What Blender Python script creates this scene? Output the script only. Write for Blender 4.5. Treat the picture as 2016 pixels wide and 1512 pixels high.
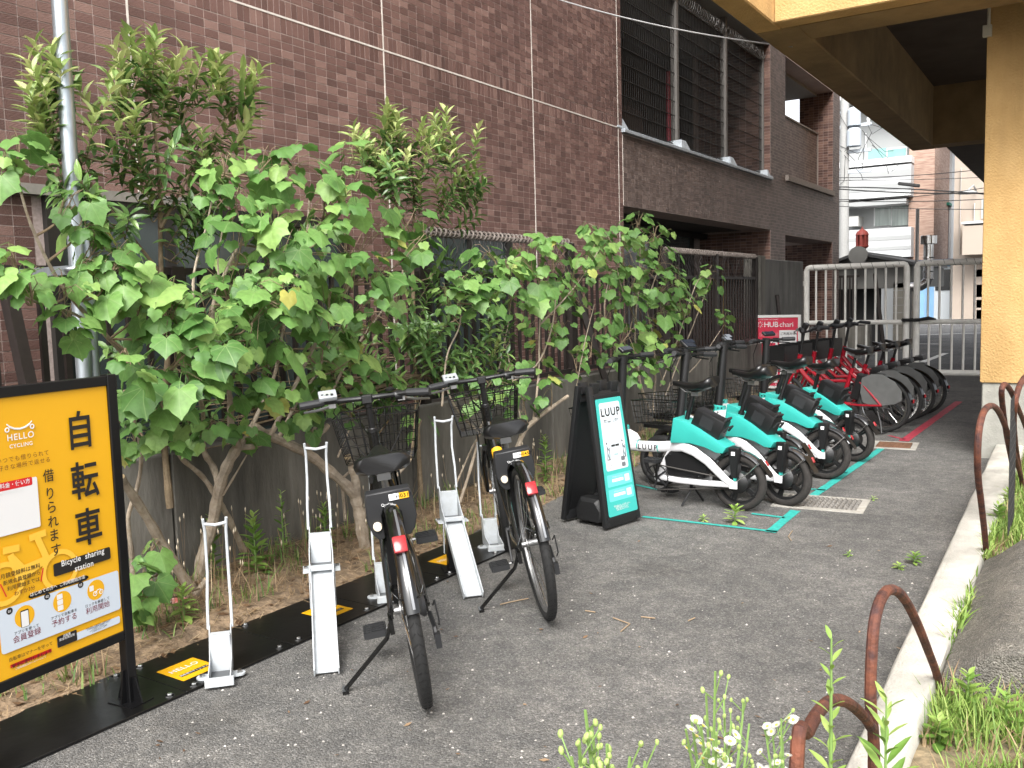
import bpy, bmesh, math, random
from mathutils import Matrix, Vector, Euler, noise
R = math.radians
scene = bpy.context.scene
for o in list(bpy.data.objects): bpy.data.objects.remove(o)
COL = scene.collection
rng = random.Random(7)

# ---------------------------------------------------------------- camera
F_PX, PITCH, ROLL, YAW, CAM_H = 1779.0, R(5.4256), R(1.6035), R(32.512), 1.36
FW = Vector((-math.sin(YAW)*math.cos(PITCH), math.cos(YAW)*math.cos(PITCH), -math.sin(PITCH)))
R0 = Vector((math.cos(YAW), math.sin(YAW), 0)); U0 = R0.cross(FW)
CI = math.cos(ROLL)*R0 - math.sin(ROLL)*U0; CJ = math.sin(ROLL)*R0 + math.cos(ROLL)*U0
CAM = Vector((0, 0, CAM_H))
cd = bpy.data.cameras.new('camera'); cam = bpy.data.objects.new('camera', cd); COL.objects.link(cam)
cd.sensor_width = 36; cd.lens = F_PX/2016*36; cd.clip_start = .05; cd.clip_end = 900
m3 = Matrix((CI, CJ, -FW)).transposed()
cam.matrix_world = Matrix.Translation(CAM) @ m3.to_4x4()
scene.camera = cam
# a photo pixel gives a direction; depth comes from the plane the thing touches
def ray(x, y): return FW + CI*((x-1008)/F_PX) - CJ*((y-756)/F_PX)
def onz(x, y, z=0.): d = ray(x, y); return CAM + d*((z-CAM_H)/d.z)
def onx(x, y, X): d = ray(x, y); return CAM + d*(X/d.x)
def ony(x, y, Y): d = ray(x, y); return CAM + d*(Y/d.y)

# ---------------------------------------------------------------- sky and sun
SUN_EL, SUN_AZ = R(47), R(158)       # azimuth measured from +Y clockwise (towards +X)
w = bpy.data.worlds.new('World'); scene.world = w; w.use_nodes = True
nt = w.node_tree; nt.nodes.clear()
sky = nt.nodes.new('ShaderNodeTexSky'); sky.sky_type = 'NISHITA'; sky.sun_disc = False
sky.sun_elevation = SUN_EL; sky.sun_rotation = SUN_AZ; sky.air_density = 1.0; sky.dust_density = 4.0; sky.ozone_density = 1.0
bw = nt.nodes.new('ShaderNodeRGBToBW'); mx = nt.nodes.new('ShaderNodeMix'); mx.data_type = 'RGBA'; mx.inputs[0].default_value = .86
bg = nt.nodes.new('ShaderNodeBackground'); bg.inputs[1].default_value = .15
ow = nt.nodes.new('ShaderNodeOutputWorld'); L = nt.links
L.new(sky.outputs[0], bw.inputs[0]); L.new(sky.outputs[0], mx.inputs[6]); L.new(bw.outputs[0], mx.inputs[7])
L.new(mx.outputs[2], bg.inputs[0]); L.new(bg.outputs[0], ow.inputs[0])
sd = bpy.data.lights.new('sun', 'SUN'); sd.energy = 1.1; sd.angle = R(24); sd.color = (1, .96, .9)
so = bpy.data.objects.new('sun', sd); COL.objects.link(so)
sdir = Vector((math.sin(SUN_AZ)*math.cos(SUN_EL), math.cos(SUN_AZ)*math.cos(SUN_EL), math.sin(SUN_EL)))
so.rotation_euler = sdir.to_track_quat('Z', 'Y').to_euler(); so.location = (6, -8, 14)
vs = scene.view_settings; vs.view_transform = 'Standard'; vs.look = 'None'; vs.exposure = 1.68; vs.gamma = 1; vs.use_curve_mapping = False
try:
    scene.cycles.max_bounces = 7; scene.cycles.diffuse_bounces = 4; scene.cycles.glossy_bounces = 3; scene.cycles.transparent_max_bounces = 8
    scene.cycles.caustics_reflective = False; scene.cycles.caustics_refractive = False
except Exception: pass

# ---------------------------------------------------------------- materials
MATS = {}
def rgb(h):
    h = h.lstrip('#'); c = [int(h[i:i+2], 16)/255 for i in (0, 2, 4)]
    return tuple((x/12.92 if x <= .04045 else ((x+.055)/1.055)**2.4) for x in c)
def mat(name, col=(.5, .5, .5), rough=.6, metal=0., var=0., vscale=30., bump=0., bscale=80., spec=.5, col2=None, coat=0., trans=0., emit=None, rnd=0., rndcols=None, island=False, detail=4., stretch=None, sss=0., stain=None):
    """Principled material: noise colour mix (col->col2), value variation, random per object/island, noise bump."""
    if name in MATS: return MATS[name]
    m = bpy.data.materials.new(name); m.use_nodes = True; n = m.node_tree.nodes; l = m.node_tree.links
    b = n['Principled BSDF']; b.inputs['Roughness'].default_value = rough; b.inputs['Metallic'].default_value = metal
    b.inputs['Specular IOR Level'].default_value = spec; b.inputs['Base Color'].default_value = (*col, 1)
    if coat: b.inputs['Coat Weight'].default_value = coat; b.inputs['Coat Roughness'].default_value = .08
    if trans: b.inputs['Transmission Weight'].default_value = trans
    if emit: b.inputs['Emission Color'].default_value = (*emit[0], 1); b.inputs['Emission Strength'].default_value = emit[1]
    out = None
    if col2 or var or bump:
        tc = n.new('ShaderNodeTexCoord'); vec = tc.outputs['Object']
        if stretch:
            mp = n.new('ShaderNodeMapping'); mp.inputs['Scale'].default_value = stretch; l.new(vec, mp.inputs[0]); vec = mp.outputs[0]
    if rndcols:
        rp = n.new('ShaderNodeValToRGB'); els = rp.color_ramp.elements
        while len(els) < len(rndcols): els.new(.5)
        for i, (p, c) in enumerate(rndcols): els[i].position = p; els[i].color = (*c, 1)
        if island: g = n.new('ShaderNodeNewGeometry'); l.new(g.outputs['Random Per Island'], rp.inputs[0])
        else: g = n.new('ShaderNodeObjectInfo'); l.new(g.outputs['Random'], rp.inputs[0])
        out = rp.outputs[0]
    if col2:
        t = n.new('ShaderNodeTexNoise'); t.inputs['Scale'].default_value = vscale; t.inputs['Detail'].default_value = detail; t.inputs['Roughness'].default_value = .62; l.new(vec, t.inputs[0])
        rp = n.new('ShaderNodeValToRGB'); rp.color_ramp.elements[0].position = .36; rp.color_ramp.elements[1].position = .64
        rp.color_ramp.elements[0].color = (*col, 1); rp.color_ramp.elements[1].color = (*col2, 1); l.new(t.outputs[0], rp.inputs[0])
        if out is None: out = rp.outputs[0]
        else:
            mm = n.new('ShaderNodeMix'); mm.data_type = 'RGBA'; mm.inputs[0].default_value = .35; l.new(out, mm.inputs[6]); l.new(rp.outputs[0], mm.inputs[7]); out = mm.outputs[2]
    if var:
        t = n.new('ShaderNodeTexNoise'); t.inputs['Scale'].default_value = vscale*(.37 if col2 else 1); t.inputs['Detail'].default_value = detail; l.new(vec, t.inputs[0])
        mr = n.new('ShaderNodeMapRange'); mr.inputs[1].default_value = .3; mr.inputs[2].default_value = .7; mr.inputs[3].default_value = 1-var; mr.inputs[4].default_value = 1+var; l.new(t.outputs[0], mr.inputs[0])
        mm = n.new('ShaderNodeMix'); mm.data_type = 'RGBA'; mm.blend_type = 'MULTIPLY'; mm.inputs[0].default_value = 1
        if out: l.new(out, mm.inputs[6])
        else: mm.inputs[6].default_value = (*col, 1)
        l.new(mr.outputs[0], mm.inputs[7]); out = mm.outputs[2]
    if rnd:
        g = n.new('ShaderNodeObjectInfo') if not island else n.new('ShaderNodeNewGeometry')
        mr = n.new('ShaderNodeMapRange'); mr.inputs[3].default_value = 1-rnd; mr.inputs[4].default_value = 1+rnd; l.new(g.outputs['Random' if not island else 'Random Per Island'], mr.inputs[0])
        mm = n.new('ShaderNodeMix'); mm.data_type = 'RGBA'; mm.blend_type = 'MULTIPLY'; mm.inputs[0].default_value = 1
        if out: l.new(out, mm.inputs[6])
        else: mm.inputs[6].default_value = (*col, 1)
        l.new(mr.outputs[0], mm.inputs[7]); out = mm.outputs[2]
    if stain:   # weather streaks and soiling, fixed in the world
        ge = n.new('ShaderNodeNewGeometry'); mp = n.new('ShaderNodeMapping'); mp.inputs['Scale'].default_value = stain[1]; l.new(ge.outputs['Position'], mp.inputs[0])
        t = n.new('ShaderNodeTexNoise'); t.inputs['Scale'].default_value = 1; t.inputs['Detail'].default_value = 9; t.inputs['Roughness'].default_value = .65; l.new(mp.outputs[0], t.inputs[0])
        mr = n.new('ShaderNodeMapRange'); mr.inputs[1].default_value = .32; mr.inputs[2].default_value = .68; mr.inputs[3].default_value = 1-stain[0]; mr.inputs[4].default_value = 1+stain[0]; l.new(t.outputs[0], mr.inputs[0])
        mm = n.new('ShaderNodeMix'); mm.data_type = 'RGBA'; mm.blend_type = 'MULTIPLY'; mm.inputs[0].default_value = 1
        if out: l.new(out, mm.inputs[6])
        else: mm.inputs[6].default_value = (*col, 1)
        l.new(mr.outputs[0], mm.inputs[7]); out = mm.outputs[2]
    if out: l.new(out, b.inputs['Base Color'])
    if bump:
        t = n.new('ShaderNodeTexNoise'); t.inputs['Scale'].default_value = bscale; t.inputs['Detail'].default_value = 5; l.new(vec, t.inputs[0])
        bp = n.new('ShaderNodeBump'); bp.inputs['Strength'].default_value = min(1, bump); bp.inputs['Distance'].default_value = .01; l.new(t.outputs[0], bp.inputs['Height']); l.new(bp.outputs[0], b.inputs['Normal'])
    if sss:   # leaf: add translucency
        tr = n.new('ShaderNodeBsdfTranslucent'); ms = n.new('ShaderNodeMixShader'); ms.inputs[0].default_value = sss
        if out: l.new(out, tr.inputs[0])
        else: tr.inputs[0].default_value = (*col, 1)
        l.new(b.outputs[0], ms.inputs[1]); l.new(tr.outputs[0], ms.inputs[2]); l.new(ms.outputs[0], n['Material Output'].inputs[0])
    MATS[name] = m; return m

# ---------------------------------------------------------------- mesh builder
class MB:
    def __init__(s): s.v = []; s.f = []; s.M = None
    def add(s, vs, fs):
        b = len(s.v)
        if s.M is not None: vs = [s.M @ Vector(p) for p in vs]
        s.v.extend([tuple(p) for p in vs]); s.f.extend([tuple(i+b for i in f) for f in fs]); return s
    def bx(s, x0, x1, y0, y1, z0, z1):
        x0, x1 = min(x0, x1), max(x0, x1); y0, y1 = min(y0, y1), max(y0, y1); z0, z1 = min(z0, z1), max(z0, z1)
        return s.add([(x0,y0,z0),(x1,y0,z0),(x1,y1,z0),(x0,y1,z0),(x0,y0,z1),(x1,y0,z1),(x1,y1,z1),(x0,y1,z1)],
                     [(0,3,2,1),(4,5,6,7),(0,1,5,4),(1,2,6,5),(2,3,7,6),(3,0,4,7)])
    def box(s, c, size, rot=None):
        hx, hy, hz = [a/2 for a in size]; q = Matrix.Identity(3) if rot is None else Euler(rot).to_matrix(); c = Vector(c)
        P = [c + q @ Vector(p) for p in [(-hx,-hy,-hz),(hx,-hy,-hz),(hx,hy,-hz),(-hx,hy,-hz),(-hx,-hy,hz),(hx,-hy,hz),(hx,hy,hz),(-hx,hy,hz)]]
        return s.add(P, [(0,3,2,1),(4,5,6,7),(0,1,5,4),(1,2,6,5),(2,3,7,6),(3,0,4,7)])
    def bar(s, a, b, w, h, up=(0,0,1)):
        """rectangular bar from a to b, w sideways, h along up"""
        a = Vector(a); b = Vector(b); d = (b-a).normalized(); u = Vector(up); sd_ = d.cross(u)
        if sd_.length < 1e-4: sd_ = d.cross(Vector((1, 0, 0)))
        sd_.normalize(); u = sd_.cross(d); P = []
        for q in (a, b):
            for i, j in ((-1,-1),(1,-1),(1,1),(-1,1)): P.append(q + sd_*(i*w/2) + u*(j*h/2))
        return s.add(P, [(3,2,1,0),(4,5,6,7),(0,1,5,4),(1,2,6,5),(2,3,7,6),(3,0,4,7)])
    def tube(s, pts, r, n=8, cap=True):
        pts = [Vector(p) for p in pts]; k = len(pts); rr = r if isinstance(r, (list, tuple)) else [r]*k
        vs = []; prev = None
        for i in range(k):
            d = (pts[min(i+1, k-1)]-pts[max(i-1, 0)])
            d = d.normalized() if d.length > 1e-9 else Vector((0,0,1))
            if prev is None:
                a = Vector((0,0,1)) if abs(d.z) < .9 else Vector((1,0,0)); u = d.cross(a).normalized()
            else:
                u = prev - d*prev.dot(d)
                u = u.normalized() if u.length > 1e-6 else d.orthogonal().normalized()
            prev = u; w_ = d.cross(u)
            for j in range(n):
                t = 2*math.pi*j/n; vs.append(pts[i] + (u*math.cos(t)+w_*math.sin(t))*rr[i])
        fs = [(i*n+j, i*n+(j+1) % n, (i+1)*n+(j+1) % n, (i+1)*n+j) for i in range(k-1) for j in range(n)]
        if cap: fs += [tuple(range(n-1, -1, -1)), tuple(range((k-1)*n, k*n))]
        return s.add(vs, fs)
    def cyl(s, a, b, r, r2=None, n=12): return s.tube([a, b], [r, r if r2 is None else r2], n)
    def prism(s, pts, vec):
        k = len(pts); vec = Vector(vec); P = [Vector(p) for p in pts]; P = P + [p+vec for p in P]
        return s.add(P, [tuple(range(k-1, -1, -1)), tuple(range(k, 2*k))] + [(i, (i+1) % k, (i+1) % k+k, i+k) for i in range(k)])
    def lathe(s, prof, c, axis='y', n=24, closed=False):
        c = Vector(c); vs = []; k = len(prof)
        for (r, h) in prof:
            for j in range(n):
                t = 2*math.pi*j/n; a, b = r*math.cos(t), r*math.sin(t)
                vs.append(c + Vector({'x': (h, a, b), 'y': (a, h, b), 'z': (a, b, h)}[axis]))
        rng_ = range(k if closed else k-1)
        fs = [(i*n+j, i*n+(j+1) % n, ((i+1) % k)*n+(j+1) % n, ((i+1) % k)*n+j) for i in rng_ for j in range(n)]
        return s.add(vs, fs)
    def torus(s, c, R_, r, axis='y', n=32, m=8):
        return s.lathe([(R_+r*math.cos(2*math.pi*i/m), r*math.sin(2*math.pi*i/m)) for i in range(m)], c, axis, n, True)
    def loft(s, rings, cap=True, closed=True):
        k = len(rings[0]); vs = [p for r in rings for p in r]; N = k if closed else k-1
        fs = [(i*k+j, i*k+(j+1) % k, (i+1)*k+(j+1) % k, (i+1)*k+j) for i in range(len(rings)-1) for j in range(N)]
        if cap and closed: fs += [tuple(range(k-1, -1, -1)), tuple(range((len(rings)-1)*k, len(rings)*k))]
        return s.add(vs, fs)
    def quad(s, *P): return s.add(P, [tuple(range(len(P)))])
    def mesh(s, name, m=None, bevel=0., smooth=35, seg=1):
        me = bpy.data.meshes.new(name); me.from_pydata(s.v, [], s.f)
        if bevel or True:
            bm = bmesh.new(); bm.from_mesh(me); bmesh.ops.recalc_face_normals(bm, faces=bm.faces)
            if bevel: 
                es = [e for e in bm.edges if len(e.link_faces) == 2 and e.calc_face_angle(0) > R(30)]
                bmesh.ops.bevel(bm, geom=es, offset=bevel, segments=seg, affect='EDGES', profile=.6, clamp_overlap=True)
            bm.to_mesh(me); bm.free()
        if smooth:
            me.shade_smooth(); me.set_sharp_from_angle(angle=R(smooth))
        if m: me.materials.append(m)
        return me
    def build(s, name, m=None, parent=None, **kw):
        return obj(name, s.mesh(name, m, **kw), parent)
def obj(name, me, parent=None, loc=None, rot=None, scale=None, M=None):
    o = bpy.data.objects.new(name, me); COL.objects.link(o)
    if M is not None: o.matrix_basis = M
    if loc is not None: o.location = loc
    if rot is not None: o.rotation_euler = rot
    if scale is not None: o.scale = scale
    if parent is not None:
        o.parent = parent
        if parent.get('_w'): o.matrix_parent_inverse = parent['_inv'] if False else Matrix(INV[parent.name])
    return o
INV = {}
def tag(o, label=None, cat=None, group=None, kind=None):
    if label: o['label'] = label
    if cat: o['category'] = cat
    if group: o['group'] = group
    if kind: o['kind'] = kind
    return o
def thing(name, label, cat, loc=(0,0,0), rz=0., group=None, world=False, rot=None):
    """Empty at the thing's base; world=True: children are modelled in world coordinates."""
    o = bpy.data.objects.new(name, None); COL.objects.link(o); o.empty_display_size = .1
    o.rotation_mode = 'XYZ'; o.location = loc; o.rotation_euler = rot if rot else (0, 0, rz); tag(o, label, cat, group)
    if world:
        M = Matrix.Translation(Vector(loc)) @ o.rotation_euler.to_matrix().to_4x4(); INV[o.name] = [list(r) for r in M.inverted()]; o['_w'] = 1
    return o
def struct(name, mb, m, parent=None, **kw):
    o = mb.build(name, m, parent, **kw)
    if parent is None: o['kind'] = 'structure'
    return o
def copy_tree(o, parent=None):
    c = o.copy(); COL.objects.link(c); c.parent = parent
    for ch in list(CH.get(o.name, o.children)): copy_tree(ch, c)
    return c
CH = {}
# ---------------------------------------------------------------- lettering (flat meshes from the built-in font)
_tc = bpy.data.curves.new('lettering', 'FONT'); _to = bpy.data.objects.new('lettering', _tc); COL.objects.link(_to)
_tcache = {}
def text_mesh(body, size=1., m=None, bold=0., spacing=1., align='LEFT', line=1.):
    key = (body, bold, spacing, align, line)
    if key not in _tcache:
        _tc.body = body; _tc.size = 1; _tc.offset = bold; _tc.space_character = spacing; _tc.align_x = align; _tc.align_y = 'CENTER'; _tc.space_line = line; _tc.resolution_u = 3
        d = bpy.context.evaluated_depsgraph_get(); d.update()
        _tcache[key] = bpy.data.meshes.new_from_object(_to.evaluated_get(d))
    me = _tcache[key].copy(); me.name = 'lettering'; me.materials.clear()
    if m: me.materials.append(m)
    me.transform(Matrix.Scale(size, 4)); return me
_allmb = []
# ================================================================ ground
def asphalt_mat(name, base, speck):
    m = bpy.data.materials.new(name); m.use_nodes = True; n = m.node_tree.nodes; l = m.node_tree.links; b = n['Principled BSDF']
    tc = n.new('ShaderNodeTexCoord')
    def noise_(sc, det=4, rough=.6):
        t = n.new('ShaderNodeTexNoise'); t.inputs['Scale'].default_value = sc; t.inputs['Detail'].default_value = det; t.inputs['Roughness'].default_value = rough; l.new(tc.outputs['Object'], t.inputs[0]); return t
    def ramp(src, stops):
        r = n.new('ShaderNodeValToRGB'); e = r.color_ramp.elements
        while len(e) < len(stops): e.new(.5)
        for i, (p, c) in enumerate(stops): e[i].position = p; e[i].color = (*c, 1)
        l.new(src, r.inputs[0]); return r.outputs[0]
    def mix(a, b_, f, mode='MIX'):
        q = n.new('ShaderNodeMix'); q.data_type = 'RGBA'; q.blend_type = mode
        if isinstance(f, float): q.inputs[0].default_value = f
        else: l.new(f, q.inputs[0])
        for s_, i in ((a, 6), (b_, 7)):
            if isinstance(s_, tuple): q.inputs[i].default_value = (*s_, 1)
            else: l.new(s_, q.inputs[i])
        return q.outputs[2]
    v = n.new('ShaderNodeTexVoronoi'); v.inputs['Scale'].default_value = 165; l.new(tc.outputs['Object'], v.inputs[0])
    v2 = n.new('ShaderNodeTexVoronoi'); v2.inputs['Scale'].default_value = 360; l.new(tc.outputs['Object'], v2.inputs[0])
    sep = n.new('ShaderNodeSeparateColor'); l.new(v.outputs['Color'], sep.inputs[0])
    sep2 = n.new('ShaderNodeSeparateColor'); l.new(v2.outputs['Color'], sep2.inputs[0])
    g = ramp(sep.outputs[0], [(0, tuple(x*.55 for x in base)), (.55, base), (.86, tuple(x*1.7 for x in base)), (.975, speck), (1, tuple(min(.6, x*1.7) for x in speck))])
    g2 = ramp(sep2.outputs[0], [(0, tuple(x*.5 for x in base)), (.7, tuple(x*1.25 for x in base)), (1, speck)])
    c = mix(g, g2, .45)
    wear = ramp(noise_(1.3, 6).outputs[0], [(.3, (.72,.72,.71)), (.7, (1.22,1.2,1.17))]); c = mix(c, wear, 1., 'MULTIPLY')
    dirt = ramp(noise_(9, 8, .75).outputs[0], [(.42, (.8,.8,.8)), (.62, (1.15,1.13,1.1))]); c = mix(c, dirt, 1., 'MULTIPLY')
    pale = ramp(noise_(2.7, 10, .7).outputs[0], [(.60, (0,0,0)), (.72, (1,1,1))]); c = mix(c, (.24,.225,.2), mix((0,0,0), pale, .35))
    oil = ramp(noise_(.9, 5, .6).outputs[0], [(.62, (1,1,1)), (.72, (.72,.71,.7))]); c = mix(c, oil, 1., 'MULTIPLY')
    l.new(c, b.inputs['Base Color']); b.inputs['Roughness'].default_value = .88; b.inputs['Specular IOR Level'].default_value = .3
    bp = n.new('ShaderNodeBump'); bp.inputs['Strength'].default_value = .9; bp.inputs['Distance'].default_value = .006; l.new(v.outputs['Distance'], bp.inputs['Height']); bp.invert = True
    l.new(bp.outputs[0], b.inputs['Normal']); MATS[name] = m; return m
asp = asphalt_mat('asphalt', (.125,.124,.122), (.25,.246,.24))
asp2 = asphalt_mat('road_asphalt', (.105,.108,.115), (.28,.28,.28))
g = MB().quad((-220,-120,0),(220,-120,0),(220,380,0),(-220,380,0)); ground = struct('ground', g, asp)
g = MB().quad((-90,15.6,.004),(70,15.6,.004),(70,90,.004),(-90,90,.004)); road = struct('road', g, asp2)
white_paint = mat('road_paint', (.72,.72,.7), .8, var=.25, vscale=25)
def strip(a, b, wd, z, m, name, parent=ground):
    a = Vector((a[0], a[1], z)); b = Vector((b[0], b[1], z)); d = (b-a).normalized(); s_ = Vector((-d.y, d.x, 0))*wd/2
    n_ = max(2, int((b-a).length/.12)); L_ = []; R_ = []
    for i in range(n_+1):
        p = a+(b-a)*i/n_; j = (rng.random()-.5)*wd*.09; L_.append(p+s_*(1+j/wd*2)); R_.append(p-s_*(1+j/wd*1.5))
    mb = MB(); mb.add(L_+R_, [(i, i+1, n_+2+i, n_+1+i) for i in range(n_)]); return mb.build(name, m, parent, smooth=0)
teal_p = mat('teal_tape', (.03,.33,.29), .55, var=.22, vscale=40)
red_p = mat('red_paint', (.36,.035,.06), .7, var=.3, vscale=30)
for (a, b) in (((1265,1018),(1530,1048)), ((1480,1012),(1545,1020)), ((1250,955),(1302,966)), ((1516,1049),(1566,1006)), ((1602,976),(1735,884)), ((1578,962),(1625,966)), ((1640,930),(1668,932))):
    pa, pb = onz(*a), onz(*b); strip(pa, pb, .06 if a[0] in (1516,1602) else .035, .004, teal_p, 'painted_line')
strip(onz(1888,791), onz(1779,869), .08, .004, red_p, 'painted_line'); strip(onz(1790,789), onz(1840,789), .03, .004, red_p, 'painted_line')
strip(onz(1750,858), onz(1782,866), .03, .004, red_p, 'painted_line')
for a, b in (((1700,676),(1850,678)), ((1815,714),(1862,696)), ((1790,660),(1935,656)), ((1840,640),(1960,634))):
    pa, pb = onz(*a), onz(*b); strip(pa, pb, .12, .008, white_paint, 'painted_line', road)

# planting bed along the concrete wall
soil_m = mat('bed_soil', (.12,.085,.055), .95, col2=(.3,.215,.135), vscale=22, var=.35, bump=.9, bscale=60, detail=8)
def bumpy_sheet(x0, x1, y0, y1, zf, nx, ny):
    mb = MB(); vs = []
    for j in range(ny+1):
        for i in range(nx+1):
            x = x0+(x1-x0)*i/nx; y = y0+(y1-y0)*j/ny; vs.append((x, y, zf(x, y)))
    mb.add(vs, [(j*(nx+1)+i, j*(nx+1)+i+1, (j+1)*(nx+1)+i+1, (j+1)*(nx+1)+i) for j in range(ny) for i in range(nx)]); return mb
def bed_z(x, y):
    e = min(1, max(0, (-2.92-x)/.18)); n_ = noise.noise(Vector((x*5, y*5, 1.3)))
    far = min(1, max(0, (5.4-y)/.6))
    return -.012 + e*(.045+.03*n_+.012*noise.noise(Vector((x*17, y*17, 4))))*(.45+.55*far)
bed = struct('planting_bed', bumpy_sheet(-3.78, -2.86, -1.5, 12.2, bed_z, 24, 300), soil_m)
# right hand bed and kerb
def rbed_z(x, y): return .05 + .02*noise.noise(Vector((x*4, y*4, 7))) - .02*max(0, -.3-x)
soil2 = mat('verge_soil', (.11,.09,.055), .95, col2=(.26,.2,.12), vscale=18, var=.3, bump=.9, bscale=50, detail=8)
struct('verge', bumpy_sheet(-.385, 4, -.5, 7.9, rbed_z, 40, 80), soil2)
kerb_m = mat('kerb_paint', (.40,.385,.345), .85, col2=(.48,.465,.42), vscale=7, var=.12, stain=(.22,(6,2.5,6)), bump=.5, bscale=120, detail=8)
mb = MB(); rings = []
N = 46
for i in range(N+1):
    y = .2+(8.05-.2)*i/N; xl = -.505-.013*(y-2.4); j = lambda k: .004*noise.noise(Vector((y*3, k, 0)))+.004*noise.noise(Vector((y*11, k, 5)))
    rings.append([(xl-.012, y, -.02), (xl+j(1), y, .105+j(2)), (xl+.012+j(3), y, .118+j(3)), (-.39+j(4), y, .12+j(4)), (-.378+j(5), y, .11+j(5)), (-.375, y, -.02)])
mb.loft(rings); struct('kerb', mb, kerb_m, smooth=50)
conc_block = asphalt_mat('ramp_concrete', (.145,.138,.124), (.28,.27,.245))
def ramp_ring(y, k):
    z = lambda x, h: h*k+.012*noise.noise(Vector((x*7, y*5, 2)))
    return [(-.367,y,-.02), (-.367,y,z(0,.095)), (-.31,y,z(1,.13)), (-.22,y,z(2,.215)), (-.15,y,z(3,.225)), (.4,y,z(4,.235)), (1.6,y,z(5,.24)), (1.6,y,-.02)]
mb = MB().loft([ramp_ring(3.14,.9), ramp_ring(3.19,1)]+[ramp_ring(3.19+.2*i,1) for i in range(1,7)]+[ramp_ring(4.62,.95), ramp_ring(4.68,.8)])
o = mb.build('concrete_ramp_block', conc_block, smooth=50); tag(o, 'weathered grey concrete block with sloped edge beside the white kerb', 'concrete block')

# cast iron grates
iron = mat('grate_steel', (.2,.19,.175), .6, .4, var=.25, vscale=30, bump=.2)
conc_l = mat('concrete_light', (.27,.255,.225), .9, col2=(.35,.335,.3), vscale=14, var=.15, bump=.4)
dark = mat('dark_void', (.008,.008,.008), .9)
def drain(name, label, cx, cy, w_, d_, rz, kind):
    t = thing(name, label, 'drain cover', (cx, cy, 0), rz)
    mb = MB(); e = .045
    for (a, b, c, d) in ((-w_/2-e, w_/2+e, -d_/2-e, -d_/2), (-w_/2-e, w_/2+e, d_/2, d_/2+e), (-w_/2-e, -w_/2, -d_/2, d_/2), (w_/2, w_/2+e, -d_/2, d_/2)): mb.bx(a, b, c, d, -.02, .007)
    mb.build('frame', conc_l, t)
    if kind == 'grid':
        MB().quad((-w_/2,-d_/2,.0035),(w_/2,-d_/2,.0035),(w_/2,d_/2,.0035),(-w_/2,d_/2,.0035)).build('pit', dark, t)
        nx, ny = 16, 5
        for i in range(nx):
            for j in range(ny):
                x = -w_/2+(i+.5)*w_/nx; y = -d_/2+(j+.5)*d_/ny; hx, hy = w_/nx*.5-.0006, d_/ny*.5-.0006
                mb = MB().add([(x-hx,y-hy,.004),(x+hx,y-hy,.004),(x+hx,y+hy,.004),(x-hx,y+hy,.004),(x,y,.02)], [(0,1,4),(1,2,4),(2,3,4),(3,0,4),(3,2,1,0)])
                mb.build('stud', iron, t, smooth=0)
    else:
        MB().bx(-w_/2+.006, w_/2-.006, -d_/2+.006, d_/2-.006, -.01, .009).build('lid', mat('rusty_lid', (.12,.06,.035), .85, .2, col2=(.2,.1,.055), vscale=40, bump=.5), t, bevel=.002)
        mb = MB()
        for i in range(9): mb.bx(-w_/2+.02+i*(w_-.04)/8-.004, -w_/2+.02+i*(w_-.04)/8+.004, -d_/2+.03, d_/2-.03, .009, .012)
        mb.build('rib', MATS['rusty_lid'], t)
    return t
drain('drain_grate', 'galvanised drain grate with raised pyramid studs in the asphalt beside the bicycles', -1.40, 5.83, .46, .3, R(4), 'grid')
drain('drain_cover', 'rusty brown rectangular drain lid in a concrete frame beside the red line', -1.375, 8.27, .28, .3, R(4), 'lid')
# ================================================================ tiled building
WX = -4.36
ramp_t = [(0, (.078,.036,.029)), (.25, (.118,.057,.046)), (.55, (.155,.079,.065)), (.8, (.20,.112,.092)), (1, (.275,.165,.136))]
tile_m = mat('wall_tile', (.11,.062,.054), .55, rndcols=ramp_t, col2=(.15,.096,.083), vscale=90, bump=.5, bscale=170, stain=(.2, (1.2,.9,.35)))
tile_ms = mat('wall_tile_joined', (.11,.062,.054), .55, rndcols=ramp_t, island=True, col2=(.15,.096,.083), vscale=90, bump=.5, bscale=170, stain=(.2, (1.2,.9,.35)))
ramp_r = [(0, (.08,.04,.032)), (.5, (.145,.078,.06)), (1, (.22,.13,.10))]
tile_mr = mat('jamb_tile', (.12,.06,.045), .6, rndcols=ramp_r, island=True, bump=.4, bscale=170, var=.1, stain=(.2, (1.2,.9,.35)))
ramp_g = [(0, (.088,.06,.051)), (.5, (.125,.088,.075)), (1, (.178,.132,.114))]
tile_mg = mat('spandrel_tile', (.09,.065,.06), .5, rndcols=ramp_g, island=True, bump=.4, bscale=170, var=.1, stain=(.2, (1.2,.9,.35)))
grout = mat('grout', (.42,.34,.31), .9, var=.2, vscale=60, stain=(.2, (1.2,.9,.35)))
bt = thing('tiled_apartment_building', 'brown tiled apartment building with barred openings behind the shrubs', 'building', (WX, 9, 0), world=True)
wall = MB().bx(WX-.4, WX-.0025, -2.5, 9.236, -.05, 8.2)
wall.bx(WX-.4, WX-.0025, 9.236, 14.75, 2.345, 3.13)
wall.bx(WX-1.3, WX-.0025, 14.75, 15.6, -.05, 8.2)
wall.bx(WX-.6, WX-.0025, 15.6, 18.98, 2.3, 3.2)
wall.bx(WX-1.3, WX-.0025, 18.98, 19.55, -.05, 3.2); wall.bx(WX-.66, WX-.0025, 18.98, 19.55, 3.2, 8.2)
wall.bx(WX-.3-.12, WX-.3-.0025, 15.6, 18.98, 3.2, 4.45)
wall.bx(WX-1.3, WX-.0025, 9.236, 14.75, 5.3, 8.2); wall.bx(WX-1.3, WX-.0025, 15.6, 18.98, 5.25, 8.2)
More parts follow.
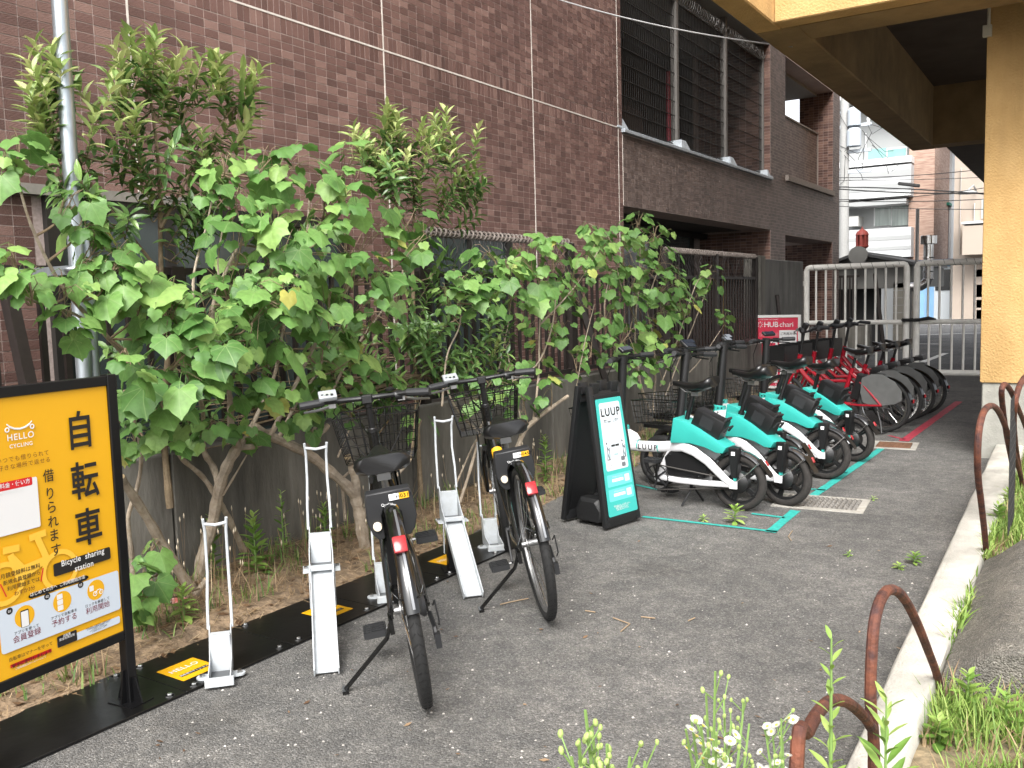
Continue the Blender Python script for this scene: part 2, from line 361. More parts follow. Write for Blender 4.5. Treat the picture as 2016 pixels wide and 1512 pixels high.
wall_o = wall.build('wall', grout, bt, smooth=0)
ALLT = []     # (axis, centre, half along, half z, material key)
J = [-3.167+2.1*k for k in range(0, 6)] + [9.133]          # vertical movement joints
J = [5.233-2.1*k for k in range(4, 0, -1)] + [5.233, 7.333, 9.133]
Z0 = 3.175
def col_edges(y0, y1, pitch):
    n_ = int(round((y1-y0)/pitch)); return [y0+(y1-y0)*i/n_ for i in range(n_+1)]
def tiles_front(y0, y1, z0, z1, key='w', X=WX, avoid=()):
    ys = col_edges(y0, y1, .1); nz = int(round((z1-z0)/.05))
    for i in range(len(ys)-1):
        for k in range(nz):
            za = z0+(z1-z0)*k/nz; zb = z0+(z1-z0)*(k+1)/nz; yc = (ys[i]+ys[i+1])/2; zc = (za+zb)/2
            if any(a < yc < b and c < zc < d for a, b, c, d in avoid): continue
            ALLT.append(('x', (X, yc, zc), (ys[i+1]-ys[i])/2-.0027, (zb-za)/2-.0027, key))
def soldier(y0, y1, z0, z1):
    ys = col_edges(y0, y1, .05)
    for i in range(len(ys)-1): ALLT.append(('x', (WX, (ys[i]+ys[i+1])/2, (z0+z1)/2), (ys[i+1]-ys[i])/2-.0027, (z1-z0)/2-.0027, 'w'))
def tiles_jamb(x0, x1, Y, z0, z1, key='r'):
    Y -= .006
    xs = col_edges(x0, x1, .1); nz = int(round((z1-z0)/.05))
    for i in range(len(xs)-1):
        for k in range(nz):
            ALLT.append(('y', ((xs[i]+xs[i+1])/2, Y, z0+(z1-z0)*(k+.5)/nz), (xs[i+1]-xs[i])/2-.0027, (z1-z0)/nz/2-.0027, key))
WIN = [(2.58, 4.72, .2, 1.93), (5.6, 6.85, .2, 1.93)]
for a, b in zip(J[1:-1], J[2:]):
    tiles_front(a+.006, b-.006, .025, Z0-.106, avoid=WIN); tiles_front(a+.006, b-.006, Z0+.106, 6.4)
    soldier(a+.006, b-.006, Z0-.104, Z0-.006); soldier(a+.006, b-.006, Z0+.006, Z0+.104)
tiles_front(9.139, 9.234, .025, Z0-.006); tiles_front(9.139, 9.234, Z0+.006, 6.4)
tiles_front(9.245, 14.75, 2.35, 3.12, 'g'); tiles_front(14.75, 15.6, .025, 6.4, 'g'); tiles_front(15.6, 18.98, 2.31, 3.19, 'g'); tiles_front(18.98, 19.55, .025, 6.4, 'g')
tiles_front(15.6, 18.98, 3.26, 4.45, 'g', X=WX-.3)
tiles_jamb(WX-1.2, WX-.002, 14.75, .025, 2.33); tiles_jamb(WX-1.2, WX-.002, 14.75, 3.2, 5.3); tiles_jamb(WX-.66, WX-.002, 18.98, 3.2, 5.25); tiles_jamb(WX-1.2, WX-.002, 18.98, .025, 2.28)
# movement joints
caulk = mat('joint_sealant', (.62,.57,.52), .8, var=.1)
for y in J[1:]:
    MB().bx(WX-.006, WX+.0015, y-.006, y+.006, 0, 6.4).build('movement_joint', caulk, wall_o)
MB().bx(WX-.006, WX+.0025, J[1], 9.236, Z0-.006, Z0+.006).build('movement_joint', caulk, wall_o)
MB().bx(WX-.006, WX+.0015, 9.236, 9.245, 2.35, 3.12).build('movement_joint', caulk, wall_o)
def tile_box(mb, ax, c, ha, hz):
    x, y, z = c; t = .008
    if ax == 'x': vs = [(x-t,y-ha,z-hz),(x-t,y+ha,z-hz),(x-t,y+ha,z+hz),(x-t,y-ha,z+hz)]; off = (t, 0, 0)
    else: vs = [(x-ha,y+t,z-hz),(x+ha,y+t,z-hz),(x+ha,y+t,z+hz),(x-ha,y+t,z+hz)]; off = (0, -t, 0)
    a = [Vector(p) for p in vs]; b = [p+Vector(off) for p in a]
    mb.add(a+b, [(4,5,6,7),(0,1,5,4),(1,2,6,5),(2,3,7,6),(3,0,4,7)])
def vis_score(c):
    v = Vector(c)-CAM; d = v.dot(FW)
    if d < .2: return -1
    px, py = 1008+F_PX*v.dot(CI)/d, 756-F_PX*v.dot(CJ)/d
    if not (-20 < px < 2030 and -20 < py < 1530) or c[2] < 2.0: return -1
    return 1/(d*d)*(4.36/v.length)
cand = sorted([i for i, t in enumerate(ALLT) if t[0] == 'x' and t[4] == 'w' and abs(t[2]-.0473) < .004], key=lambda i: -vis_score(ALLT[i][1]))[:300]
pick = set(cand); joined = {'w': MB(), 'r': MB(), 'g': MB()}
tb = MB(); tile_box(tb, 'x', (0, 0, 0), .0470, .0223); tile_me = tb.mesh('tile', tile_m, bevel=.0)
for i, (ax, c, ha, hz, key) in enumerate(ALLT):
    if i in pick: obj('tile', tile_me, wall_o, loc=(c[0]+rng.uniform(-.0008, .0008), c[1], c[2]))
    else: tile_box(joined[key], ax, (c[0]+(rng.uniform(-.0008, .0008) if ax == 'x' else 0), c[1], c[2]), ha, hz)
for k, m in (('w', tile_ms), ('r', tile_mr), ('g', tile_mg)):
    o = obj('tile_cladding', joined[k].mesh('tile_cladding', m, smooth=0), wall_o); o['kind'] = 'stuff'
for o in [c for c in wall_o.children]: o.matrix_parent_inverse = Matrix.Identity(4)
# interior of the openings
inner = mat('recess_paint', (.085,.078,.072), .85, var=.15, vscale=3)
pale = mat('soffit_paint', (.34,.33,.31), .85, var=.1)
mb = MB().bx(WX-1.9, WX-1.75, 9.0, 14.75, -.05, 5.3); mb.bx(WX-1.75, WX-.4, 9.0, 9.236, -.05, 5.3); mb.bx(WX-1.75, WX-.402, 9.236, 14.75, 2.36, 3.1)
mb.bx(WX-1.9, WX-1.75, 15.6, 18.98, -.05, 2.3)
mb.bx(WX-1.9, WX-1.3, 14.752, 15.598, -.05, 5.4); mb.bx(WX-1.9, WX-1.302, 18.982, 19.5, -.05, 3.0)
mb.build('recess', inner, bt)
mb = MB().bx(WX-1.75, WX-.31, 15.6, 18.98, 5.2, 5.247); mb.bx(WX-1.75, WX-.01, 9.236, 14.75, 5.27, 5.297); mb.build('ceiling', pale, bt)
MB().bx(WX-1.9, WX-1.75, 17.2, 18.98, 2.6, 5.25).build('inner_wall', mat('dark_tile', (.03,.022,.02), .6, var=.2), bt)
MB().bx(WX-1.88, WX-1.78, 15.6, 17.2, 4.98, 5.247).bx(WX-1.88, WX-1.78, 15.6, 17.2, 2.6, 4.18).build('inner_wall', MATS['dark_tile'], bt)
stone = mat('pale_stone', (.25,.215,.19), .8, var=.12, vscale=20)
for a, b in ((15.62, 16.9), (16.91, 18.97)): MB().bx(WX-.3, WX+.05, a, b, 3.205, 3.30).build('ledge', stone, bt, bevel=.004)
MB().bx(WX-.43, WX-.28, 15.605, 18.97, 4.452, 4.48).build('coping', stone, bt)
MB().bx(WX-.31, WX-.285, 18.94, 18.972, 3.3, 4.45).build('coping', stone, bt)
galv = mat('galvanised_sill', (.42,.46,.5), .55, .35, var=.2, vscale=25, bump=.15)
MB().bx(WX-.38, WX+.045, 9.21, 14.76, 3.133, 3.172).build('sill', galv, bt, bevel=.004)
SX = WX-.14
steel_g = mat('grey_steel', (.16,.15,.14), .6, .3, var=.1)
wire_m = mat('dark_wire', (.022,.021,.02), .6, .4)
py = [9.25, onx(1330,278,SX).y, onx(1426,318,SX).y, onx(1500,345,SX).y]
for i, y in enumerate(py):
    mb = MB().add([(WX-.28,y-.16,3.174),(WX+.01,y-.16,3.174),(WX+.01,y+.16,3.174),(WX-.28,y+.16,3.174),(WX-.22,y-.07,3.30),(WX-.03,y-.07,3.30),(WX-.03,y+.07,3.30),(WX-.22,y+.07,3.30)], [(0,3,2,1),(4,5,6,7),(0,1,5,4),(1,2,6,5),(2,3,7,6),(3,0,4,7)])
    mb.build('post_footing', galv, bt, bevel=.006)
    if i: MB().bx(SX-.04, SX+.04, y-.03, y+.03, 3.30, 5.27).build('screen_post', steel_g, bt)
coil_m = mat('coil_wire', (.2,.195,.19), .5, .6)
for a, b in zip(py, py[1:]):
    mb = MB(); n_ = int((b-a)/.056); a += .035; b -= .035
    for i in range(n_+1): y = a+(b-a)*i/n_; mb.bx(SX-.003, SX+.003, y-.002, y+.002, 3.24, 5.05)
    z = 3.26
    while z < 5.06: mb.bx(SX+.003, SX+.009, a, b, z-.0045, z+.0045); z += .175
    mb.build('mesh_screen', wire_m, bt, smooth=0)
    mb = MB(); turns = int((b-a)/.07); pts = []
    for i in range(turns*10+1):
        t = 2*math.pi*i/10; pts.append((SX+.02+.045*math.cos(t)+rng.uniform(-.008,.008), a+(b-a)*i/(turns*10)+rng.uniform(-.006,.006), 5.10+.075*math.sin(t)))
    mb.tube(pts, .005, 5); mb.build('wire_coil', coil_m, bt)
glass_d = mat('dark_glass', (.05,.06,.06), .08, 0, spec=.9)
glass_p = mat('frosted_pane', (.2,.23,.23), .35, var=.08, vscale=6)
alu = mat('bronze_frame', (.035,.033,.031), .4, .5)
# panes seen inside the upper opening
MB().bx(WX-1.75, WX-1.72, 9.6, 12.3, 4.3, 5.2).build('window', mat('grey_panel', (.17,.18,.175), .6), bt); MB().bx(WX-1.75, WX-1.7, 9.4, 13.6, 3.9, 4.25).build('fascia', mat('taupe_panel', (.15,.12,.11), .7), bt)
MB().cyl((WX-.6, 12.0, 3.1), (WX-.6, 12.0, 4.4), .03).build('pipe', mat('red_pipe', (.3,.03,.05), .5), bt)
# lower opening: frames and panes
mb = MB()
for y in (9.3, 10.55, 11.3, 12.6, 14.0): mb.bx(WX-1.12, WX-1.06, y-.03, y+.03, 0, 2.34)
mb.bx(WX-1.12, WX-1.06, 9.24, 14.75, 2.25, 2.34); mb.build('frame', alu, bt)
for a, b, m in ((9.33, 10.52, glass_p), (10.58, 11.27, glass_p), (11.33, 12.57, glass_d), (12.63, 13.97, glass_d)): MB().bx(WX-1.1, WX-1.08, a, b, 0, 2.25).build('pane', m, bt)
# ground-floor windows behind the fence
for (a, b, z0, z1) in WIN:
    w_ = MB(); w_.bx(WX-.006, WX+.035, a, a+.07, z0, z1); w_.bx(WX-.006, WX+.035, b-.07, b, z0, z1); w_.bx(WX-.006, WX+.035, a+.07, b-.07, z1-.07, z1); w_.bx(WX-.006, WX+.035, a+.07, b-.07, z0, z0+.07)
    n_ = max(2, int((b-a)/.55))
    for i in range(1, n_): y = a+(b-a)*i/n_; w_.bx(WX-.006, WX+.03, y-.03, y+.03, z0+.07, z1-.07)
    w_.bx(WX-.006, WX+.028, a+.07, b-.07, 1.42, 1.47)
    f_ = w_.build('window', alu, bt)
    for i in range(n_): MB().bx(WX-.004, WX+.008, a+(b-a)*i/n_+.03, a+(b-a)*(i+1)/n_-.03, z0+.07, z1-.07).build('pane', mat('wired_glass', (.035,.048,.047), .2, spec=.7, var=.1, vscale=5), f_)
for c in bt.children:
    for g_ in c.children: g_.matrix_parent_inverse = Matrix.Identity(4)
MB().bx(WX+.001, WX+.05, 1.3, 3.55, 1.925, 1.975).build('drip_rail', mat('aluminium_rail', (.3,.29,.27), .5, .5, var=.1), bt)
cab = MB(); p0 = Vector((WX+.02, 9.1, 4.32)); p1 = onz(1560, 92, 3.296)
pts = [onx(1055,-12,WX+.02)]+[p for p in ()]
a_ = onx(1040,-20,WX+.03); b_ = p1
cab.tube([a_.lerp(b_, i/14)+Vector((0,0,-.25*(i/14)*(1-i/14))) for i in range(15)], .006, 5)
o = cab.build('overhead_cable', mat('grey_cable', (.3,.3,.3), .6)); tag(o, 'thin grey cable strung from the tiled wall to the yellow beam', 'cable')
# ================================================================ yellow building on piers
stucco = mat('yellow_stucco', (.47,.295,.115), .9, col2=(.52,.335,.14), vscale=4, var=.06, bump=.75, bscale=60, detail=4, stain=(.13, (3,3,.5)))
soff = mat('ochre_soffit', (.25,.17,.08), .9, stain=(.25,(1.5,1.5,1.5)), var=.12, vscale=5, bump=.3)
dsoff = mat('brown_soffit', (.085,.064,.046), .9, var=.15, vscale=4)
plinth_m = mat('plinth_concrete', (.24,.235,.21), .9, col2=(.31,.305,.27), vscale=8, var=.15, bump=.4, detail=8)
yb = thing('yellow_stucco_building', 'yellow stucco building raised on a pier over the passage', 'building', (0, 8.4, 0), world=True)
ZB = 3.3; ZC = ZB+.85
MB().bx(-.695, .6, 7.9, 8.6, .60, ZC-.003).build('pier', stucco, yb, bevel=.015, seg=2)
MB().bx(-.68, .58, 7.92, 8.58, -.03, .598).build('plinth', plinth_m, yb, bevel=.008)
MB().bx(-.66, .56, 15.1, 15.9, -.03, ZC-.003).build('pier', stucco, yb, bevel=.015)
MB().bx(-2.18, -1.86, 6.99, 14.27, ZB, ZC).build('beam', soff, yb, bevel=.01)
MB().bx(-2.18, -1.985, 4.4, 6.988, ZB, ZB+1.2).build('beam', stucco, yb, bevel=.01)
MB().bx(-1.858, 5, 6.99, 7.4, ZB+.002, ZC).build('cross_beam', soff, yb)
MB().bx(-1.983, 5, 6.80, 6.985, ZB+.004, ZB+1.1).build('parapet', stucco, yb, bevel=.008)
MB().bx(-1.858, 5, 13.89, 14.27, ZB+.004, ZC).build('cross_beam', soff, yb)
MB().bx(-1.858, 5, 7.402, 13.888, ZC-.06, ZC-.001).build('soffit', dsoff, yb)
MB().bx(-2.18, 5, 6.99, 14.27, ZC+.002, 9.).build('wall', stucco, yb)
MB().bx(-1.83, 5, 14.3, 24, ZB+.14, 8.5).build('wall', stucco, yb)
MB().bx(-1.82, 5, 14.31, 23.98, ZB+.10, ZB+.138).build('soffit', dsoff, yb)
mb = MB().bx(-1.86, -1.5, 23.2, 23.8, ZB-.45, ZB+.10); mb.bx(-1.86, -1.45, 24.02, 24.6, ZB-.25, ZB+.14); mb.build('downstand', soff, yb)
b_ = MB(); b_.cyl((-.68, 7.86, 3.28), (-.68, 7.86, 3.7), .012); b_.bx(-.72, -.66, 7.85, 7.9, 3.22, 3.30); b_.build('conduit', mat('conduit_grey', (.5,.48,.42), .6), yb)
# ================================================================ low concrete wall, fence, pole
cw_m = mat('wall_concrete', (.082,.077,.067), .92, stain=(.35,(2,4,.6)), col2=(.145,.137,.12), vscale=6, var=.3, bump=.5, bscale=40, detail=9, stretch=(1, 1, .28))
t = thing('low_concrete_wall', 'low stained concrete wall carrying the dark railing behind the shrubs', 'wall', (-3.85, 5, 0), world=True)
yy = [-1.5, .9, 2.75, 4.6, 6.45, 8.3, 10.15, 12.2]
for a, b in zip(yy, yy[1:]): MB().bx(-3.92, -3.72, a+.004, b-.004, -.1, .66).build('panel', cw_m, t, bevel=.008)
fence_m = mat('brown_fence_paint', (.028,.022,.02), .5, .3, var=.15)
fx = -3.80
ft = thing('metal_railing', 'dark brown bar railing with spiked roll along the top of the low wall', 'fence', (fx, 5, .66), world=True)
bar_me = MB().bx(-.009, .009, -.014, .014, 0, .80).mesh('bar', fence_m)
y = .95
while y < 12.15:
    obj('bar', bar_me, ft, loc=(fx, y, .72)); y += .105
MB().bx(fx-.02, fx+.02, .9, 12.2, 1.52, 1.555).build('rail', fence_m, ft); MB().bx(fx-.02, fx+.02, .9, 12.2, .70, .735).build('rail', fence_m, ft)
for i, y in enumerate((1.0, 2.9, 4.85, 6.95, 9.05, 10.6, 12.15)): MB().bx(fx-.03, fx+.03, y-.035, y+.035, .65, 1.82 if i > 1 else 1.56).build('post', fence_m, ft)
rust = mat('weathered_coil', (.14,.115,.1), .8, .3, col2=(.24,.21,.19), vscale=30)
for a, b in ((4.85, 6.95), (9.05, 12.15)):
    mb = MB(); mb.tube([(fx, a, 1.82), (fx, b, 1.82)], .014, 6); pts = []; n_ = int((b-a)/.055)
    for i in range(n_*8+1): th = 2*math.pi*i/8; pts.append((fx+.028*math.cos(th), a+(b-a)*i/(n_*8), 1.825+.028*math.sin(th)))
    mb.tube(pts, .009, 5); mb.build('spiked_roll', rust, ft)
    mb = MB(); y = a+.04
    while y < b:
        x = fx+.02; z = 1.80; pts = []
        for k in range(8): pts.append((x+rng.uniform(-.015,.015), y+rng.uniform(-.014,.014), z-k*.26/7))
        mb.tube(pts, .003, 4); y += .05
    mb.build('wire_strand', mat('thin_wire', (.055,.05,.048), .5, .6), ft)
for y in (1.75, 2.05): MB().bar((fx+.03, y, 1.5), (fx+.36, y+.02, .05), .05, .05).build('brace', fence_m, ft)
MB().bar((fx+.03, 7.0, 1.4), (fx+.34, 7.3, .05), .05, .05).build('brace', fence_m, ft)
MB().bx(fx-.06, fx-.03, 11.0, 11.06, .66, 1.5).build('pipe', mat('mustard_pipe', (.25,.16,.06), .6), ft)
# concrete wall behind the gate
t = thing('concrete_wall', 'tall grey concrete wall between the railing and the gate post', 'wall', (-3.85, 13.3, 0), world=True)
MB().bx(-3.95, -3.76, 12.25, 14.45, -.1, 1.80).build('panel', mat('grey_wall_concrete', (.085,.083,.078), .92, col2=(.15,.147,.138), vscale=5, var=.25, bump=.4, stretch=(1,1,.3), detail=8), t, bevel=.01)
MB().bx(-3.98, -3.74, 12.2, 12.42, -.1, 1.84).build('pilaster', cw_m, t, bevel=.01)
MB().bar((-3.72, 12.9, 1.3), (-3.5, 12.6, .02), .04, .04).build('brace', fence_m, t)
# steel pole
P0 = onx(163,745,-3.35); P1 = onx(123,-8,-3.35)
gal = mat('galvanised_pole', (.36,.40,.43), .38, .75, var=.18, vscale=14, bump=.1, stretch=(3,3,.4))
t = thing('steel_pole', 'galvanised steel pole rising in front of the tiled wall', 'pole', (P0.x, P0.y, 0), world=True)
MB().cyl((P0.x, P0.y, 0), (P1.x, P1.y, 4.6), .030, .030, 16).build('shaft', gal, t)
MB().cyl((P0.x-.005, P0.y+.055, 0), (P0.x-.005, P0.y+.055, 1.68), .022, .022, 12).build('conduit', gal, t)
MB().torus((P0.x, P0.y, 1.25), .036, .008, 'z', 16, 6).build('clamp', gal, t)
mb = MB(); mb.torus((P0.x, P0.y, 1.52), .036, .008, 'z', 16, 6); mb.bx(P0.x-.36, P0.x, P0.y-.02, P0.y+.02, 1.50, 1.535); mb.build('clamp', gal, t)
# ================================================================ signs, racks, base plates
sblk = mat('sign_black_steel', (.005,.005,.0055), .32, .2)
def plane_frame(P, U, N):
    """pixel -> (u, v) on a board through P with horizontal axis U and normal N"""
    U = Vector(U).normalized(); N = Vector(N).normalized(); V = N.cross(U)
    def f(x, y):
        d = ray(x, y); q = CAM + d*((P-CAM).dot(N)/d.dot(N)); return (q-P).dot(U), (q-P).dot(V)
    M = Matrix((( U.x,V.x,N.x,P.x),(U.y,V.y,N.y,P.y),(U.z,V.z,N.z,P.z),(0,0,0,1))); return f, M
def rrect(u0, u1, v0, v1, r, n=5):
    P = []
    for cx, cy, a in ((u1-r,v1-r,0),(u0+r,v1-r,90),(u0+r,v0+r,180),(u1-r,v0+r,270)):
        for i in range(n+1): t = R(a+90*i/n); P.append((cx+r*math.cos(t), cy+r*math.sin(t)))
    return P
def flat(par, pts, m, h, name, M): q = MB(); q.add([(a, b, h) for a, b in pts], [tuple(range(len(pts)))]); o = q.build(name, m, par, smooth=0); o.matrix_basis = M; return o
def word(par, body, size, m, u, v, h, M, bold=0., spacing=1., align='CENTER', sx=1., line=1.):
    me = text_mesh(body, size, m, bold, spacing, align, line); me.transform(Matrix.Diagonal((sx, 1, 1, 1))); return obj('lettering', me, par, M=M @ Matrix.Translation((u, v, h)))
amber = mat('amber_print', (.69,.36,.008), .42, var=.03, vscale=4)
amber_l = mat('amber_light_print', (.80,.47,.05), .42)
ink = mat('black_ink', (.012,.01,.009), .5); maroon = mat('maroon_ink', (.17,.015,.03), .5); brown_i = mat('brown_ink', (.12,.035,.01), .5)
pblue = mat('pale_panel_print', (.52,.58,.65), .4); white_i = mat('white_ink', (.68,.68,.68), .45); red_i = mat('red_ink', (.55,.015,.02), .45)
# ---- orange station board
SP = Vector((-2.752, 1.812, 0)); SU = Vector((-.055, .45, 0)).normalized(); SN = Vector((SU.y, -SU.x, 0))
f, M = plane_frame(SP+SN*.012, SU, SN)
t = thing('station_sign', 'orange bicycle sharing station board in a black steel frame', 'sign', SP, world=False)
t['_w'] = 1; INV[t.name] = [list(r) for r in Matrix.Translation(SP).inverted()]
w_ = .545; zt, zb = 1.125, .255
def loc_bx(u0, u1, v0, v1, n0, n1): q = MB(); q.M = Matrix.LocRotScale(None, None, None) if False else Matrix(((SU.x,0,SN.x,SP.x),(SU.y,0,SN.y,SP.y),(0,1,0,0),(0,0,0,1))); q.bx(u0, u1, v0, v1, n0, n1); return q
for u in (0, -w_): loc_bx(u-.018, u+.018, .008, 1.145, -.018, .018).build('post', sblk, t, bevel=.002)
for v in (zb, zt): loc_bx(-w_+.018, -.018, v-.016, v+.016, -.016, .016).build('frame_rail', sblk, t, bevel=.002)
pn = loc_bx(-w_+.018, -.018, zb+.016, zt-.016, -.006, .009).build('panel', amber, t)
for u in (0, -w_):
    q = loc_bx(u-.045, u+.045, .008, .016, -.06, .06); q.build('foot_plate', sblk, t)
    q = MB(); q.M = Matrix(((SU.x,0,SN.x,SP.x),(SU.y,0,SN.y,SP.y),(0,1,0,0),(0,0,0,1)))
    for s_ in (1, -1): q.prism([(u-.003, .016, .018*s_), (u-.003, .016, .058*s_), (u-.003, .10, .03*s_), (u-.003, .10, .018*s_)], (.006, 0, 0)); q.prism([(u+.018*s_, .016, -.003), (u+.042*s_, .016, -.003), (u+.026*s_, .13, -.003), (u+.018*s_, .13, -.003)], (0, 0, .006))
    q.build('gusset', sblk, t)
def at(x, y): return f(x, y)
def prt(poly_px, m, h=.0012, name='print'): return flat(pn, [f(x, y) for x, y in poly_px], m, h, name, M)
k = lambda a, b: Vector((f(*a)[0]-f(*b)[0], f(*a)[1]-f(*b)[1])).length
def rr_px(x0, y0, x1, y1, r, m, h=.0012):
    """rounded rect spanned by two pixel corners (bottom-left, top-right)"""
    a = f(x0, y0); b = f(x1, y1); return flat(pn, rrect(min(a[0],b[0]), max(a[0],b[0]), min(a[1],b[1]), max(a[1],b[1]), r), m, h, 'print', M)
uc = f(155, 850)[0]
for ch, yy_ in (('自', 852), ('転', 950), ('車', 1042)):
    u, v = f(157 if ch == '自' else 167 if ch == '転' else 174, yy_); word(pn, ch, .128, ink, u, v, .0018, M, bold=.016, sx=.84)
for ch, (x, y) in zip('借りられます', ((95,938),(98,973),(101,1000),(104,1028),(106,1055),(110,1084))):
    u, v = f(x, y); word(pn, ch, .043, ink, u, v, .0018, M, bold=.008, sx=.9)
u, v = f(40, 859); word(pn, 'HELLO', .027, white_i, u, v, .0018, M, bold=.012, spacing=1.15)
u, v = f(41, 876); word(pn, 'CYCLING', .0165, white_i, u, v, .0018, M, bold=.012, spacing=1.12)
q = MB()
ctr = f(39, 845); pts = [(ctr[0]-.034, ctr[1]+.012), (ctr[0]-.018, ctr[1]+.004), (ctr[0], ctr[1]+.001), (ctr[0]+.018, ctr[1]+.004), (ctr[0]+.034, ctr[1]+.012)]
q.tube([(a, b, .0015) for a, b in pts], .003, 6)
for s_ in (-1, 1): q.torus((ctr[0]+s_*.041, ctr[1]+.003, .0015), .006, .0022, 'z', 14, 5); q.tube([(ctr[0]+s_*.028, ctr[1]+.008, .0015), (ctr[0]+s_*.041, ctr[1]+.02, .0015)], .0022, 5)
o = q.build('emblem', white_i, pn); o.matrix_basis = M @ Matrix.Diagonal((1, 1, .3, 1))
u, v = f(57, 898); word(pn, 'いつでも借りられて', .0175, brown_i, u-.02, v, .0018, M, spacing=1.25)
u, v = f(60, 912); word(pn, '好きな場所で返せる', .0175, brown_i, u-.02, v, .0018, M, spacing=1.25)
rr_px(-55, 1072, 72, 938, .006, white_i); rr_px(-55, 980, 62, 938, .005, red_i, .0016)
u, v = f(28, 953); word(pn, '利用料金・使い方', .0165, white_i, u-.015, v, .0022, M, bold=.01)
u, v = f(28, 966); word(pn, 'Price & How to use', .0105, white_i, u-.015, v, .0022, M, bold=.008)
# pale bicycle drawing behind the text
q = MB(); hh = [.0006]
def pxp(x, y): return Vector(f(x, y))
def ribbon(a, b, wv):
    d = (b-a).normalized(); n_ = Vector((-d.y, d.x))*wv/2; hh[0] += .00004; q.add([(p.x, p.y, hh[0]) for p in (a-n_, b-n_, b+n_, a+n_)], [(0,1,2,3)])
for a, b in (((20,1095),(45,1120)), ((45,1120),(92,1100)), ((20,1092),(38,1140)), ((92,1100),(70,1052)), ((57,1060),(90,1048)), ((38,1140),(92,1100)), ((5,1085),(38,1078))): ribbon(pxp(*a), pxp(*b), .021)
for c in ((118,1122),(8,1150)):
    cc = pxp(*c); n_ = 28; hh[0] += .00004
    q.add([(cc.x+r_*math.cos(2*math.pi*i/n_), cc.y+r_*math.sin(2*math.pi*i/n_), hh[0]) for r_ in (.05,.066) for i in range(n_)], [(i,(i+1) % n_,n_+(i+1) % n_,n_+i) for i in range(n_)])
o = q.build('print', amber_l, pn, smooth=0); o.matrix_basis = M
rr_px(106, 1136, 216, 1076, .006, ink)
u, v = f(163, 1097); word(pn, 'Bicycle  sharing', .0265, white_i, u, v, .0018, M, bold=.014, spacing=1.08, sx=.9)
u, v = f(165, 1112); word(pn, 'station', .0265, white_i, u, v-.004, .0018, M, bold=.014, spacing=1.08, sx=.9)
for body, (x, y), s_, m_ in (('月額登録料は無料', (40,1125), .0165, ink), ('新規会員登録から', (43,1138), .0155, ink), ('利用開始までは', (46,1150), .0155, ink), ('わずか3分', (48,1163), .0155, brown_i)):
    u, v = f(x, y); word(pn, body, s_, m_, u, v, .0018, M, bold=.006)
for a, b in (((84,1118),(80,1145)), ((0,1150),(12,1175))):
    p0, p1 = f(*a), f(*b); flat(pn, [(p0[0]-.002,p0[1]),(p0[0]+.002,p0[1]),(p1[0]+.002,p1[1]),(p1[0]-.002,p1[1])], red_i, .0018, 'print', M)
rr_px(3, 1290, 232, 1122, .01, pblue); rr_px(56, 1180, 173, 1131, .011, ink, .0016)
u, v = f(114, 1153); word(pn, 'はじめての方へ  ご利用開始方法', .0135, white_i, u, v, .0022, M, bold=.01)
for i, (cx, cy, s1, s2) in enumerate(((48,1213,'アプリを使って','会員登録'), (122,1184,'アプリで自転車を','予約する'), (188,1161,'ロックを解錠して','利用開始'))):
    u, v = f(cx, cy); n_ = 28
    flat(pn, [(u+.033*math.cos(2*math.pi*i_/n_), v+.033*math.sin(2*math.pi*i_/n_)) for i_ in range(n_)], amber, .0016, 'print', M)
    u2, v2 = f(cx-30, cy-10); flat(pn, [(u2+.0105*math.cos(2*math.pi*i_/16), v2+.0105*math.sin(2*math.pi*i_/16)) for i_ in range(16)], ink, .0018, 'print', M)
    word(pn, '0%d' % (i+1), .011, white_i, u2, v2-.001, .0022, M, bold=.01)
    word(pn, s1, .0115, ink, u+.003, v-.043, .0018, M, bold=.004, spacing=1.1); word(pn, s2, .0235, maroon, u+.003, v-.062, .0018, M, bold=.004)
    if i == 0: flat(pn, rrect(u-.014, u+.014, v-.033, v+.02, .004), ink, .0019, 'print', M); flat(pn, rrect(u-.012, u+.012, v-.032, v+.016, .002), white_i, .0021, 'print', M)
    if i == 1:
        for dv in (-.018, .0, .018): flat(pn, rrect(u-.018, u+.002, v+dv-.008, v+dv+.008, .002), white_i, .0019, 'print', M)
    if i == 2:
        flat(pn, rrect(u-.024, u-.008, v-.0, v+.018, .002), white_i, .0019, 'print', M); q = MB()
        for s_ in (-.004, .02): q.torus((u+s_, v-.012, .002), .007, .0014, 'z', 14, 4)
        q.tube([(u-.004,v-.012,.002),(u+.006,v-.002,.002),(u+.017,v-.002,.002),(u+.02,v-.012,.002)], .0016, 4); o = q.build('print', white_i, pn); o.matrix_basis = M @ Matrix.Diagonal((1,1,.2,1)) @ Matrix.Translation((0,0,.008))
rr_px(113, 1276, 235, 1212, .006, pblue); rr_px(113, 1276, 150, 1239, .004, ink, .0016)
u, v = f(131, 1252); word(pn, '自転車\n安全利用五則', .0095, white_i, u, v, .0022, M, bold=.006, line=.9)
u, v = f(193, 1234); word(pn, '1. 車道が原則、歩道は例外、右側通行は禁止\n2. 歩道は歩行者優先で車道寄りを徐行\n3. 安全ルールを守る\n4. 子どもはヘルメットを着用\n5. 信号を守りましょう', .0052, ink, u, v, .0022, M, line=.85)
u, v = f(61, 1283); word(pn, '自転車はマナーを守って', .0135, ink, u, v, .0018, M, bold=.004); u, v = f(63, 1297); word(pn, '安全に走行しましょう', .0135, ink, u, v, .0018, M, bold=.004)
rr_px(20, 1312, 101, 1280, .006, red_i, .0015)
u, v = f(60, 1301); word(pn, 'ご利用規約はホームページにて', .0075, white_i, u, v-.006, .002, M)
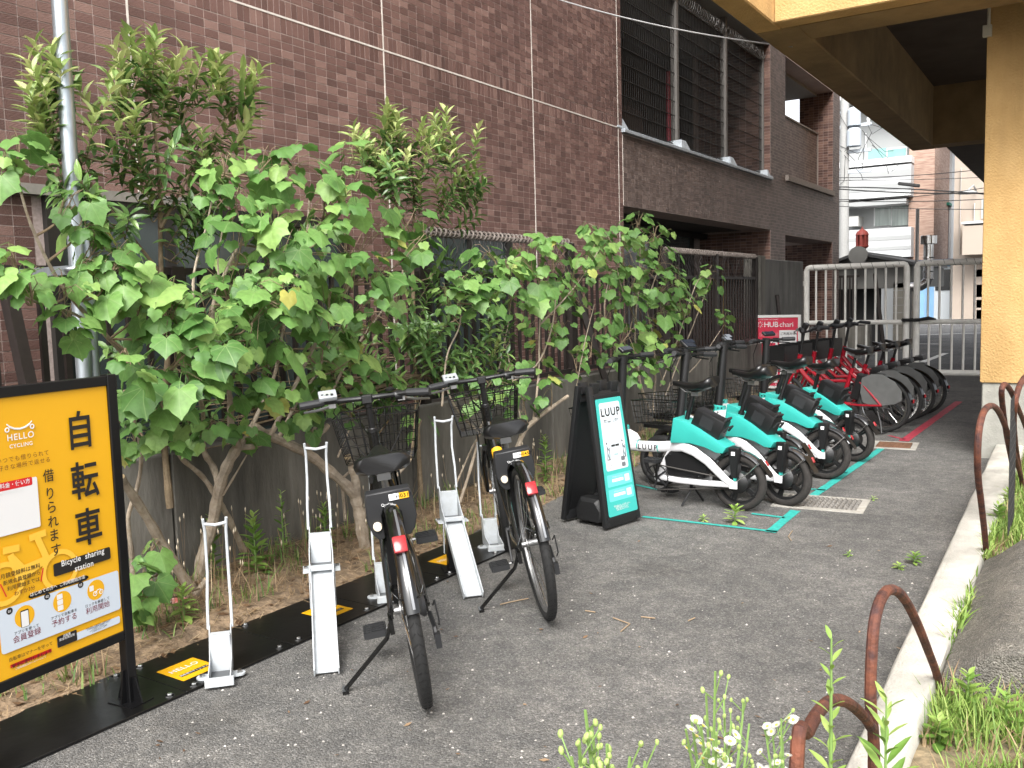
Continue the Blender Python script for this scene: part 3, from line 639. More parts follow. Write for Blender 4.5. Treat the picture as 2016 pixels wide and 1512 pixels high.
# ---- black base plates in a row, with orange stickers and bolts
plate_m = mat('plate_black', (.006,.006,.006), .3, .15, var=.3, vscale=6, bump=.08, bscale=25)
bolt_m = mat('bolt_steel', (.55,.55,.54), .25, .95)
PA = Vector((-2.845, 1.10, 0)); PD = Vector((.022, 1, 0)).normalized(); PS = Vector((PD.y, -PD.x, 0))
ang = math.atan2(PD.y, PD.x)-math.pi/2
lens = [.86, .50, .50, .50, .50, .40]; s_pos = 0; GRP = 'black steel base plates under the bicycle racks'
labs = ['long black steel base plate under the orange station board', 'black base plate with an orange sticker, next to the orange station board', 'black base plate carrying the low white rack', 'black base plate under the first raised white rack', 'black base plate between the two black bicycles', 'black base plate at the end of the row by the teal board']
for i, ln in enumerate(lens):
    c = PA+PD*(s_pos+ln/2); t = thing('base_plate', labs[i], 'base plate', (c.x, c.y, 0), ang, group=GRP)
    MB().bx(-.185, .185, -ln/2+.0015, ln/2-.0015, .004, .0125).build('plate', plate_m, t, bevel=.001)
    for sx in (-.16, .16):
        for sy in (-ln/2+.05, ln/2-.05):
            q = MB().lathe([(0,.0215),(.0075,.0215),(.009,.019),(.009,.0125),(.016,.0125),(.016,.0145)], (sx, sy, 0), 'z', 8); q.build('bolt', bolt_m, t)
    if i in (1, 2, 4):
        yy_ = {1: -.12, 2: .10, 4: -.02}[i]
        st = MB().add([(-.06,yy_-.08,.0132),(.10,yy_-.08,.0132),(.10,yy_+.08,.0132),(-.06,yy_+.08,.0132)], [(0,1,2,3)]).build('sticker', amber, t)
        me = text_mesh('HELLO', .038, white_i, .012, 1.1, 'CENTER'); obj('lettering', me, st, loc=(-.005, yy_, .0138), rot=(0, 0, R(90)))
        MB().add([(.045,yy_-.06,.0137),(.065,yy_-.06,.0137),(.065,yy_+.06,.0137),(.045,yy_+.06,.0137)], [(0,1,2,3)]).build('print', ink, st)
        obj('lettering', text_mesh('自転車ステーション', .0135, white_i, .008, 1, 'CENTER'), st, loc=(.055, yy_, .0142), rot=(0, 0, R(90)))
    s_pos += ln
# ---- white wheel racks
rackw = mat('rack_white', (.46,.49,.515), .38, col2=(.40,.42,.43), vscale=26, var=.1, detail=8)
def hoop_bars(t, x0, z0, ztop, hw, lean=.0):
    """tall two-bar wheel guide; x forward"""
    q = MB()
    for s_ in (-1, 1): q.tube([(x0,hw*1.12*s_,z0),(x0+.02,hw*1.1*s_,z0+.1),(x0+.055,hw*s_,z0+.2),(x0+.05,hw*s_,ztop-.05),(x0+.035,hw*1.1*s_,ztop)], .0056, 8)
    q.tube([(x0+.04,-hw*1.05,ztop-.02),(x0+.045,0,ztop-.028),(x0+.04,hw*1.05,ztop-.02)], .006, 8); return q.build('guide_bar', rackw, t)
def low_rack(label, loc, a):
    t = thing('wheel_rack', label, 'bike rack', (loc[0], loc[1], .013), R(180-a), group='white wheel racks')
    q = MB()
    for s_ in (-1, 1): q.prism([(-.10,.036*s_,.0),(.06,.036*s_,.0),(.09,.036*s_,.16),(.06,.036*s_,.165),(.0,.036*s_,.055),(-.10,.036*s_,.035)], (0,.004*s_,0))
    q.bx(-.12,-.10,-.05,.05,0,.03); q.bx(.02,.06,-.036,.036,.0,.14); q.build('wheel_channel', rackw, t, bevel=.0015)
    q = MB().bx(-.09,.02,-.036,.036,.001,.004); q.build('channel_floor', mat('grey_channel', (.09,.095,.1), .35, .3), t)
    q = MB()
    for s_ in (-1, 1):
        q = MB().lathe([(.0,.0),(.024,.0),(.024,.006),(.0,.006)], (-.02,.062*s_,0), 'z', 14); q.bx(-.044,.004,.041*s_,.062*s_,0,.0055); q.build('flange', rackw, t)
        MB().lathe([(0,.016),(.009,.016),(.010,.006)], (-.02,.066*s_,0), 'z', 6).build('bolt', bolt_m, t)
    hoop_bars(t, .07, .15, .56, .038); return t
def high_rack(label, base, end, a, hgt=.275):
    """base: plate position of the post; end: ramp foot on the ground"""
    d = Vector((base[0]-end[0], base[1]-end[1], 0)); L_ = d.length
    t = thing('wheel_rack', label, 'bike rack', (base[0], base[1], 0), R(180-a), group='white wheel racks')
    MB().bx(-.02,.03,-.025,.025,.0125,hgt).build('post', sblk, t, bevel=.002); MB().bx(-.05,.06,-.05,.05,.0125,.02).build('foot_plate', sblk, t)
    q = MB(); z0, z1 = .01, hgt
    A = Vector((-L_, 0, z0)); B = Vector((-.035, 0, z1-.005))
    q.bar(A, B, .088, .006)
    for s_ in (-1, 1): q.bar(A+Vector((-.025,.044*s_,.012)), B+Vector((0,.044*s_,.014)), .005, .034)
    q.build('ramp', rackw, t, bevel=.001)
    q = MB()
    for s_ in (-1, 1): q.prism([(-.09,.045*s_,hgt-.035),(.05,.045*s_,hgt),(.085,.04*s_,hgt+.15),(.06,.04*s_,hgt+.15),(-.0,.045*s_,hgt+.06),(-.09,.045*s_,hgt+.01)], (0,.004*s_,0))
    q.bx(.03,.05,-.042,.042,hgt,hgt+.13); q.bx(-.075,-.055,-.045,.045,hgt-.0,hgt+.02); q.build('wheel_channel', rackw, t, bevel=.0015)
    MB().bx(-.055,.03,-.04,.04,hgt+.001,hgt+.005).build('channel_floor', MATS['grey_channel'], t)
    q = MB()
    for s_ in (-1, 1):
        q = MB().bx(-.06,.03,.0492*s_,.075*s_,hgt-.01,hgt-.004); q.bx(-.06,-.045,.0495*s_,.053*s_,hgt-.16,hgt-.01); q.build('flange', rackw, t)
        MB().lathe([(0,.016),(.009,.016),(.010,-.0)], (-.005,.064*s_,hgt-.012), 'z', 6).build('bolt', bolt_m, t)
    hoop_bars(t, .07, hgt+.14, hgt+.50, .042); return t
low_rack('low white wheel rack standing alone beside the orange sticker', (-2.655, 2.12), 43)
r2e = onz(637,1330); r3e = onz(932,1178)
high_rack('raised white wheel rack with a ramp, beside the low rack', (-2.66, 2.66), (r2e.x, r2e.y), 45)
low_rack('low white wheel rack holding the black bicycle between the raised racks', (-2.70, 3.10), 43)
high_rack('raised white wheel rack with a ramp, between the two black bicycles', (-2.655, 3.565), (r3e.x, r3e.y), 42)
low_rack('low white wheel rack behind the black bicycle at the teal board', (-2.72, 4.02), 43)

# ---- teal A-frame board
def abs_corner(p): return Vector((p[0], p[1], 0))
BL, FL, FR = Vector((-2.642,4.655,0)), Vector((-2.322,4.593,0)), Vector((-2.25,4.915,0))
U = (FR-FL).normalized(); Nn = Vector((U.y, -U.x, 0)); depth = .327; wd = (FR-FL).length; HT = .86
ctr = (FL+FR)/2-Nn*depth/2
t = thing('a_frame_board', 'black plastic A-frame board with a teal and white poster', 'sign', ctr, math.atan2(U.y, U.x))   # local x = along board, -y = front
hw = wd/2; apb = mat('board_plastic', (.007,.0073,.008), .5, bump=.2, bscale=120)
def leaf(sgn, name):
    """sgn=-1 front leaf; sloping frame"""
    y0 = sgn*depth/2; y1 = sgn*.035; q = MB(); th = .03
    def P(u, s_, off=0.): 
        y = y0+(y1-y0)*s_; z = .02+(HT-.02)*s_; return Vector((u, y-sgn*off, z))
    tw_ = hw*.80
    def quadbar(a, b, wv):    # bar along leaf
        q.bar(a, b, wv, th, up=(0, -sgn, .16))
    for s_ in (-1, 1): quadbar(P(s_*(hw-.02), 0), P(s_*(tw_-.0), .97), .04)
    quadbar(P(-hw+.02, .03), P(hw-.02, .03), .06); quadbar(P(-tw_+.01, .95), P(-.055, .95), .07); quadbar(P(.055, .95), P(tw_-.01, .95), .07); quadbar(P(-tw_+.01,.88), P(tw_-.01,.88), .05)
    return q.build(name, apb, t, bevel=.006, seg=2)
leaf(-1, 'front_leaf'); leaf(1, 'back_leaf')
def PV(u, s_, off): y = -depth/2+(-.035+depth/2)*s_; z = .02+(HT-.02)*s_; return Vector((u, y-off, z))
sl = (PV(0,1,0)-PV(0,0,0)); Ls = sl.length; sv = sl.normalized(); nn = Vector((1,0,0)).cross(sv)   # outward normal of the front leaf
Mb = Matrix(((1,0,nn.x,0),(0,sv.y,nn.y,PV(0,0,0).y),(0,sv.z,nn.z,PV(0,0,0).z),(0,0,0,1))).copy()
tb = hw*.96; tt_ = hw*.80
q = MB(); q.M = Mb; q.prism([(-tb,.03,-.006),(tb,.03,-.006),(tt_,Ls*.93,-.006),(-tt_,Ls*.93,-.006)], (0,0,.012)); q.build('leaf_panel', apb, t)
q = MB(); q.M = Mb @ Matrix.Scale(1, 4); q.prism([(-tb,.05,0),(tb,.05,0),(tt_,Ls*.92,0),(-tt_,Ls*.92,0)], (0,0,.01)); q.M = Matrix.Translation((0,depth,0)) @ Matrix.Diagonal((1,-1,1,1)) @ Matrix.Translation((0,depth,0)) @ Mb; q2 = MB(); q2.M = Matrix.Diagonal((1,-1,1,1)) @ Mb; q2.prism([(-tb,.05,-.006),(tb,.05,-.006),(tt_,Ls*.92,-.006),(-tt_,Ls*.92,-.006)], (0,0,.01)); q2.build('leaf_panel', apb, t)
teal_i = mat('teal_print', (.04,.37,.335), .4); card = mat('card_print', (.55,.61,.65), .4)
def shear(u, v): return u*(1-(1-.80/.96*1.0)*v/Ls)           # board narrows upwards
def ap(pts, m, h, name='print', par=None): q = MB(); q.M = Mb; q.add([(shear(a, b), b, h) for a, b in pts], [tuple(range(len(pts)))]); return q.build(name, m, par or po, smooth=0)
q = MB(); q.M = Mb; pp = [(shear(a, b), b, .0165) for a, b in rrect(-hw*.80, hw*.86, .055, Ls*.875, .012)]; q.prism(pp, (0, 0, .003)); po = q.build('poster', teal_i, t, smooth=0)
def aw(body, size, m, u, v, h=.0215, **kw):
    me = text_mesh(body, size, m, kw.get('bold', 0), kw.get('spacing', 1), kw.get('align', 'CENTER'), kw.get('line', 1)); return obj('lettering', me, po, M=Mb @ Matrix.Translation((shear(u, v), v, h)))
ap(rrect(-.105, .115, Ls*.375, Ls*.845, .014), card, .0202)
aw('LUUP', .066, ink, .005, Ls*.775, bold=.028, spacing=1.18)
aw('電動キックボード・自転車の\n新しい移動を、はじめよう', .011, ink, .005, Ls*.715, bold=.004)
ap(rrect(-.03, .052, Ls*.565, Ls*.665, .002), mat('paper_white', (.6,.63,.66), .5), .0206)
for u0, u1 in ((-.03,.008),(.012,.05)): ap(rrect(u0, u1, Ls*.535, Ls*.55, .002), ink, .0208)
for u0 in (-.075, .085):
    q = MB(); q.M = Mb
    for a, b in (((u0,.50),(u0,.55)),((u0,.50),(u0+.012,.455)),((u0,.50),(u0-.008,.455)),((u0,.54),(u0+.015,.515)),((u0+.016,.455),(u0+.022,.535)),((u0-.012,.452),(u0+.02,.452))): q.tube([(shear(a[0],a[1]*Ls),a[1]*Ls,.0207),(shear(b[0],b[1]*Ls),b[1]*Ls,.0207)], .003, 5)
    q.lathe([(0,0),(.007,0),(.007,.001),(0,.001)], (shear(u0,.565*Ls),.565*Ls,.0205), 'z', 10); q.build('print', mat('grey_ink', (.12,.13,.14), .5), po)
ap(rrect(-.09, .105, Ls*.467, Ls*.492, .004), mat('pale_teal_print', (.5,.66,.7), .4), .0205); aw('利用可能', .009, ink, .008, Ls*.479)
for v0, s1, s2 in ((.425, '1 アプリ', 'アプリをダウンロード'), (.383, '2 ポート', '目的地のポートを選択')):
    ap(rrect(-.092, .105, Ls*(v0-.001), Ls*(v0+.037), .004), MATS['paper_white'], .0206); aw(s1, .0125, ink, -.05, Ls*(v0+.024), bold=.006); aw(s2, .0075, ink, -.035, Ls*(v0+.009)); ap(rrect(.05, .09, Ls*(v0+.003), Ls*(v0+.034), .008), MATS['grey_ink'], .0208)
teal_d = mat('teal_light_print', (.12,.58,.52), .4)
for v0 in (.265, .165):
    ap(rrect(-.11, .125, Ls*v0, Ls*(v0+.082), .006), teal_d, .0202); ap(rrect(-.065, .045, Ls*(v0+.03), Ls*(v0+.05), .002), white_i, .0206); ap(rrect(.06, .105, Ls*(v0+.018), Ls*(v0+.066), .005), MATS['paper_white'], .0206)
    aw('ダウンロードはこちら', .0095, white_i, -.01, Ls*(v0+.063)); aw('App / Web', .008, ink, -.02, Ls*(v0+.039))
aw('道路交通法を守ってご利用ください。\n飲酒運転は禁止されています。\n歩道での走行はできません。\nお問い合わせはアプリから', .0095, white_i, 0, Ls*.115, line=.9)
# water-filled weight inside
q = MB(); rings = []
for i, x in enumerate((-.12,-.10,-.03,-.025,.025,.03,.10,.12)):
    g_ = .012 if i in (3,4) else 0; e = .02 if i in (0,7) else 0
    rings.append([(x,-.10+e,.03),(x,.10-e,.03),(x,.11-e,.09),(x,.07-e,.165-g_-e),(x,-.07+e,.165-g_-e),(x,-.11+e,.09)])
q.loft(rings); wt = q.build('weight', blkg if 'blkg' in globals() else apb, t, bevel=.008, seg=2)
q = MB()
for x in (-.065, .0, .065): q.tube([(x,-.108,.06),(x,-.113,.09),(x,-.073,.166)], .004, 6)
q.build('rib', mat('rib_grey', (.2,.21,.22), .4), wt)

# ---- red and white board by the gate
HP = ony(1527, 690, 12.2); t = thing('advertising_board', 'red and white bicycle share board in a white frame beside the gate', 'sign', (HP.x, 12.2, 0), R(2))
bw_, bt_ = .315, 1.035
wf = mat('white_frame', (.7,.7,.68), .4)
q = MB()
for s_ in (-1, 1): q.bx(s_*bw_-.018, s_*bw_+.018, -.018, .018, 0, bt_)
for z in (.06, bt_-.018): q.bx(-bw_+.018, bw_-.018, -.018, .018, z-.018, z+.018)
q.build('frame', wf, t, bevel=.003)
rp_ = mat('red_poster', (.58,.035,.075), .4); q = MB().bx(-bw_+.018, bw_-.018, -.008, .008, .078, bt_-.036); bp_ = q.build('poster', rp_, t)
Mh = Matrix(((1,0,0,0),(0,0,-1,-.0085),(0,1,0,0),(0,0,0,1)))
def hp(u0, u1, v0, v1, r, m, h=.001): q = MB(); q.M = Mh; q.add([(a, b, h) for a, b in rrect(u0, u1, v0, v1, r)], [tuple(range(24))]); return q.build('print', m, bp_, smooth=0)
obj('lettering', text_mesh('HUB', .10, white_i, .012, .95, 'LEFT'), bp_, M=Mh @ Matrix.Translation((-.155, .905, .002))); obj('lettering', text_mesh('chari', .10, white_i, -.002, .95, 'LEFT'), bp_, M=Mh @ Matrix.Translation((.052, .905, .002)))
q = MB(); q.M = Mh
for i in range(8): a = 2*math.pi*i/8; q.tube([(-.205+.018*math.cos(a), .91+.018*math.sin(a), .001), (-.205+.042*math.cos(a), .91+.042*math.sin(a), .001)], .004, 4)
q.build('emblem', white_i, bp_)
obj('lettering', text_mesh('BICYCLE SHARE CYCLE PORT', .022, white_i, 0, 1, 'LEFT'), bp_, M=Mh @ Matrix.Translation((-.25, .975, .002)))
hp(.05, .28, .52, .83, .008, white_i); hp(-.22, .04, .74, .80, .006, mat('red_light', (.62,.10,.13), .4)); hp(-.24, .03, .12, .70, .006, white_i); hp(.06, .27, .12, .33, .006, white_i); hp(-.21, 0, .5, .66, .004, rp_, .0015)
obj('lettering', text_mesh('ご利用方法', .04, ink, .01, 1, 'CENTER'), bp_, M=Mh @ Matrix.Translation((.165, .78, .002))); obj('lettering', text_mesh('シェアサイクル', .03, white_i, .01, 1, 'CENTER'), bp_, M=Mh @ Matrix.Translation((-.09, .77, .002)))
mb = MB()
for s_ in (-1, 1): mb.bar((s_*bw_, .0, .03), (s_*bw_, .22, .015), .03, .03); mb.bar((s_*bw_, .0, .03), (s_*bw_, -.16, .015), .03, .03)
mb.build('foot', wf, t)
# ================================================================ bicycles
rubber = mat('rubber', (.011,.011,.011), .75, var=.2, vscale=60, bump=.3, bscale=200)
rubber_d = mat('dusty_rubber', (.022,.019,.017), .85, var=.3, vscale=40, bump=.3, bscale=200)
blk = mat('black_paint', (.004,.004,.004), .22, coat=.5)
blkp = mat('black_plastic', (.007,.007,.0075), .42, bump=.1, bscale=300)
blkg = mat('dark_grey_plastic', (.016,.0165,.018), .5, bump=.1, bscale=300)
vinyl = mat('saddle_vinyl', (.006,.006,.0065), .3, bump=.12, bscale=250)
chrome = mat('bright_steel', (.62,.62,.62), .22, 1.)
steel = mat('dull_steel', (.3,.3,.3), .4, .9)
redr = mat('red_reflector', (.34,.004,.01), .25, coat=.6, bump=.6, bscale=900)
whitep = mat('white_frame_paint', (.62,.62,.635), .3, coat=.3, var=.04, vscale=12)
teal = mat('teal_paint', (.035,.36,.315), .35, coat=.2, var=.05, vscale=10)
redp = mat('red_frame_paint', (.27,.006,.016), .25, coat=.5)
grey_g = mat('grey_guard', (.10,.102,.10), .5, var=.12, vscale=14)
yel = mat('yellow_print', (.72,.38,.015), .5)
wht = mat('white_print', (.8,.8,.8), .5)
def arc(c, r, a0, a1, n=16, y=0.): return [(c[0]+r*math.cos(R(a0+(a1-a0)*i/n)), y, c[1]+r*math.sin(R(a0+(a1-a0)*i/n))) for i in range(n+1)]
def wheel_spoked(par, cx, r, tw, rim_m, n_sp=28, cz=None, tyre=rubber):
    cz = r if cz is None else cz; c = (0, 0, 0)
    Rr = r-tw*2+.004
    mb = MB().lathe([(Rr+.004, -.012), (Rr+.006, -.0125), (Rr-.016, -.010), (Rr-.019, 0), (Rr-.016, .010), (Rr+.006, .0125), (Rr+.004, .012)], c, 'y', 48)
    wo = mb.build('wheel', rim_m, par); wo.location = (cx, 0, cz)
    mb = MB(); mb.torus(c, r-tw, tw, 'y', 56, 12); mb.build('tyre', tyre, wo)
    # tread grooves
    mb = MB()
    for i in range(64):
        t = 2*math.pi*i/64
        for sgn in (-1, 1):
            P = []
            for k, (ph, dt) in enumerate(((.15, 0), (.55, .03), (.95, .05))):
                rr = r-tw+(tw+.0006)*math.cos(ph); yy_ = sgn*(tw+.0006)*math.sin(ph); tt = t+dt; P.append((rr*math.cos(tt), yy_, rr*math.sin(tt)))
            mb.tube(P, .0011, 4)
    mb.build('tread', mat('tread_groove', (.006,.006,.006), .9), wo)
    mb = MB(); mb.lathe([(.012,-.05),(.014,-.032),(.03,-.031),(.03,-.027),(.015,-.024),(.015,.024),(.03,.027),(.03,.031),(.014,.032),(.012,.05)], c, 'y', 14); mb.build('hub', steel, wo)
    mb = MB()
    for i in range(n_sp):
        t = 2*math.pi*i/n_sp; s_ = 1 if i % 2 else -1; t2 = t+(.55 if (i//2) % 2 else -.55)
        mb.tube([(.029*math.cos(t2), .028*s_, .029*math.sin(t2)), ((Rr-.012)*math.cos(t), .003*s_, (Rr-.012)*math.sin(t))], .0011, 4, cap=False)
    mb.build('spoke', chrome, wo); return wo
def saddle(par, x, z, L_=.27, W_=.2, tilt=0.):
    mb = MB(); rings = []; n = 12
    for i in range(n+1):
        u = i/n; xx = x-L_*.5+L_*u
        wd = W_/2*(1-.0*u) if u < .3 else W_/2*(1-.80*((u-.3)/.7)**.75)
        if u == 0: wd *= .8
        if u == 1: wd *= .7
        h = .07-.038*u; top = z+.012*math.cos(u*6.28)*.8+(.012 if u < .15 else 0)+tilt*(u-.5)
        ring = []
        for k in range(14):
            a = 2*math.pi*k/14; cy, cz = math.cos(a), math.sin(a)
            yy_ = wd*math.copysign(abs(cy)**.6, cy); dip = -.014*math.exp(-(yy_/(W_*.13))**2)*(1-u) if cz > 0 else 0
            ring.append((xx, yy_, top-h/2+h/2*math.copysign(abs(cz)**.75, cz)+dip))
        rings.append(ring)
    mb.loft(rings); so_ = mb.build('saddle', vinyl, par, smooth=60)
    mb = MB()
    for s_ in (-1, 1): mb.tube([(x-.09, .035*s_, z-.05), (x-.02, .022*s_, z-.075), (x+.05, .02*s_, z-.07), (x+.1, .012*s_, z-.04)], .004, 6)
    mb.bx(x-.04, x+.01, -.025, .025, z-.095, z-.068); mb.build('rail', steel, so_); return so_
def basket(par, x0, x1, w0, w1, z0, z1, m, name='basket', step=.038):
    """wire basket: floor x0..x1, half widths w0 bottom, w1 top"""
    mb = MB(); dx = (x1-x0)*.06; r = .0022
    B = [(x0+dx, -w0), (x1-dx, -w0), (x1-dx, w0), (x0+dx, w0)]; T = [(x0-dx, -w1), (x1+dx*1.5, -w1), (x1+dx*1.5, w1), (x0-dx, w1)]
    def lv(t): return [(B[i][0]+(T[i][0]-B[i][0])*t, B[i][1]+(T[i][1]-B[i][1])*t, z0+(z1-z0)*t) for i in range(4)]
    nz = max(3, int((z1-z0)/step))
    for k in range(nz+1):
        q = lv(k/nz); mb.tube(q+[q[0]], r*(2 if k == nz else 1.2 if k == 0 else 1), 5)
    q0, q1 = lv(0), lv(1)
    for e in range(4):
        a0, b0, a1, b1 = Vector(q0[e]), Vector(q0[(e+1) % 4]), Vector(q1[e]), Vector(q1[(e+1) % 4]); n_ = int((b1-a1).length/step)
        for i in range(n_): t = i/n_; mb.tube([a0.lerp(b0, t), a1.lerp(b1, t)], r, 4, cap=False)
    n_ = int(w0*2/step)
    for i in range(n_+1): y = -w0+2*w0*i/n_; mb.tube([(q0[0][0], y, z0), (q0[1][0], y, z0)], r, 4, cap=False)
    n_ = int((x1-x0)/step)
    for i in range(n_+1): x = q0[0][0]+(q0[1][0]-q0[0][0])*i/n_; mb.tube([(x, -w0, z0), (x, w0, z0)], r, 4, cap=False)
    return mb.build(name, m, par)
def pedal(par, x, y, z, side):
    mb = MB(); 
    mb.cyl((x, y, z), (x, y+side*.10, z), .007, n=8); po = mb.build('pedal', steel, par)
    mb = MB()
    mb.bx(x-.045, x+.045, y+side*.015, y+side*.022, z-.011, z+.011); mb.bx(x-.045, x+.045, y+side*.093, y+side*.10, z-.011, z+.011)
    for k in range(5): xx = x-.045+.09*k/4; mb.bx(xx-.004, xx+.004, y+side*.022, y+side*.093, z-.012, z+.012)
    mb.bx(x-.045, x+.045, y+side*.07, y+side*.093, z-.010, z+.010)
    mb.build('tread_plate', blkg, po); return po
def text_on(par, body, size, m, loc, rot, align='CENTER', bold=0., spacing=1., name='lettering'):
    me = text_mesh(body, size, m, bold, spacing, align); return obj(name, me, par, loc=loc, rot=rot)

def city_bike(label, loc, rot, steer, code):
    t = thing('black_bicycle', label, 'bicycle', loc, rot=rot, group='black share bicycles beside the white racks')
    wb = 1.08; r = .33
    wheel_spoked(t, 0, r, .0205, steel); 
    # rear stays, frame
    mb = MB()
    bb = (.45, .28); st = (.345, .63); hd0, hd1 = (.935, .62), (.885, .82)
    for s_ in (-1, 1):
        mb.tube([(.0, .062*s_, .33), (.2, .058*s_, .305), (.44, .035*s_, .28)], .0105, 8); mb.tube([(.0, .062*s_, .33), (.13, .055*s_, .46), (.33, .02*s_, .60)], .0085, 8)
        mb.bx(-.02, .02, .056*s_, .063*s_, .31, .35)
    mb.cyl((bb[0], -.037, bb[1]), (bb[0], .037, bb[1]), .024)
    mb.cyl((.45, 0, .28), (.345, 0, .64), .017); mb.cyl((.345, 0, .62), (.343, 0, .66), .022)
    mb.tube([(.44, 0, .30), (.60, 0, .345), (.75, 0, .46), (.92, 0, .66)], [.03, .029, .027, .024], 12); mb.tube([(.365, 0, .50), (.58, 0, .47), (.78, 0, .58), (.905, 0, .745)], .016, 10)
    mb.cyl((hd0[0], 0, hd0[1]), (hd1[0], 0, hd1[1]), .024, n=14); fr = mb.build('frame', blk, t)
    for p_ in (((.70, .52), (.62, .43)) if code == 'H0457' else ()): MB().cyl((p_[0], .0, p_[1]+.045), (p_[0]+.05, .0, p_[1]+.09), .0285, n=12).build('frame_band', yel, fr)
    # battery and lock
    MB().box((.295, 0, .475), (.085, .085, .30), (0, R(-16), 0)).build('battery', blkp, t, bevel=.015, seg=2)
    MB().box((.253, .0, .475), (.004, .05, .2), (0, R(-16), 0)).build('battery_label', mat('silver_print', (.4,.4,.42), .3, .5), t)
    q = Matrix.Translation((.175, 0, .625)) @ Euler((0, R(-6), 0)).to_matrix().to_4x4()
    out = [(-.078,.085),(.078,.085),(.085,.04),(.088,-.02),(.075,-.065),(.055,-.09),(.034,-.085),(.034,-.0),(.02,.032),(-.02,.032),(-.034,0),(-.034,-.085),(-.055,-.09),(-.075,-.065),(-.088,-.02),(-.085,.04)]
    mb = MB(); mb.M = q; mb.prism([(-.02, a, b) for a, b in out], (.05, 0, 0)); lk = mb.build('wheel_lock', blkg, t, bevel=.004)
    mb = MB(); mb.M = q; mb.bx(-.0235, -.0215, -.035, .0, .05, .072); mb.build('label', wht, lk)
    mb = MB(); mb.M = q; mb.bx(-.0235, -.0215, -.07, -.036, .05, .072); mb.build('label', yel, lk)
    mb = MB(); mb.M = q; mb.lathe([(.0, -.004), (.014, -.004), (.016, 0), (.016, .012), (0, .013)], (-.03, .055, -.035), 'x', 12); mb.build('button', mat('cream_button', (.7,.62,.5), .4), lk)
    M_ = q @ Euler((R(90), 0, R(-90))).to_matrix().to_4x4()
    o = obj('lettering', text_mesh(code, .02, blk, .01, 1.1, 'CENTER'), lk, M=q @ Matrix.Translation((-.0245, -.053, .061)) @ Matrix(((0,0,-1,0),(-1,0,0,0),(0,1,0,0),(0,0,0,1))))
    for i_, (a_, b_) in enumerate((('HELLO', -.012), ('CYCLING', -.028))): pass
    obj('lettering', text_mesh('Quality', .014, wht, 0, 1, 'CENTER'), lk, M=q @ Matrix.Translation((-.0225, .01, .038)) @ Matrix(((0,0,-1,0),(-1,0,0,0),(0,1,0,0),(0,0,0,1))))
    # fenders
    def fender(cx, cz, a0, a1, name, R_=.352):
        mb = MB(); rings = []
        for i in range(25):
            a = R(a0+(a1-a0)*i/24); ring = []
            for (dy, dr) in ((-.026,-.012),(-.02,.0),(0,.005),(.02,.0),(.026,-.012),(.018,-.004),(0,.001),(-.018,-.004)): ring.append((cx+(R_+dr)*math.cos(a), dy, cz+(R_+dr)*math.sin(a)))
            rings.append(ring)
        return mb.loft(rings).build(name, blk, t, smooth=60)
    fe = fender(0, r, 42, 164, 'rear_fender')
    mb = MB(); rings = []
    for i in range(9):
        a = R(98+64*i/8); rings.append([(.3585*math.cos(a), dy, r+.3585*math.sin(a)) for dy in (-.010, -.002)])
    mb.loft(rings, cap=False, closed=False).build('stripe', mat('silver_strip', (.13,.135,.145), .3, .3), fe)
    a = R(129); mb = MB(); mb.box((.368*math.cos(a), 0, r+.368*math.sin(a)), (.018, .044, .055), (0, R(36), 0)); mb.build('reflector', redr, fe, bevel=.006, seg=2)
    mb = MB()
    for s_ in (-1, 1): mb.tube([(.0, .066*s_, .33), (-.16, .05*s_, .45), (-.325, .028*s_, .47)], .0028, 6)
    mb.build('fender_stay', blk, t)
    # drivetrain
    mb = MB(); mb.lathe([(.03,-.004),(.085,-.003),(.09,0),(.085,.003),(.03,.004)], (.45, -.05, .28), 'y', 24); mb.build('chainring', blkg, t)
    mb = MB(); 
    for (z0, z1) in ((.37, .352), (.19, .308)): mb.tube([(.45, -.05, z0), (.0, -.05, z1)], .005, 6)
    mb.build('chain', mat('chain_steel', (.09,.085,.08), .5, .8), t)
    mb = MB(); mb.lathe([(.01,-.012),(.036,-.01),(.04,0),(.03,.012),(.01,.014)], (0, -.045, .33), 'y', 18); mb.tube([(.0, -.065, .30), (.02, -.075, .24), (-.01, -.075, .19)], .008, 6); mb.box((-.005, -.078, .20), (.03, .02, .05)); mb.tube([(-.02,-.08,.33),(-.06,-.085,.36),(-.05,-.09,.28),(.0,-.09,.25)], .003, 6); mb.build('derailleur', blkg, t, smooth=40)
    for s_, dx_, dz_ in ((1, -.115, -.125), (-1, .115, .125)):
        mb = MB(); mb.bar((.45, .055*s_, .28), (.45+dx_, .068*s_, .28+dz_), .012, .022); mb.cyl((.45,.04*s_,.28),(.45,.06*s_,.28),.014); mb.build('crank', steel if s_ < 0 else blkg, t, bevel=.003)
        pedal(t, .45+dx_, .072*s_, .28+dz_, s_)
    mb = MB(); mb.tube([(.05, .07, .27), (.06, .09, .22), (.13, .26, .26*math.tan(-rot[0])+.012)], .0085, 8); mb.box((.13, .262, .26*math.tan(-rot[0])+.008), (.05, .022, .012)); mb.bx(.0, .08, .06, .075, .25, .30); mb.build('kickstand', blk, t)
    mb = MB(); mb.cyl((.342, 0, .63), (.325, 0, .735), .0125); mb.build('seat_post', steel, t)
    saddle(t, .345, .81, .275, .205)
    # steering assembly about the head axis
    ax = Vector((hd1[0]-hd0[0], 0, hd1[1]-hd0[1])).normalized(); h0 = Vector((hd0[0], 0, hd0[1]))
    SM = Matrix.Translation(h0) @ Matrix.Rotation(steer, 4, ax) @ Matrix.Translation(-h0)
    wf = wheel_spoked(t, 0, r, .0205, steel); wf.matrix_basis = SM @ Matrix.Translation((wb, 0, r))
    def sm(): q_ = MB(); q_.M = SM; return q_
    mb = sm()
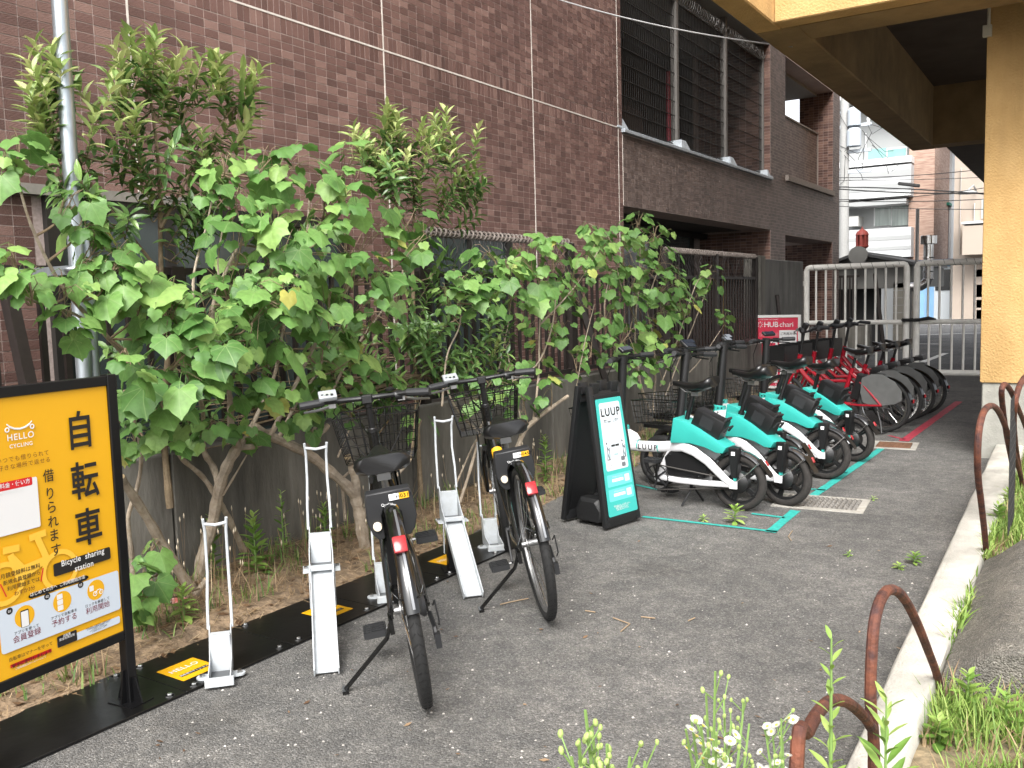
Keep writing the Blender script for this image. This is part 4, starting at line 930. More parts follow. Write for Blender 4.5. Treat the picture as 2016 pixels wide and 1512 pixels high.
    for s_ in (-1, 1): mb.tube([(.945, .035*s_, .60), (.985, .055*s_, .50), (1.075, .055*s_, .335)], [.014, .013, .010], 8)
    mb.bx(.92, .97, -.05, .05, .585, .612); mb.build('fork', blk, t)
    mb = sm(); rings = []
    for i in range(17):
        a_ = R(10+130*i/16); rings.append([(wb+(.352+dr)*math.cos(a_), dy, r+(.352+dr)*math.sin(a_)) for dy, dr in ((-.026,-.012),(0,.005),(.026,-.012),(0,.0))])
    mb.loft(rings).build('front_fender', blk, t, smooth=60)
    mb = sm(); mb.cyl((.884,0,.82), (.858,0,.93), .0145, n=12); mb.cyl((.886,0,.80),(.882,0,.835),.021,n=12); mb.cyl((.858,0,.925),(.852,0,.965),.018,n=12); mb.box((.85, 0, .962), (.05, .045, .036)); mb.build('stem', blkp, t, bevel=.004)
    mb = sm(); hb = [(.77,-.26,.972),(.80,-.18,.975),(.845,-.08,.968),(.85,0,.966),(.845,.08,.968),(.80,.18,.975),(.77,.26,.972)]; mb.tube(hb, .0115, 10); ho = mb.build('handlebar', blkp, t)
    for s_ in (-1, 1):
        mb = sm(); mb.tube([(.80,.175*s_,.975),(.78,.23*s_,.973),(.765,.27*s_,.972)], [.0165,.0175,.0165], 10); mb.build('grip', blkg, ho)
        mb = sm(); mb.tube([(.83,.14*s_,.955),(.86,.165*s_,.945),(.83,.21*s_,.94),(.80,.262*s_,.94)], [.008,.007,.006,.005], 6); mb.box((.835,.145*s_,.958),(.03,.03,.03)); mb.build('brake_lever', steel, ho)
    mb = sm(); mb.box((.80, .155, 1.0), (.05, .075, .022), (0, R(-35), R(14))); dp = mb.build('display', mat('display_grey', (.27,.285,.3), .4), ho, bevel=.006, seg=2)
    mb = sm(); mb.box((.7965, .1545, 1.0105), (.024, .03, .006), (0, R(-35), R(14))); mb.build('screen', mat('lcd', (.28,.31,.28), .15), dp)
    mb = sm()
    for k in range(3): mb.box((.788, .135+.02*k, 1.004), (.008, .010, .008), (0, R(-35), R(14)))
    mb.build('button', blkg, dp)
    mb = sm(); mb.cyl((.83,-.12,.965),(.83,-.15,.965),.021,n=12); mb.lathe([(0,.0),(.018,.003),(.02,.012),(.0,.02)], (.835,-.10,.985), 'z', 12); mb.build('bell', blkp, ho)
    bk = basket(t, 1.0, 1.22, .15, .185, .66, .87, blk); bk.matrix_basis = SM
    mb = sm()
    for s_ in (-1, 1): mb.tube([(1.078,.062*s_,.335),(1.10,.07*s_,.5),(1.10,.06*s_,.66)], .005, 6); mb.tube([(.90,.02*s_,.80),(1.0,.06*s_,.84)], .005, 6)
    mb.bx(.98,1.02,-.04,.04,.655,.662); mb.build('basket_stay', blk, t)
    mb = sm()
    for (y, k) in ((.13,.10),(-.13,.10),(.06,.06),(-.05,.07)): mb.tube([(.835,y,.955),(.93,y*1.25,.90+k*.1),(.97,y*.9,.80),(.93,y*.2,.66)], .0026, 5)
    mb.build('cable', blkp, t); return t
city_bike('black share bicycle standing between two raised white racks, straight handlebar', (-1.878, 2.336, 0), (R(-7.3), 0, R(180-46.4)), R(-9), 'H0311')
city_bike('black share bicycle leaning on its stand beside the teal advertising board', (-1.92, 3.236, 0), (R(-8.6), 0, R(180-48.5)), R(-5), 'H0457')

# ---- small-wheeled white and teal electric bicycles
def mini_bike():
    t = thing('small_electric_bicycle', 'x', 'bicycle', (0, 0, 0), group='white and teal electric bicycles parked in a row')
    r = .18; wb = .99; tw = .027
    def cast_wheel(cx, motor):
        mb = MB(); mb.lathe([(.128,-.02),(.14,-.021),(.142,-.012),(.130,0),(.142,.012),(.14,.021),(.128,.02),(.12,.0)], (0,0,0), 'y', 36, True)
        for i in range(5):
            for d_ in (-.13, .13):
                a = 2*math.pi*i/5+d_; mb.bar((.045*math.cos(a), 0, .045*math.sin(a)), (.128*math.cos(a*1+d_*-.4), 0, .128*math.sin(a-d_*.4)), .014, .012, up=(0,1,0))
        hr = .068 if motor else .032
        mb.lathe([(0,-.05),(.02,-.048),(hr*.7,-.04),(hr,-.025),(hr,.025),(hr*.7,.04),(.02,.048),(0,.05)], (0,0,0), 'y', 24)
        wo = mb.build('wheel', blkp, t, smooth=30); wo.location = (cx, 0, r)
        MB().torus((0,0,0), r-tw, tw, 'y', 48, 12).build('tyre', rubber_d if motor else rubber, wo)
        mb = MB(); mb.cyl((0,-.085,0),(0,.085,0),.008,n=8); mb.build('axle', steel, wo); return wo
    cast_wheel(0, True); cast_wheel(wb, False)
    # white frame
    mb = MB()
    def oval(path, w_, h_, n=12):
        rings = []
        for i, p in enumerate(path):
            a = Vector(path[max(0, i-1)]); b = Vector(path[min(len(path)-1, i+1)]); d = (b-a).normalized(); s_ = Vector((0, 1, 0)); u = s_.cross(d).normalized(); s_ = d.cross(u)
            hh = h_[i] if isinstance(h_, list) else h_; ww = w_[i] if isinstance(w_, list) else w_
            rings.append([Vector(p)+s_*(ww*math.copysign(abs(math.cos(2*math.pi*k/n))**.7, math.cos(2*math.pi*k/n)))+u*(hh*math.copysign(abs(math.sin(2*math.pi*k/n))**.7, math.sin(2*math.pi*k/n))) for k in range(n)])
        mb.loft(rings)
    oval([(.82,0,.355),(.70,0,.352),(.56,0,.358),(.44,0,.372)], .034, .036)
    for s_ in (-1, 1):
        oval([(.45,.03*s_,.375),(.36,.055*s_,.385),(.27,.066*s_,.36),(.18,.072*s_,.31),(.10,.078*s_,.245),(.04,.08*s_,.195),(0,.08*s_,.178)], .013, [.036,.034,.031,.028,.026,.023,.02])
        oval([(0,.08*s_,.178),(.2,.07*s_,.165),(.40,.06*s_,.162),(.53,.045*s_,.168)], .011, .019)
        mb.box((0,.088*s_,.178),(.05,.012,.045))
    oval([(.545,0,.165),(.52,0,.24),(.47,0,.33),(.44,0,.375)], .03, .026)
    mb.cyl((.545,-.05,.168),(.545,.05,.168),.032,n=14)
    oval([(.80,0,.345),(.835,0,.375),(.855,0,.42)], .036, .05)
    mb.prism([(.88,-.036,.40),(.865,-.036,.445),(.80,-.036,.455),(.745,-.036,.43),(.72,-.036,.395),(.74,-.036,.36),(.86,-.036,.355)], (0,.072,0))
    fr = mb.build('frame', whitep, t, smooth=50)
    for s_, ry in ((1, 180), (-1, 0)):
        o = obj('lettering', text_mesh('LUUP', .05, blkp, .02, 1.35, 'CENTER'), fr, loc=(.63, .0352*s_, .354), rot=(R(90), 0, R(ry)))
    mb = MB()
    for x in (.71, .555):
        mb.lathe([(.0375,-.004),(.0375,.004)], (x,0,.356), 'x', 16)
    mb.build('teal_band', teal, fr)
    for x, z in ((.45,.372),): pass
    MB().prism([(.50,-.045,.30),(.46,-.045,.345),(.33,-.045,.345),(.19,-.045,.27),(.22,-.045,.185),(.48,-.045,.185)], (0,.09,0)).build('side_panel', blkp, t, bevel=.006)
    mb = MB()
    for p_ in ((.455,.325),(.475,.21),(.25,.2)): mb.cyl((p_[0],.045,p_[1]),(p_[0],.05,p_[1]),.005,n=8)
    mb.build('screw', chrome, t)
    # teal battery housing and battery
    prof = [(.44,.405),(.415,.57),(.33,.55),(.24,.51),(.15,.46),(.08,.42),(.05,.405),(.075,.365),(.12,.365),(.20,.395),(.30,.412)]
    mb = MB(); mb.prism([(x,-.074,z) for x, z in prof], (0,.148,0)); mb.build('battery_housing', teal, t, bevel=.008, seg=2)
    mb = MB(); q = Matrix.Translation((.185,0,.548)) @ Euler((0,R(-24),0)).to_matrix().to_4x4(); mb.M = q
    mb.bx(-.105,.105,-.05,.05,-.075,.055); bo = mb.build('battery', blkp, t, bevel=.012, seg=2)
    mb = MB(); mb.M = q; mb.tube([(-.09,-.03,.05),(-.10,-.03,.075),(-.10,.03,.075),(-.09,.03,.05)], .008, 8); mb.tube([(-.115,-.034,-.01),(-.128,-.034,.03),(-.128,.034,.03),(-.115,.034,-.01)], .007, 8); mb.build('handle', blkg, bo)
    mb = MB(); mb.M = q; mb.bx(-.04,.05,-.0515,-.0505,-.04,.03); mb.bx(-.04,.05,.0505,.0515,-.04,.03); mb.build('panel', blkg, bo)
    # lock box, fender, stay
    mb = MB().add([(-.035,.03,.41),(.035,.03,.41),(.035,.085,.41),(-.035,.085,.41),(-.018,.045,.22),(.02,.045,.22),(.02,.08,.22),(-.018,.08,.22)], [(0,1,2,3),(7,6,5,4),(0,4,5,1),(1,5,6,2),(2,6,7,3),(3,7,4,0)]); lk = mb.build('lock_box', blkp, t, bevel=.006)
    MB().bx(-.012,.012,.0855,.0875,.362,.385).build('label', wht, lk); MB().box((0,.06,.212),(.016,.02,.02)).build('bolt', teal, lk)
    MB().box((-.0,.02,.30),(.03,.03,.18)).build('lock_arm', blkp, t)
    mb = MB(); rings = []
    for i in range(17):
        a = R(38+100*i/16); rings.append([(.198*math.cos(a)+dr*math.cos(a), dy, r+(.198+dr)*math.sin(a)) for dy, dr in ((-.036,-.014),(-.02,.002),(.02,.002),(.036,-.014),(.02,-.004),(-.02,-.004))])
    fe = mb.loft(rings).build('rear_fender', mat('fender_gloss', (.03,.03,.032), .12, coat=.8), t, smooth=60)
    mb = MB(); mb.prism([(-.13,-.036,r+.155),(-.145,-.036,r+.13),(-.215,-.02,r+.055),(-.205,-.02,r+.075)], (0,.06,0)); mb.build('mud_flap', blkp, fe)
    MB().box((-.182,0,r+.135),(.008,.022,.036),(0,R(30),0)).build('reflector', redr, fe, bevel=.003)
    mb = MB()
    for s_ in (-1,1): mb.tube([(0,.088*s_,.185),(-.08,.06*s_,.25),(-.14,.037*s_,.315)], .003, 6)
    mb.build('fender_stay', chrome, t)
    # seat
    mb = MB(); mb.cyl((.37,0,.50),(.30,0,.74),.0155,n=10); mb.cyl((.375,0,.485),(.362,0,.53),.021,n=10); mb.build('seat_post', blkp, t)
    saddle(t, .30, .805, .29, .17, tilt=-.03)
    # cranks
    mb = MB(); mb.torus((.545,.062,.168), .078, .004, 'y', 40, 5)
    for i in range(40): a = 2*math.pi*i/40; mb.box((.545+.083*math.cos(a),.062,.168+.083*math.sin(a)),(.005,.004,.005),(0,-a,0))
    for i in range(5): a = 2*math.pi*i/5; mb.bar((.545,.06,.168),(.545+.078*math.cos(a),.062,.168+.078*math.sin(a)),.012,.004,up=(0,1,0))
    mb.build('chainring', blkg, t); mb = MB()
    mb.tube([(.545,.062,.252),(.02,.062,.205)], .005, 5); mb.tube([(.545,.062,.084),(.02,.062,.15)], .005, 5); mb.build('chain', MATS['chain_steel'], t)
    for s_, dx_, dz_ in ((1,-.02,.13),(-1,.02,-.13)):
        mb = MB(); mb.bar((.545,.075*s_,.168),(.545+dx_,.085*s_,.168+dz_),.012,.018); mb.build('crank', blkp, t, bevel=.003); pedal(t, .545+dx_, .088*s_, .168+dz_, s_)
    mb = MB(); mb.tube([(.33,.0,.15),(.315,.03,.11)], .012, 8); mb.tube([(.315,.03,.11),(.35,.10,.006)], .0075, 8); mb.tube([(.315,-.01,.11),(.30,-.10,.006)], .0075, 8); mb.build('kickstand', blkp, t)
    # steering column
    mb = MB(); mb.tube([(.853,0,.47),(.824,0,.925)], [.032,.03], 16); mb.cyl((.826,0,.908),(.821,0,.958),.035,n=16); co = mb.build('steering_column', blkp, t)
    mb = MB(); mb.tube([(.862,0,.405),(.852,0,.49)], [.036,.0355], 16); mb.bx(.80,.86,-.03,.03,.42,.485); mb.build('clamp', teal, t, bevel=.004)
    mb = MB()
    for z in (.435,.468): mb.cyl((.812,.03,z),(.812,.034,z),.006,n=8); mb.cyl((.84,.036,z),(.84,.04,z),.006,n=8)
    mb.build('bolt', blkp, t)['kind'] = 'stuff'
    mb = MB()
    for s_ in (-1,1): mb.tube([(.885,.045*s_,.37),(.935,.052*s_,.28),(.99,.052*s_,.182)], [.016,.015,.012], 8)
    mb.bx(.85,.90,-.06,.06,.36,.385); mb.build('fork', blkp, t)
    mb = MB(); mb.tube([(.75,-.27,.945),(.79,-.19,.945),(.822,-.06,.94),(.822,.06,.94),(.79,.19,.945),(.75,.27,.945)], .012, 8); hb = mb.build('handlebar', blkp, t)
    for s_ in (-1,1):
        mb = MB(); mb.tube([(.795,.17*s_,.945),(.75,.275*s_,.945)], .0175, 8); mb.build('grip', blkg, hb)
        mb = MB(); mb.tube([(.825,.13*s_,.93),(.85,.17*s_,.92),(.80,.27*s_,.91)], [.008,.007,.005], 6); mb.box((.82,.12*s_,.94),(.04,.035,.035)); mb.build('brake_lever', blkp, hb)
    MB().box((.80,0,.998),(.05,.13,.022),(0,R(-38),0)).build('phone_holder', blkp, hb, bevel=.005)
    MB().box((.789,0,1.006),(.036,.11,.006),(0,R(-38),0)).build('screen', mat('phone_screen', (.02,.025,.035), .08, spec=.9), hb)
    basket(t, .93, 1.15, .13, .15, .44, .60, blk, step=.034)
    mb = MB(); mb.bx(.87,1.13,-.035,.035,.405,.43); mb.build('basket_bracket', blkp, t)
    mb = MB()
    for y in (.05,-.05): mb.tube([(.83,y*2,.93),(.90,y*1.5,.82),(.90,y,.6),(.87,y*.6,.44)], .003, 5)
    mb.build('cable', blkp, t); return t
proto = mini_bike()
spots = [(-1.80,5.43,6,1,0,0,'white electric bicycle with teal battery box standing next to the teal advertising board'),
         (-1.585,5.66,16,-5,.045,6,'second white electric bicycle from the teal advertising board, wheel on the drain grate'),
         (-1.72,6.14,14,-1,.02,-9,'third white electric bicycle from the teal advertising board, set back from the teal line'),
         (-1.56,6.61,7,-4,.045,4,'fourth white electric bicycle from the teal advertising board, wheel close to the teal line'),
         (-1.69,6.98,10,-2,.0,10,'fifth white electric bicycle from the teal advertising board, set back from the teal line'),
         (-1.53,7.39,20,0,-.03,-4,'white electric bicycle next to the red bicycles')]
cax = Vector((-.029,0,.455)).normalized(); c0 = Vector((.853,0,.47)); STEER = ('handlebar','fork','basket','basket_bracket','cable','steering_column','clamp','bolt')
copies = [proto]+[copy_tree(proto) for _ in spots[1:]]
for o, (x, y, a, ln, seat, st, lab) in zip(copies, spots):
    o['label'] = lab; o.location = (x, y, 0); o.rotation_euler = (R(-ln), 0, R(180-a))
    SM = Matrix.Translation(c0) @ Matrix.Rotation(R(st), 4, cax) @ Matrix.Translation(-c0)
    for ch in o.children:
        nm = ch.name.split('.')[0]
        if nm in STEER or (nm == 'wheel' and ch.location.x > .5): ch.matrix_basis = SM @ ch.matrix_basis
        if nm in ('saddle', 'seat_post'): ch.location.z += seat; ch.location.x -= seat*.29

# ---- red share bicycles
def red_bike():
    t = thing('red_bicycle', 'x', 'bicycle', (0, 0, 0), group='red share bicycles parked by the gate'); r = .255; wb = 1.02
    wheel_spoked(t, 0, r, .02, chrome, 28); wheel_spoked(t, wb, r, .02, chrome, 28)
    mb = MB()
    for s_ in (-1,1): mb.tube([(0,.06*s_,r),(.22,.05*s_,.245),(.40,.03*s_,.25)], .011, 8); mb.tube([(0,.06*s_,r),(.16,.045*s_,.42),(.31,.02*s_,.55)], .010, 8)
    mb.cyl((.41,0,.24),(.30,0,.60),.022); mb.tube([(.40,0,.27),(.58,0,.33),(.78,0,.50),(.86,0,.60)], .024, 10); mb.tube([(.34,0,.47),(.6,0,.46),(.80,0,.62)], .017, 10); mb.cyl((.875,0,.54),(.835,0,.72),.024)
    mb.cyl((.41,-.04,.24),(.41,.04,.24),.028); fr = mb.build('frame', redp, t)
    MB().tube([(.585,0,.331),(.645,0,.38)], .0255, 10).build('frame_label', wht, fr)
    mb = MB(); mb.cyl((.30,0,.60),(.265,0,.73),.0135); mb.build('seat_post', blkp, t); saddle(t, .26, .79, .26, .19)
    mb = MB().box((.24,0,.42),(.08,.09,.26),(0,R(-17),0)); mb.build('battery', blkp, t, bevel=.012)
    MB().box((.04,0,.60),(.13,.09,.05),(0,R(12),0)).build('lock_unit', blkp, t, bevel=.01, seg=2); MB().box((.035,0,.632),(.07,.05,.006),(0,R(12),0)).build('screen', mat('phone_screen', (.02,.025,.035), .08, spec=.9), t)
    mb = MB(); rings = []
    for i in range(21):
        a = R(20+160*i/20); rings.append([((.272+dr)*math.cos(a),dy,r+(.272+dr)*math.sin(a)) for dy,dr in ((-.028,-.012),(0,.004),(.028,-.012),(0,0))])
    mb.loft(rings).build('rear_fender', blk, t, smooth=60)
    for s_ in (-1,1):
        pts = [(.18,.0),(.205,.1),(.19,.235),(.10,.275),(0,.275),(-.12,.21),(-.185,.12),(-.185,.04),(-.12,-.0),(.06,-.035)]
        MB().prism([(x,.048*s_,r+z+.02) for x,z in pts],(0,.003*s_,0)).build('wheel_guard', grey_g, t, bevel=.001)
    MB().box((-.276,0,r+.05),(.012,.03,.035)).build('reflector', redr, t, bevel=.004)
    mb = MB(); mb.lathe([(.03,-.004),(.08,-.003),(.085,0),(.08,.003),(.03,.004)],(.41,-.05,.24),'y',24); mb.build('chainring', blkg, t)
    for s_,dx_,dz_ in ((1,.1,.11),(-1,-.1,-.11)):
        mb = MB(); mb.bar((.41,.055*s_,.24),(.41+dx_,.068*s_,.24+dz_),.012,.02); mb.build('crank', steel, t); pedal(t,.41+dx_,.072*s_,.24+dz_,s_)
    mb = MB(); mb.tube([(.03,.07,.2),(-.02,.12,.1),(-.05,.17,.008)],.009,8); mb.tube([(.03,-.07,.2),(-.02,-.12,.1),(-.05,-.17,.008)],.009,8); mb.tube([(-.05,.17,.008),(-.05,-.17,.008)],.009,8); mb.build('double_stand', blkp, t)
    mb = MB()
    for s_ in (-1,1): mb.tube([(.885,.035*s_,.53),(.93,.055*s_,.44),(wb,.055*s_,r)],.012,8)
    mb.build('fork', redp, t)
    mb = MB(); mb.cyl((.835,0,.72),(.80,0,.93),.014); mb.tube([(.68,-.28,.97),(.74,-.2,.985),(.79,-.08,.945),(.80,0,.94),(.79,.08,.945),(.74,.2,.985),(.68,.28,.97)],.0115,8); hb = mb.build('handlebar', blkp, t)
    for s_ in (-1,1):
        MB().tube([(.745,.19*s_,.983),(.67,.29*s_,.968)],.0175,8).build('grip', blkg, hb)
        mb = MB(); mb.tube([(.80,.15*s_,.965),(.81,.19*s_,.95),(.74,.28*s_,.935)],.006,6); mb.box((.79,.14*s_,.97),(.035,.03,.03)); mb.build('brake_lever', steel, hb)
    MB().box((.79,0,.99),(.05,.06,.09),(0,R(-30),0)).build('display', blkp, hb, bevel=.008)
    mb = MB().bx(.93,1.16,-.15,.15,.60,.606); mb.bx(.93,.934,-.15,.15,.606,.80); mb.bx(1.156,1.16,-.17,.17,.606,.80); mb.bx(.934,1.156,-.16,-.156,.606,.80); mb.bx(.934,1.156,.156,.16,.606,.80); mb.build('basket', blkp, t); return t
p2 = red_bike()
for i, (x, y, a, lab) in enumerate([(-1.60,9.04,11,'red share bicycle next to the white and teal electric bicycles'),(-1.57,9.52,10,'second red share bicycle from the white and teal electric bicycles'),(-1.52,10.02,11,'third red share bicycle from the white and teal electric bicycles'),(-1.47,10.46,10,'red share bicycle nearest to the white gate')]):
    o = p2 if i == 0 else copy_tree(p2)
    o['label'] = lab; o.location = (x, y, 0); o.rotation_euler = (0, 0, R(180-a))
# ================================================================ gate and the street behind it
gate_m = mat('cream_gate_paint', (.76,.74,.69), .5, var=.08, vscale=8)
GY = 14.5
def gate(name, label, x0, x1, latch):
    t = thing('steel_gate', label, 'gate', ((x0+x1)/2, GY, 0), world=True, group='white tubular gate leaves')
    zt, zm, zb = 1.70, .845, .10; r = .045
    mb = MB(); mb.tube([(x0,GY,.02),(x0,GY,zt-.05),(x0+.02,GY,zt-.012),(x0+.05,GY,zt),(x1-.05,GY,zt),(x1-.02,GY,zt-.012),(x1,GY,zt-.05),(x1,GY,.02)], r, 12); mb.build('frame', gate_m, t)
    MB().tube([(x0+r,GY,zm),(x1-r,GY,zm)], .036, 10).build('rail', gate_m, t); MB().tube([(x0+r,GY,zb),(x1-r,GY,zb)], .045, 10).build('rail', gate_m, t)
    n_ = 9
    for i in range(1, n_+1):
        x = x0+(x1-x0)*i/(n_+1); MB().tube([(x,GY,zm+.036),(x,GY,zt-.044)], .0165, 8).build('bar', gate_m, t); MB().tube([(x+.02,GY,zb+.044),(x+.02,GY,zm-.036)], .0165, 8).build('bar', gate_m, t)
    mb = MB(); x = x0+.1
    while x < x1-.12:
        a0 = rng.uniform(0, 6); mb.tube([(x+.012*k, GY+(r+.003)*math.cos(a0+k*.8), zt+(r+.003)*math.sin(a0+k*.8)) for k in range(9)], .004, 4); x += rng.uniform(.12, .2)
    mb.build('twine', mat('grey_twine', (.2,.19,.17), .9), t)
    if latch: mb = MB().bx(x0-.14, x0-.045, GY-.03, GY+.03, 1.42, 1.50); mb.bx(x0-.14, x0-.1, GY-.03, GY+.03, 1.36, 1.5); mb.build('hinge', gate_m, t, bevel=.008)
    return t
gate('g', 'white tubular gate leaf hinged at the concrete wall', -3.72, -2.265, True); gate('g', 'white tubular gate leaf beside the yellow pier', -2.125, -.60, False)
mb = MB(); mb.torus((-2.195, GY, .875), .115, .028, 'z', 18, 6); mb.tube([(-2.1,GY-.07,.875),(-1.95,GY-.09,.90),(-1.85,GY-.07,.885)], [.025,.03,.012], 6)
tag(mb.build('gate_strap', mat('black_strap', (.012,.012,.012), .8)), 'black strap tying the two gate leaves together', 'strap')

def bld(name, label, cat, Y, x_px, y_px=560): p = ony(x_px, y_px, Y); return thing(name, label, cat, (p.x, Y, 0), world=True)
def face(t, Y, x0, y0, x1, y1, m, name, d=.3, proud=0., z0=None):
    """box whose front face fills the pixel rectangle on the plane Y"""
    a = ony(x0, y1, Y-proud); b = ony(x1, y0, Y-proud); zb = a.z if z0 is None else z0
    return MB().bx(a.x, b.x, Y-proud, Y+d, zb, b.z).build(name, m, t, smooth=0)
ww = mat('white_siding', (.47,.48,.485), .8, var=.05, vscale=3, bump=.25, bscale=12); gw = mat('pale_grey_siding', (.33,.34,.34), .8, bump=.2, bscale=12)
brt = mat('brown_strip_tile', (.26,.16,.12), .7, col2=(.4,.28,.22), vscale=2.2, stretch=(1, 1, 9), detail=2)
glt = mat('teal_glass', (.16,.34,.32), .1, spec=.8, var=.25, vscale=1.2); glg = mat('curtain_glass', (.24,.29,.27), .15, spec=.7, var=.3, vscale=2.5, stretch=(4,1,.3)); fr_w = mat('white_sash', (.65,.66,.66), .4)
# white three-storey house
Y = 40.; t = bld('white_house', 'white three storey house with brown tiled corner and balconies', 'house', Y, 1720)
a = ony(1640, 250, Y); b = ony(1793, 250, Y); MB().bx(a.x, b.x, Y, Y+9, 0, ony(1700, 205, Y).z).build('wall', gw, t)
a = ony(1795, 250, Y); b = ony(1845, 250, Y); MB().bx(a.x, b.x, Y-.5, Y+9, 0, ony(1800, 262, Y).z).build('corner_column', brt, t)
for y0, y1 in ((322, 396), (446, 512)): face(t, Y, 1640, y0, 1794, y1, ww, 'balcony_parapet', .2, 1.2)
a = ony(1640, 397, Y); b = ony(1794, 397, Y)
for yy_ in (397, 515): p = ony(1700, yy_, Y-1.2); MB().bx(a.x, b.x, Y-1.2, Y, p.z-.18, p.z).build('balcony_slab', gw, t)
MB().bx(a.x-.3, b.x+2.6, Y-1.4, Y+9, ony(1700, 205, Y).z, ony(1700, 205, Y).z+.35).build('roof', fr_w, t)
for (x0, y0, x1, y1, m) in ((1706, 288, 1786, 322, glt), (1720, 402, 1790, 446, glg)):
    w1 = face(t, Y, x0, y0, x1, y1, fr_w, 'window', .1, .06)
    xm = (x0+x1)/2
    for c, d in ((x0+2.5, xm-1), (xm+1, x1-2.5)):
        p = face(w1, Y, c, y0+3, d, y1-1, m, 'pane', .0, .09); p.matrix_parent_inverse = Matrix.Identity(4)
p = face(t, Y, 1720, 397, 1794, 403, mat('shutter_box', (.1,.1,.1), .6), 'shutter_box', .1, .3)
for yy_ in (345, 370, 470, 490): face(t, Y, 1641, yy_, 1793, yy_+.8, gw, 'panel_seam', .02, 1.215)
for xx_ in (1690, 1742): face(t, Y, xx_, 323, xx_+.8, 395, gw, 'panel_seam', .02, 1.216)
acu = face(t, Y, 1668, 425, 1690, 446, mat('ac_white', (.45,.45,.43), .5), 'air_conditioner', .3, .9)
face(t, Y, 1703, 262, 1705.5, 322, fr_w, 'downpipe', .05, .12); face(t, Y, 1640, 318, 1794, 321, fr_w, 'handrail', .05, 1.25)
# neighbours
Y = 44.; t = bld('slim_white_house', 'narrow white house between the brown tiled corner and the beige block', 'house', Y, 1860)
face(t, Y, 1838, 255, 1876, 640, ww, 'wall', 6, 0, 0); face(t, Y, 1848, 404, 1868, 560, mat('brown_cladding', (.07,.045,.042), .7), 'cladding', .1, .15, 0); face(t, Y, 1847, 398, 1869, 405, mat('green_awning', (.0,.12,.08), .6), 'awning', .1, .8)
Y = 36.; t = bld('beige_block', 'beige apartment block with balcony behind the yellow pier', 'building', Y, 1910)
beige = mat('beige_siding', (.36,.30,.25), .8, var=.06, vscale=2, bump=.3, bscale=9)
face(t, Y, 1874, 250, 2030, 640, beige, 'wall', 6, 0, 0); face(t, Y, 1894, 437, 2030, 502, mat('beige_balcony', (.4,.34,.285), .8), 'balcony', .2, 1.); face(t, Y, 1893, 433, 2030, 437, fr_w, 'balcony_rail', .1, 1.05)
for x in (1889, 1916): face(t, Y, x, 330 if x == 1889 else 400, x+3, 500, fr_w, 'downpipe', .05, .12)
w1 = face(t, Y, 1932, 390, 1960, 430, fr_w, 'window', .1, .06); p = face(w1, Y, 1934, 392, 1958, 429, glg, 'pane', 0, .09); p.matrix_parent_inverse = Matrix.Identity(4)
p = ony(1906, 380, Y-1.5); mb = MB().lathe([(0,.12),(.1,.1),(.32,0),(.3,-.02),(0,-.05)], (p.x, p.y, p.z), 'z', 16); mb.tube([(p.x,p.y,p.z+.1),(p.x+.1,p.y+.6,p.z+.3),(p.x+.1,Y,p.z+.2)], .03, 6); mb.build('lamp', gw, t)
Y = 70.; t = bld('far_white_block', 'pale far apartment block behind the white house roof', 'building', Y, 1715)
face(t, Y, 1600, 218, 1790, 640, mat('far_white', (.6,.6,.6), .8), 'wall', 6, 0, 0)
for i in range(4): 
    w1 = face(t, Y, 1668+i*22, 225, 1680+i*22, 243, glg, 'window', .1, .08)
# blue prefab
Y = 38.; t = bld('blue_prefab', 'light blue prefabricated hut with a white door beyond the parking', 'hut', Y, 1870, 620)
bl = mat('blue_panel', (.22,.42,.66), .5, var=.08, vscale=2); face(t, Y, 1800, 519, 1934, 634, bl, 'wall', 4, 0, 0)
navy = mat('navy_roof', (.03,.05,.1), .5); face(t, Y, 1792, 507, 1924, 517, navy, 'roof', 4.4, .6)
d1 = face(t, Y, 1838, 524, 1876, 632, mat('door_white', (.6,.64,.66), .5), 'door', .05, .06, .03); p = face(d1, Y, 1841, 530, 1873, 572, mat('black_pane', (.015,.017,.018), .1, spec=.8), 'pane', 0, .09); p.matrix_parent_inverse = Matrix.Identity(4)
for x in (1820, 1880, 1898, 1914): face(t, Y, x, 519, x+2, 633, mat('white_trim', (.62,.66,.7), .5), 'trim', .02, .05, .02)
t = bld('junk_shelf', 'rack of odds and ends beside the blue hut', 'shelf', 36., 1928, 620)
for i, (y0, y1, c) in enumerate(((530,545,(.3,.2,.17)),(560,585,(.5,.55,.55)),(590,606,(.2,.13,.1)),(610,628,(.4,.16,.12)))): face(t, 36., 1922, y0, 1940, y1, mat('junk%d' % i, c, .8, var=.3, vscale=6), 'box', .4, 0)
for x in (1920, 1940): face(t, 36., x, 520, x+2, 634, steel, 'upright', .05, 0, 0)
# grey gabled shed with chimney
Y = 21.; t = bld('grey_shed', 'grey gabled shed with a red chimney cowl beyond the gate', 'shed', Y, 1730)
shg = mat('shed_grey', (.15,.15,.142), .85, var=.1, vscale=2); cb = mat('block_wall', (.25,.235,.2), .9, var=.1, vscale=5, bump=.3); 
L0, Rr_, Ap = ony(1622,530,Y), ony(1797,522,Y), ony(1690,500,Y)
MB().prism([(L0.x,Y,1.35),(Rr_.x,Y,1.35),(Rr_.x,Y,Rr_.z),(Ap.x,Y,Ap.z),(L0.x,Y,L0.z)], (0,5,0)).build('gable', shg, t)
rf = mat('slate_roof', (.05,.05,.052), .6)
for a, b in ((L0, Ap), (Ap, Rr_)): MB().prism([(a.x-.06,Y-.25,a.z),(b.x+.06,Y-.25,b.z),(b.x+.06,Y-.25,b.z+.06),(a.x-.06,Y-.25,a.z+.06)], (0,5.4,0)).build('roof_slope', rf, t)
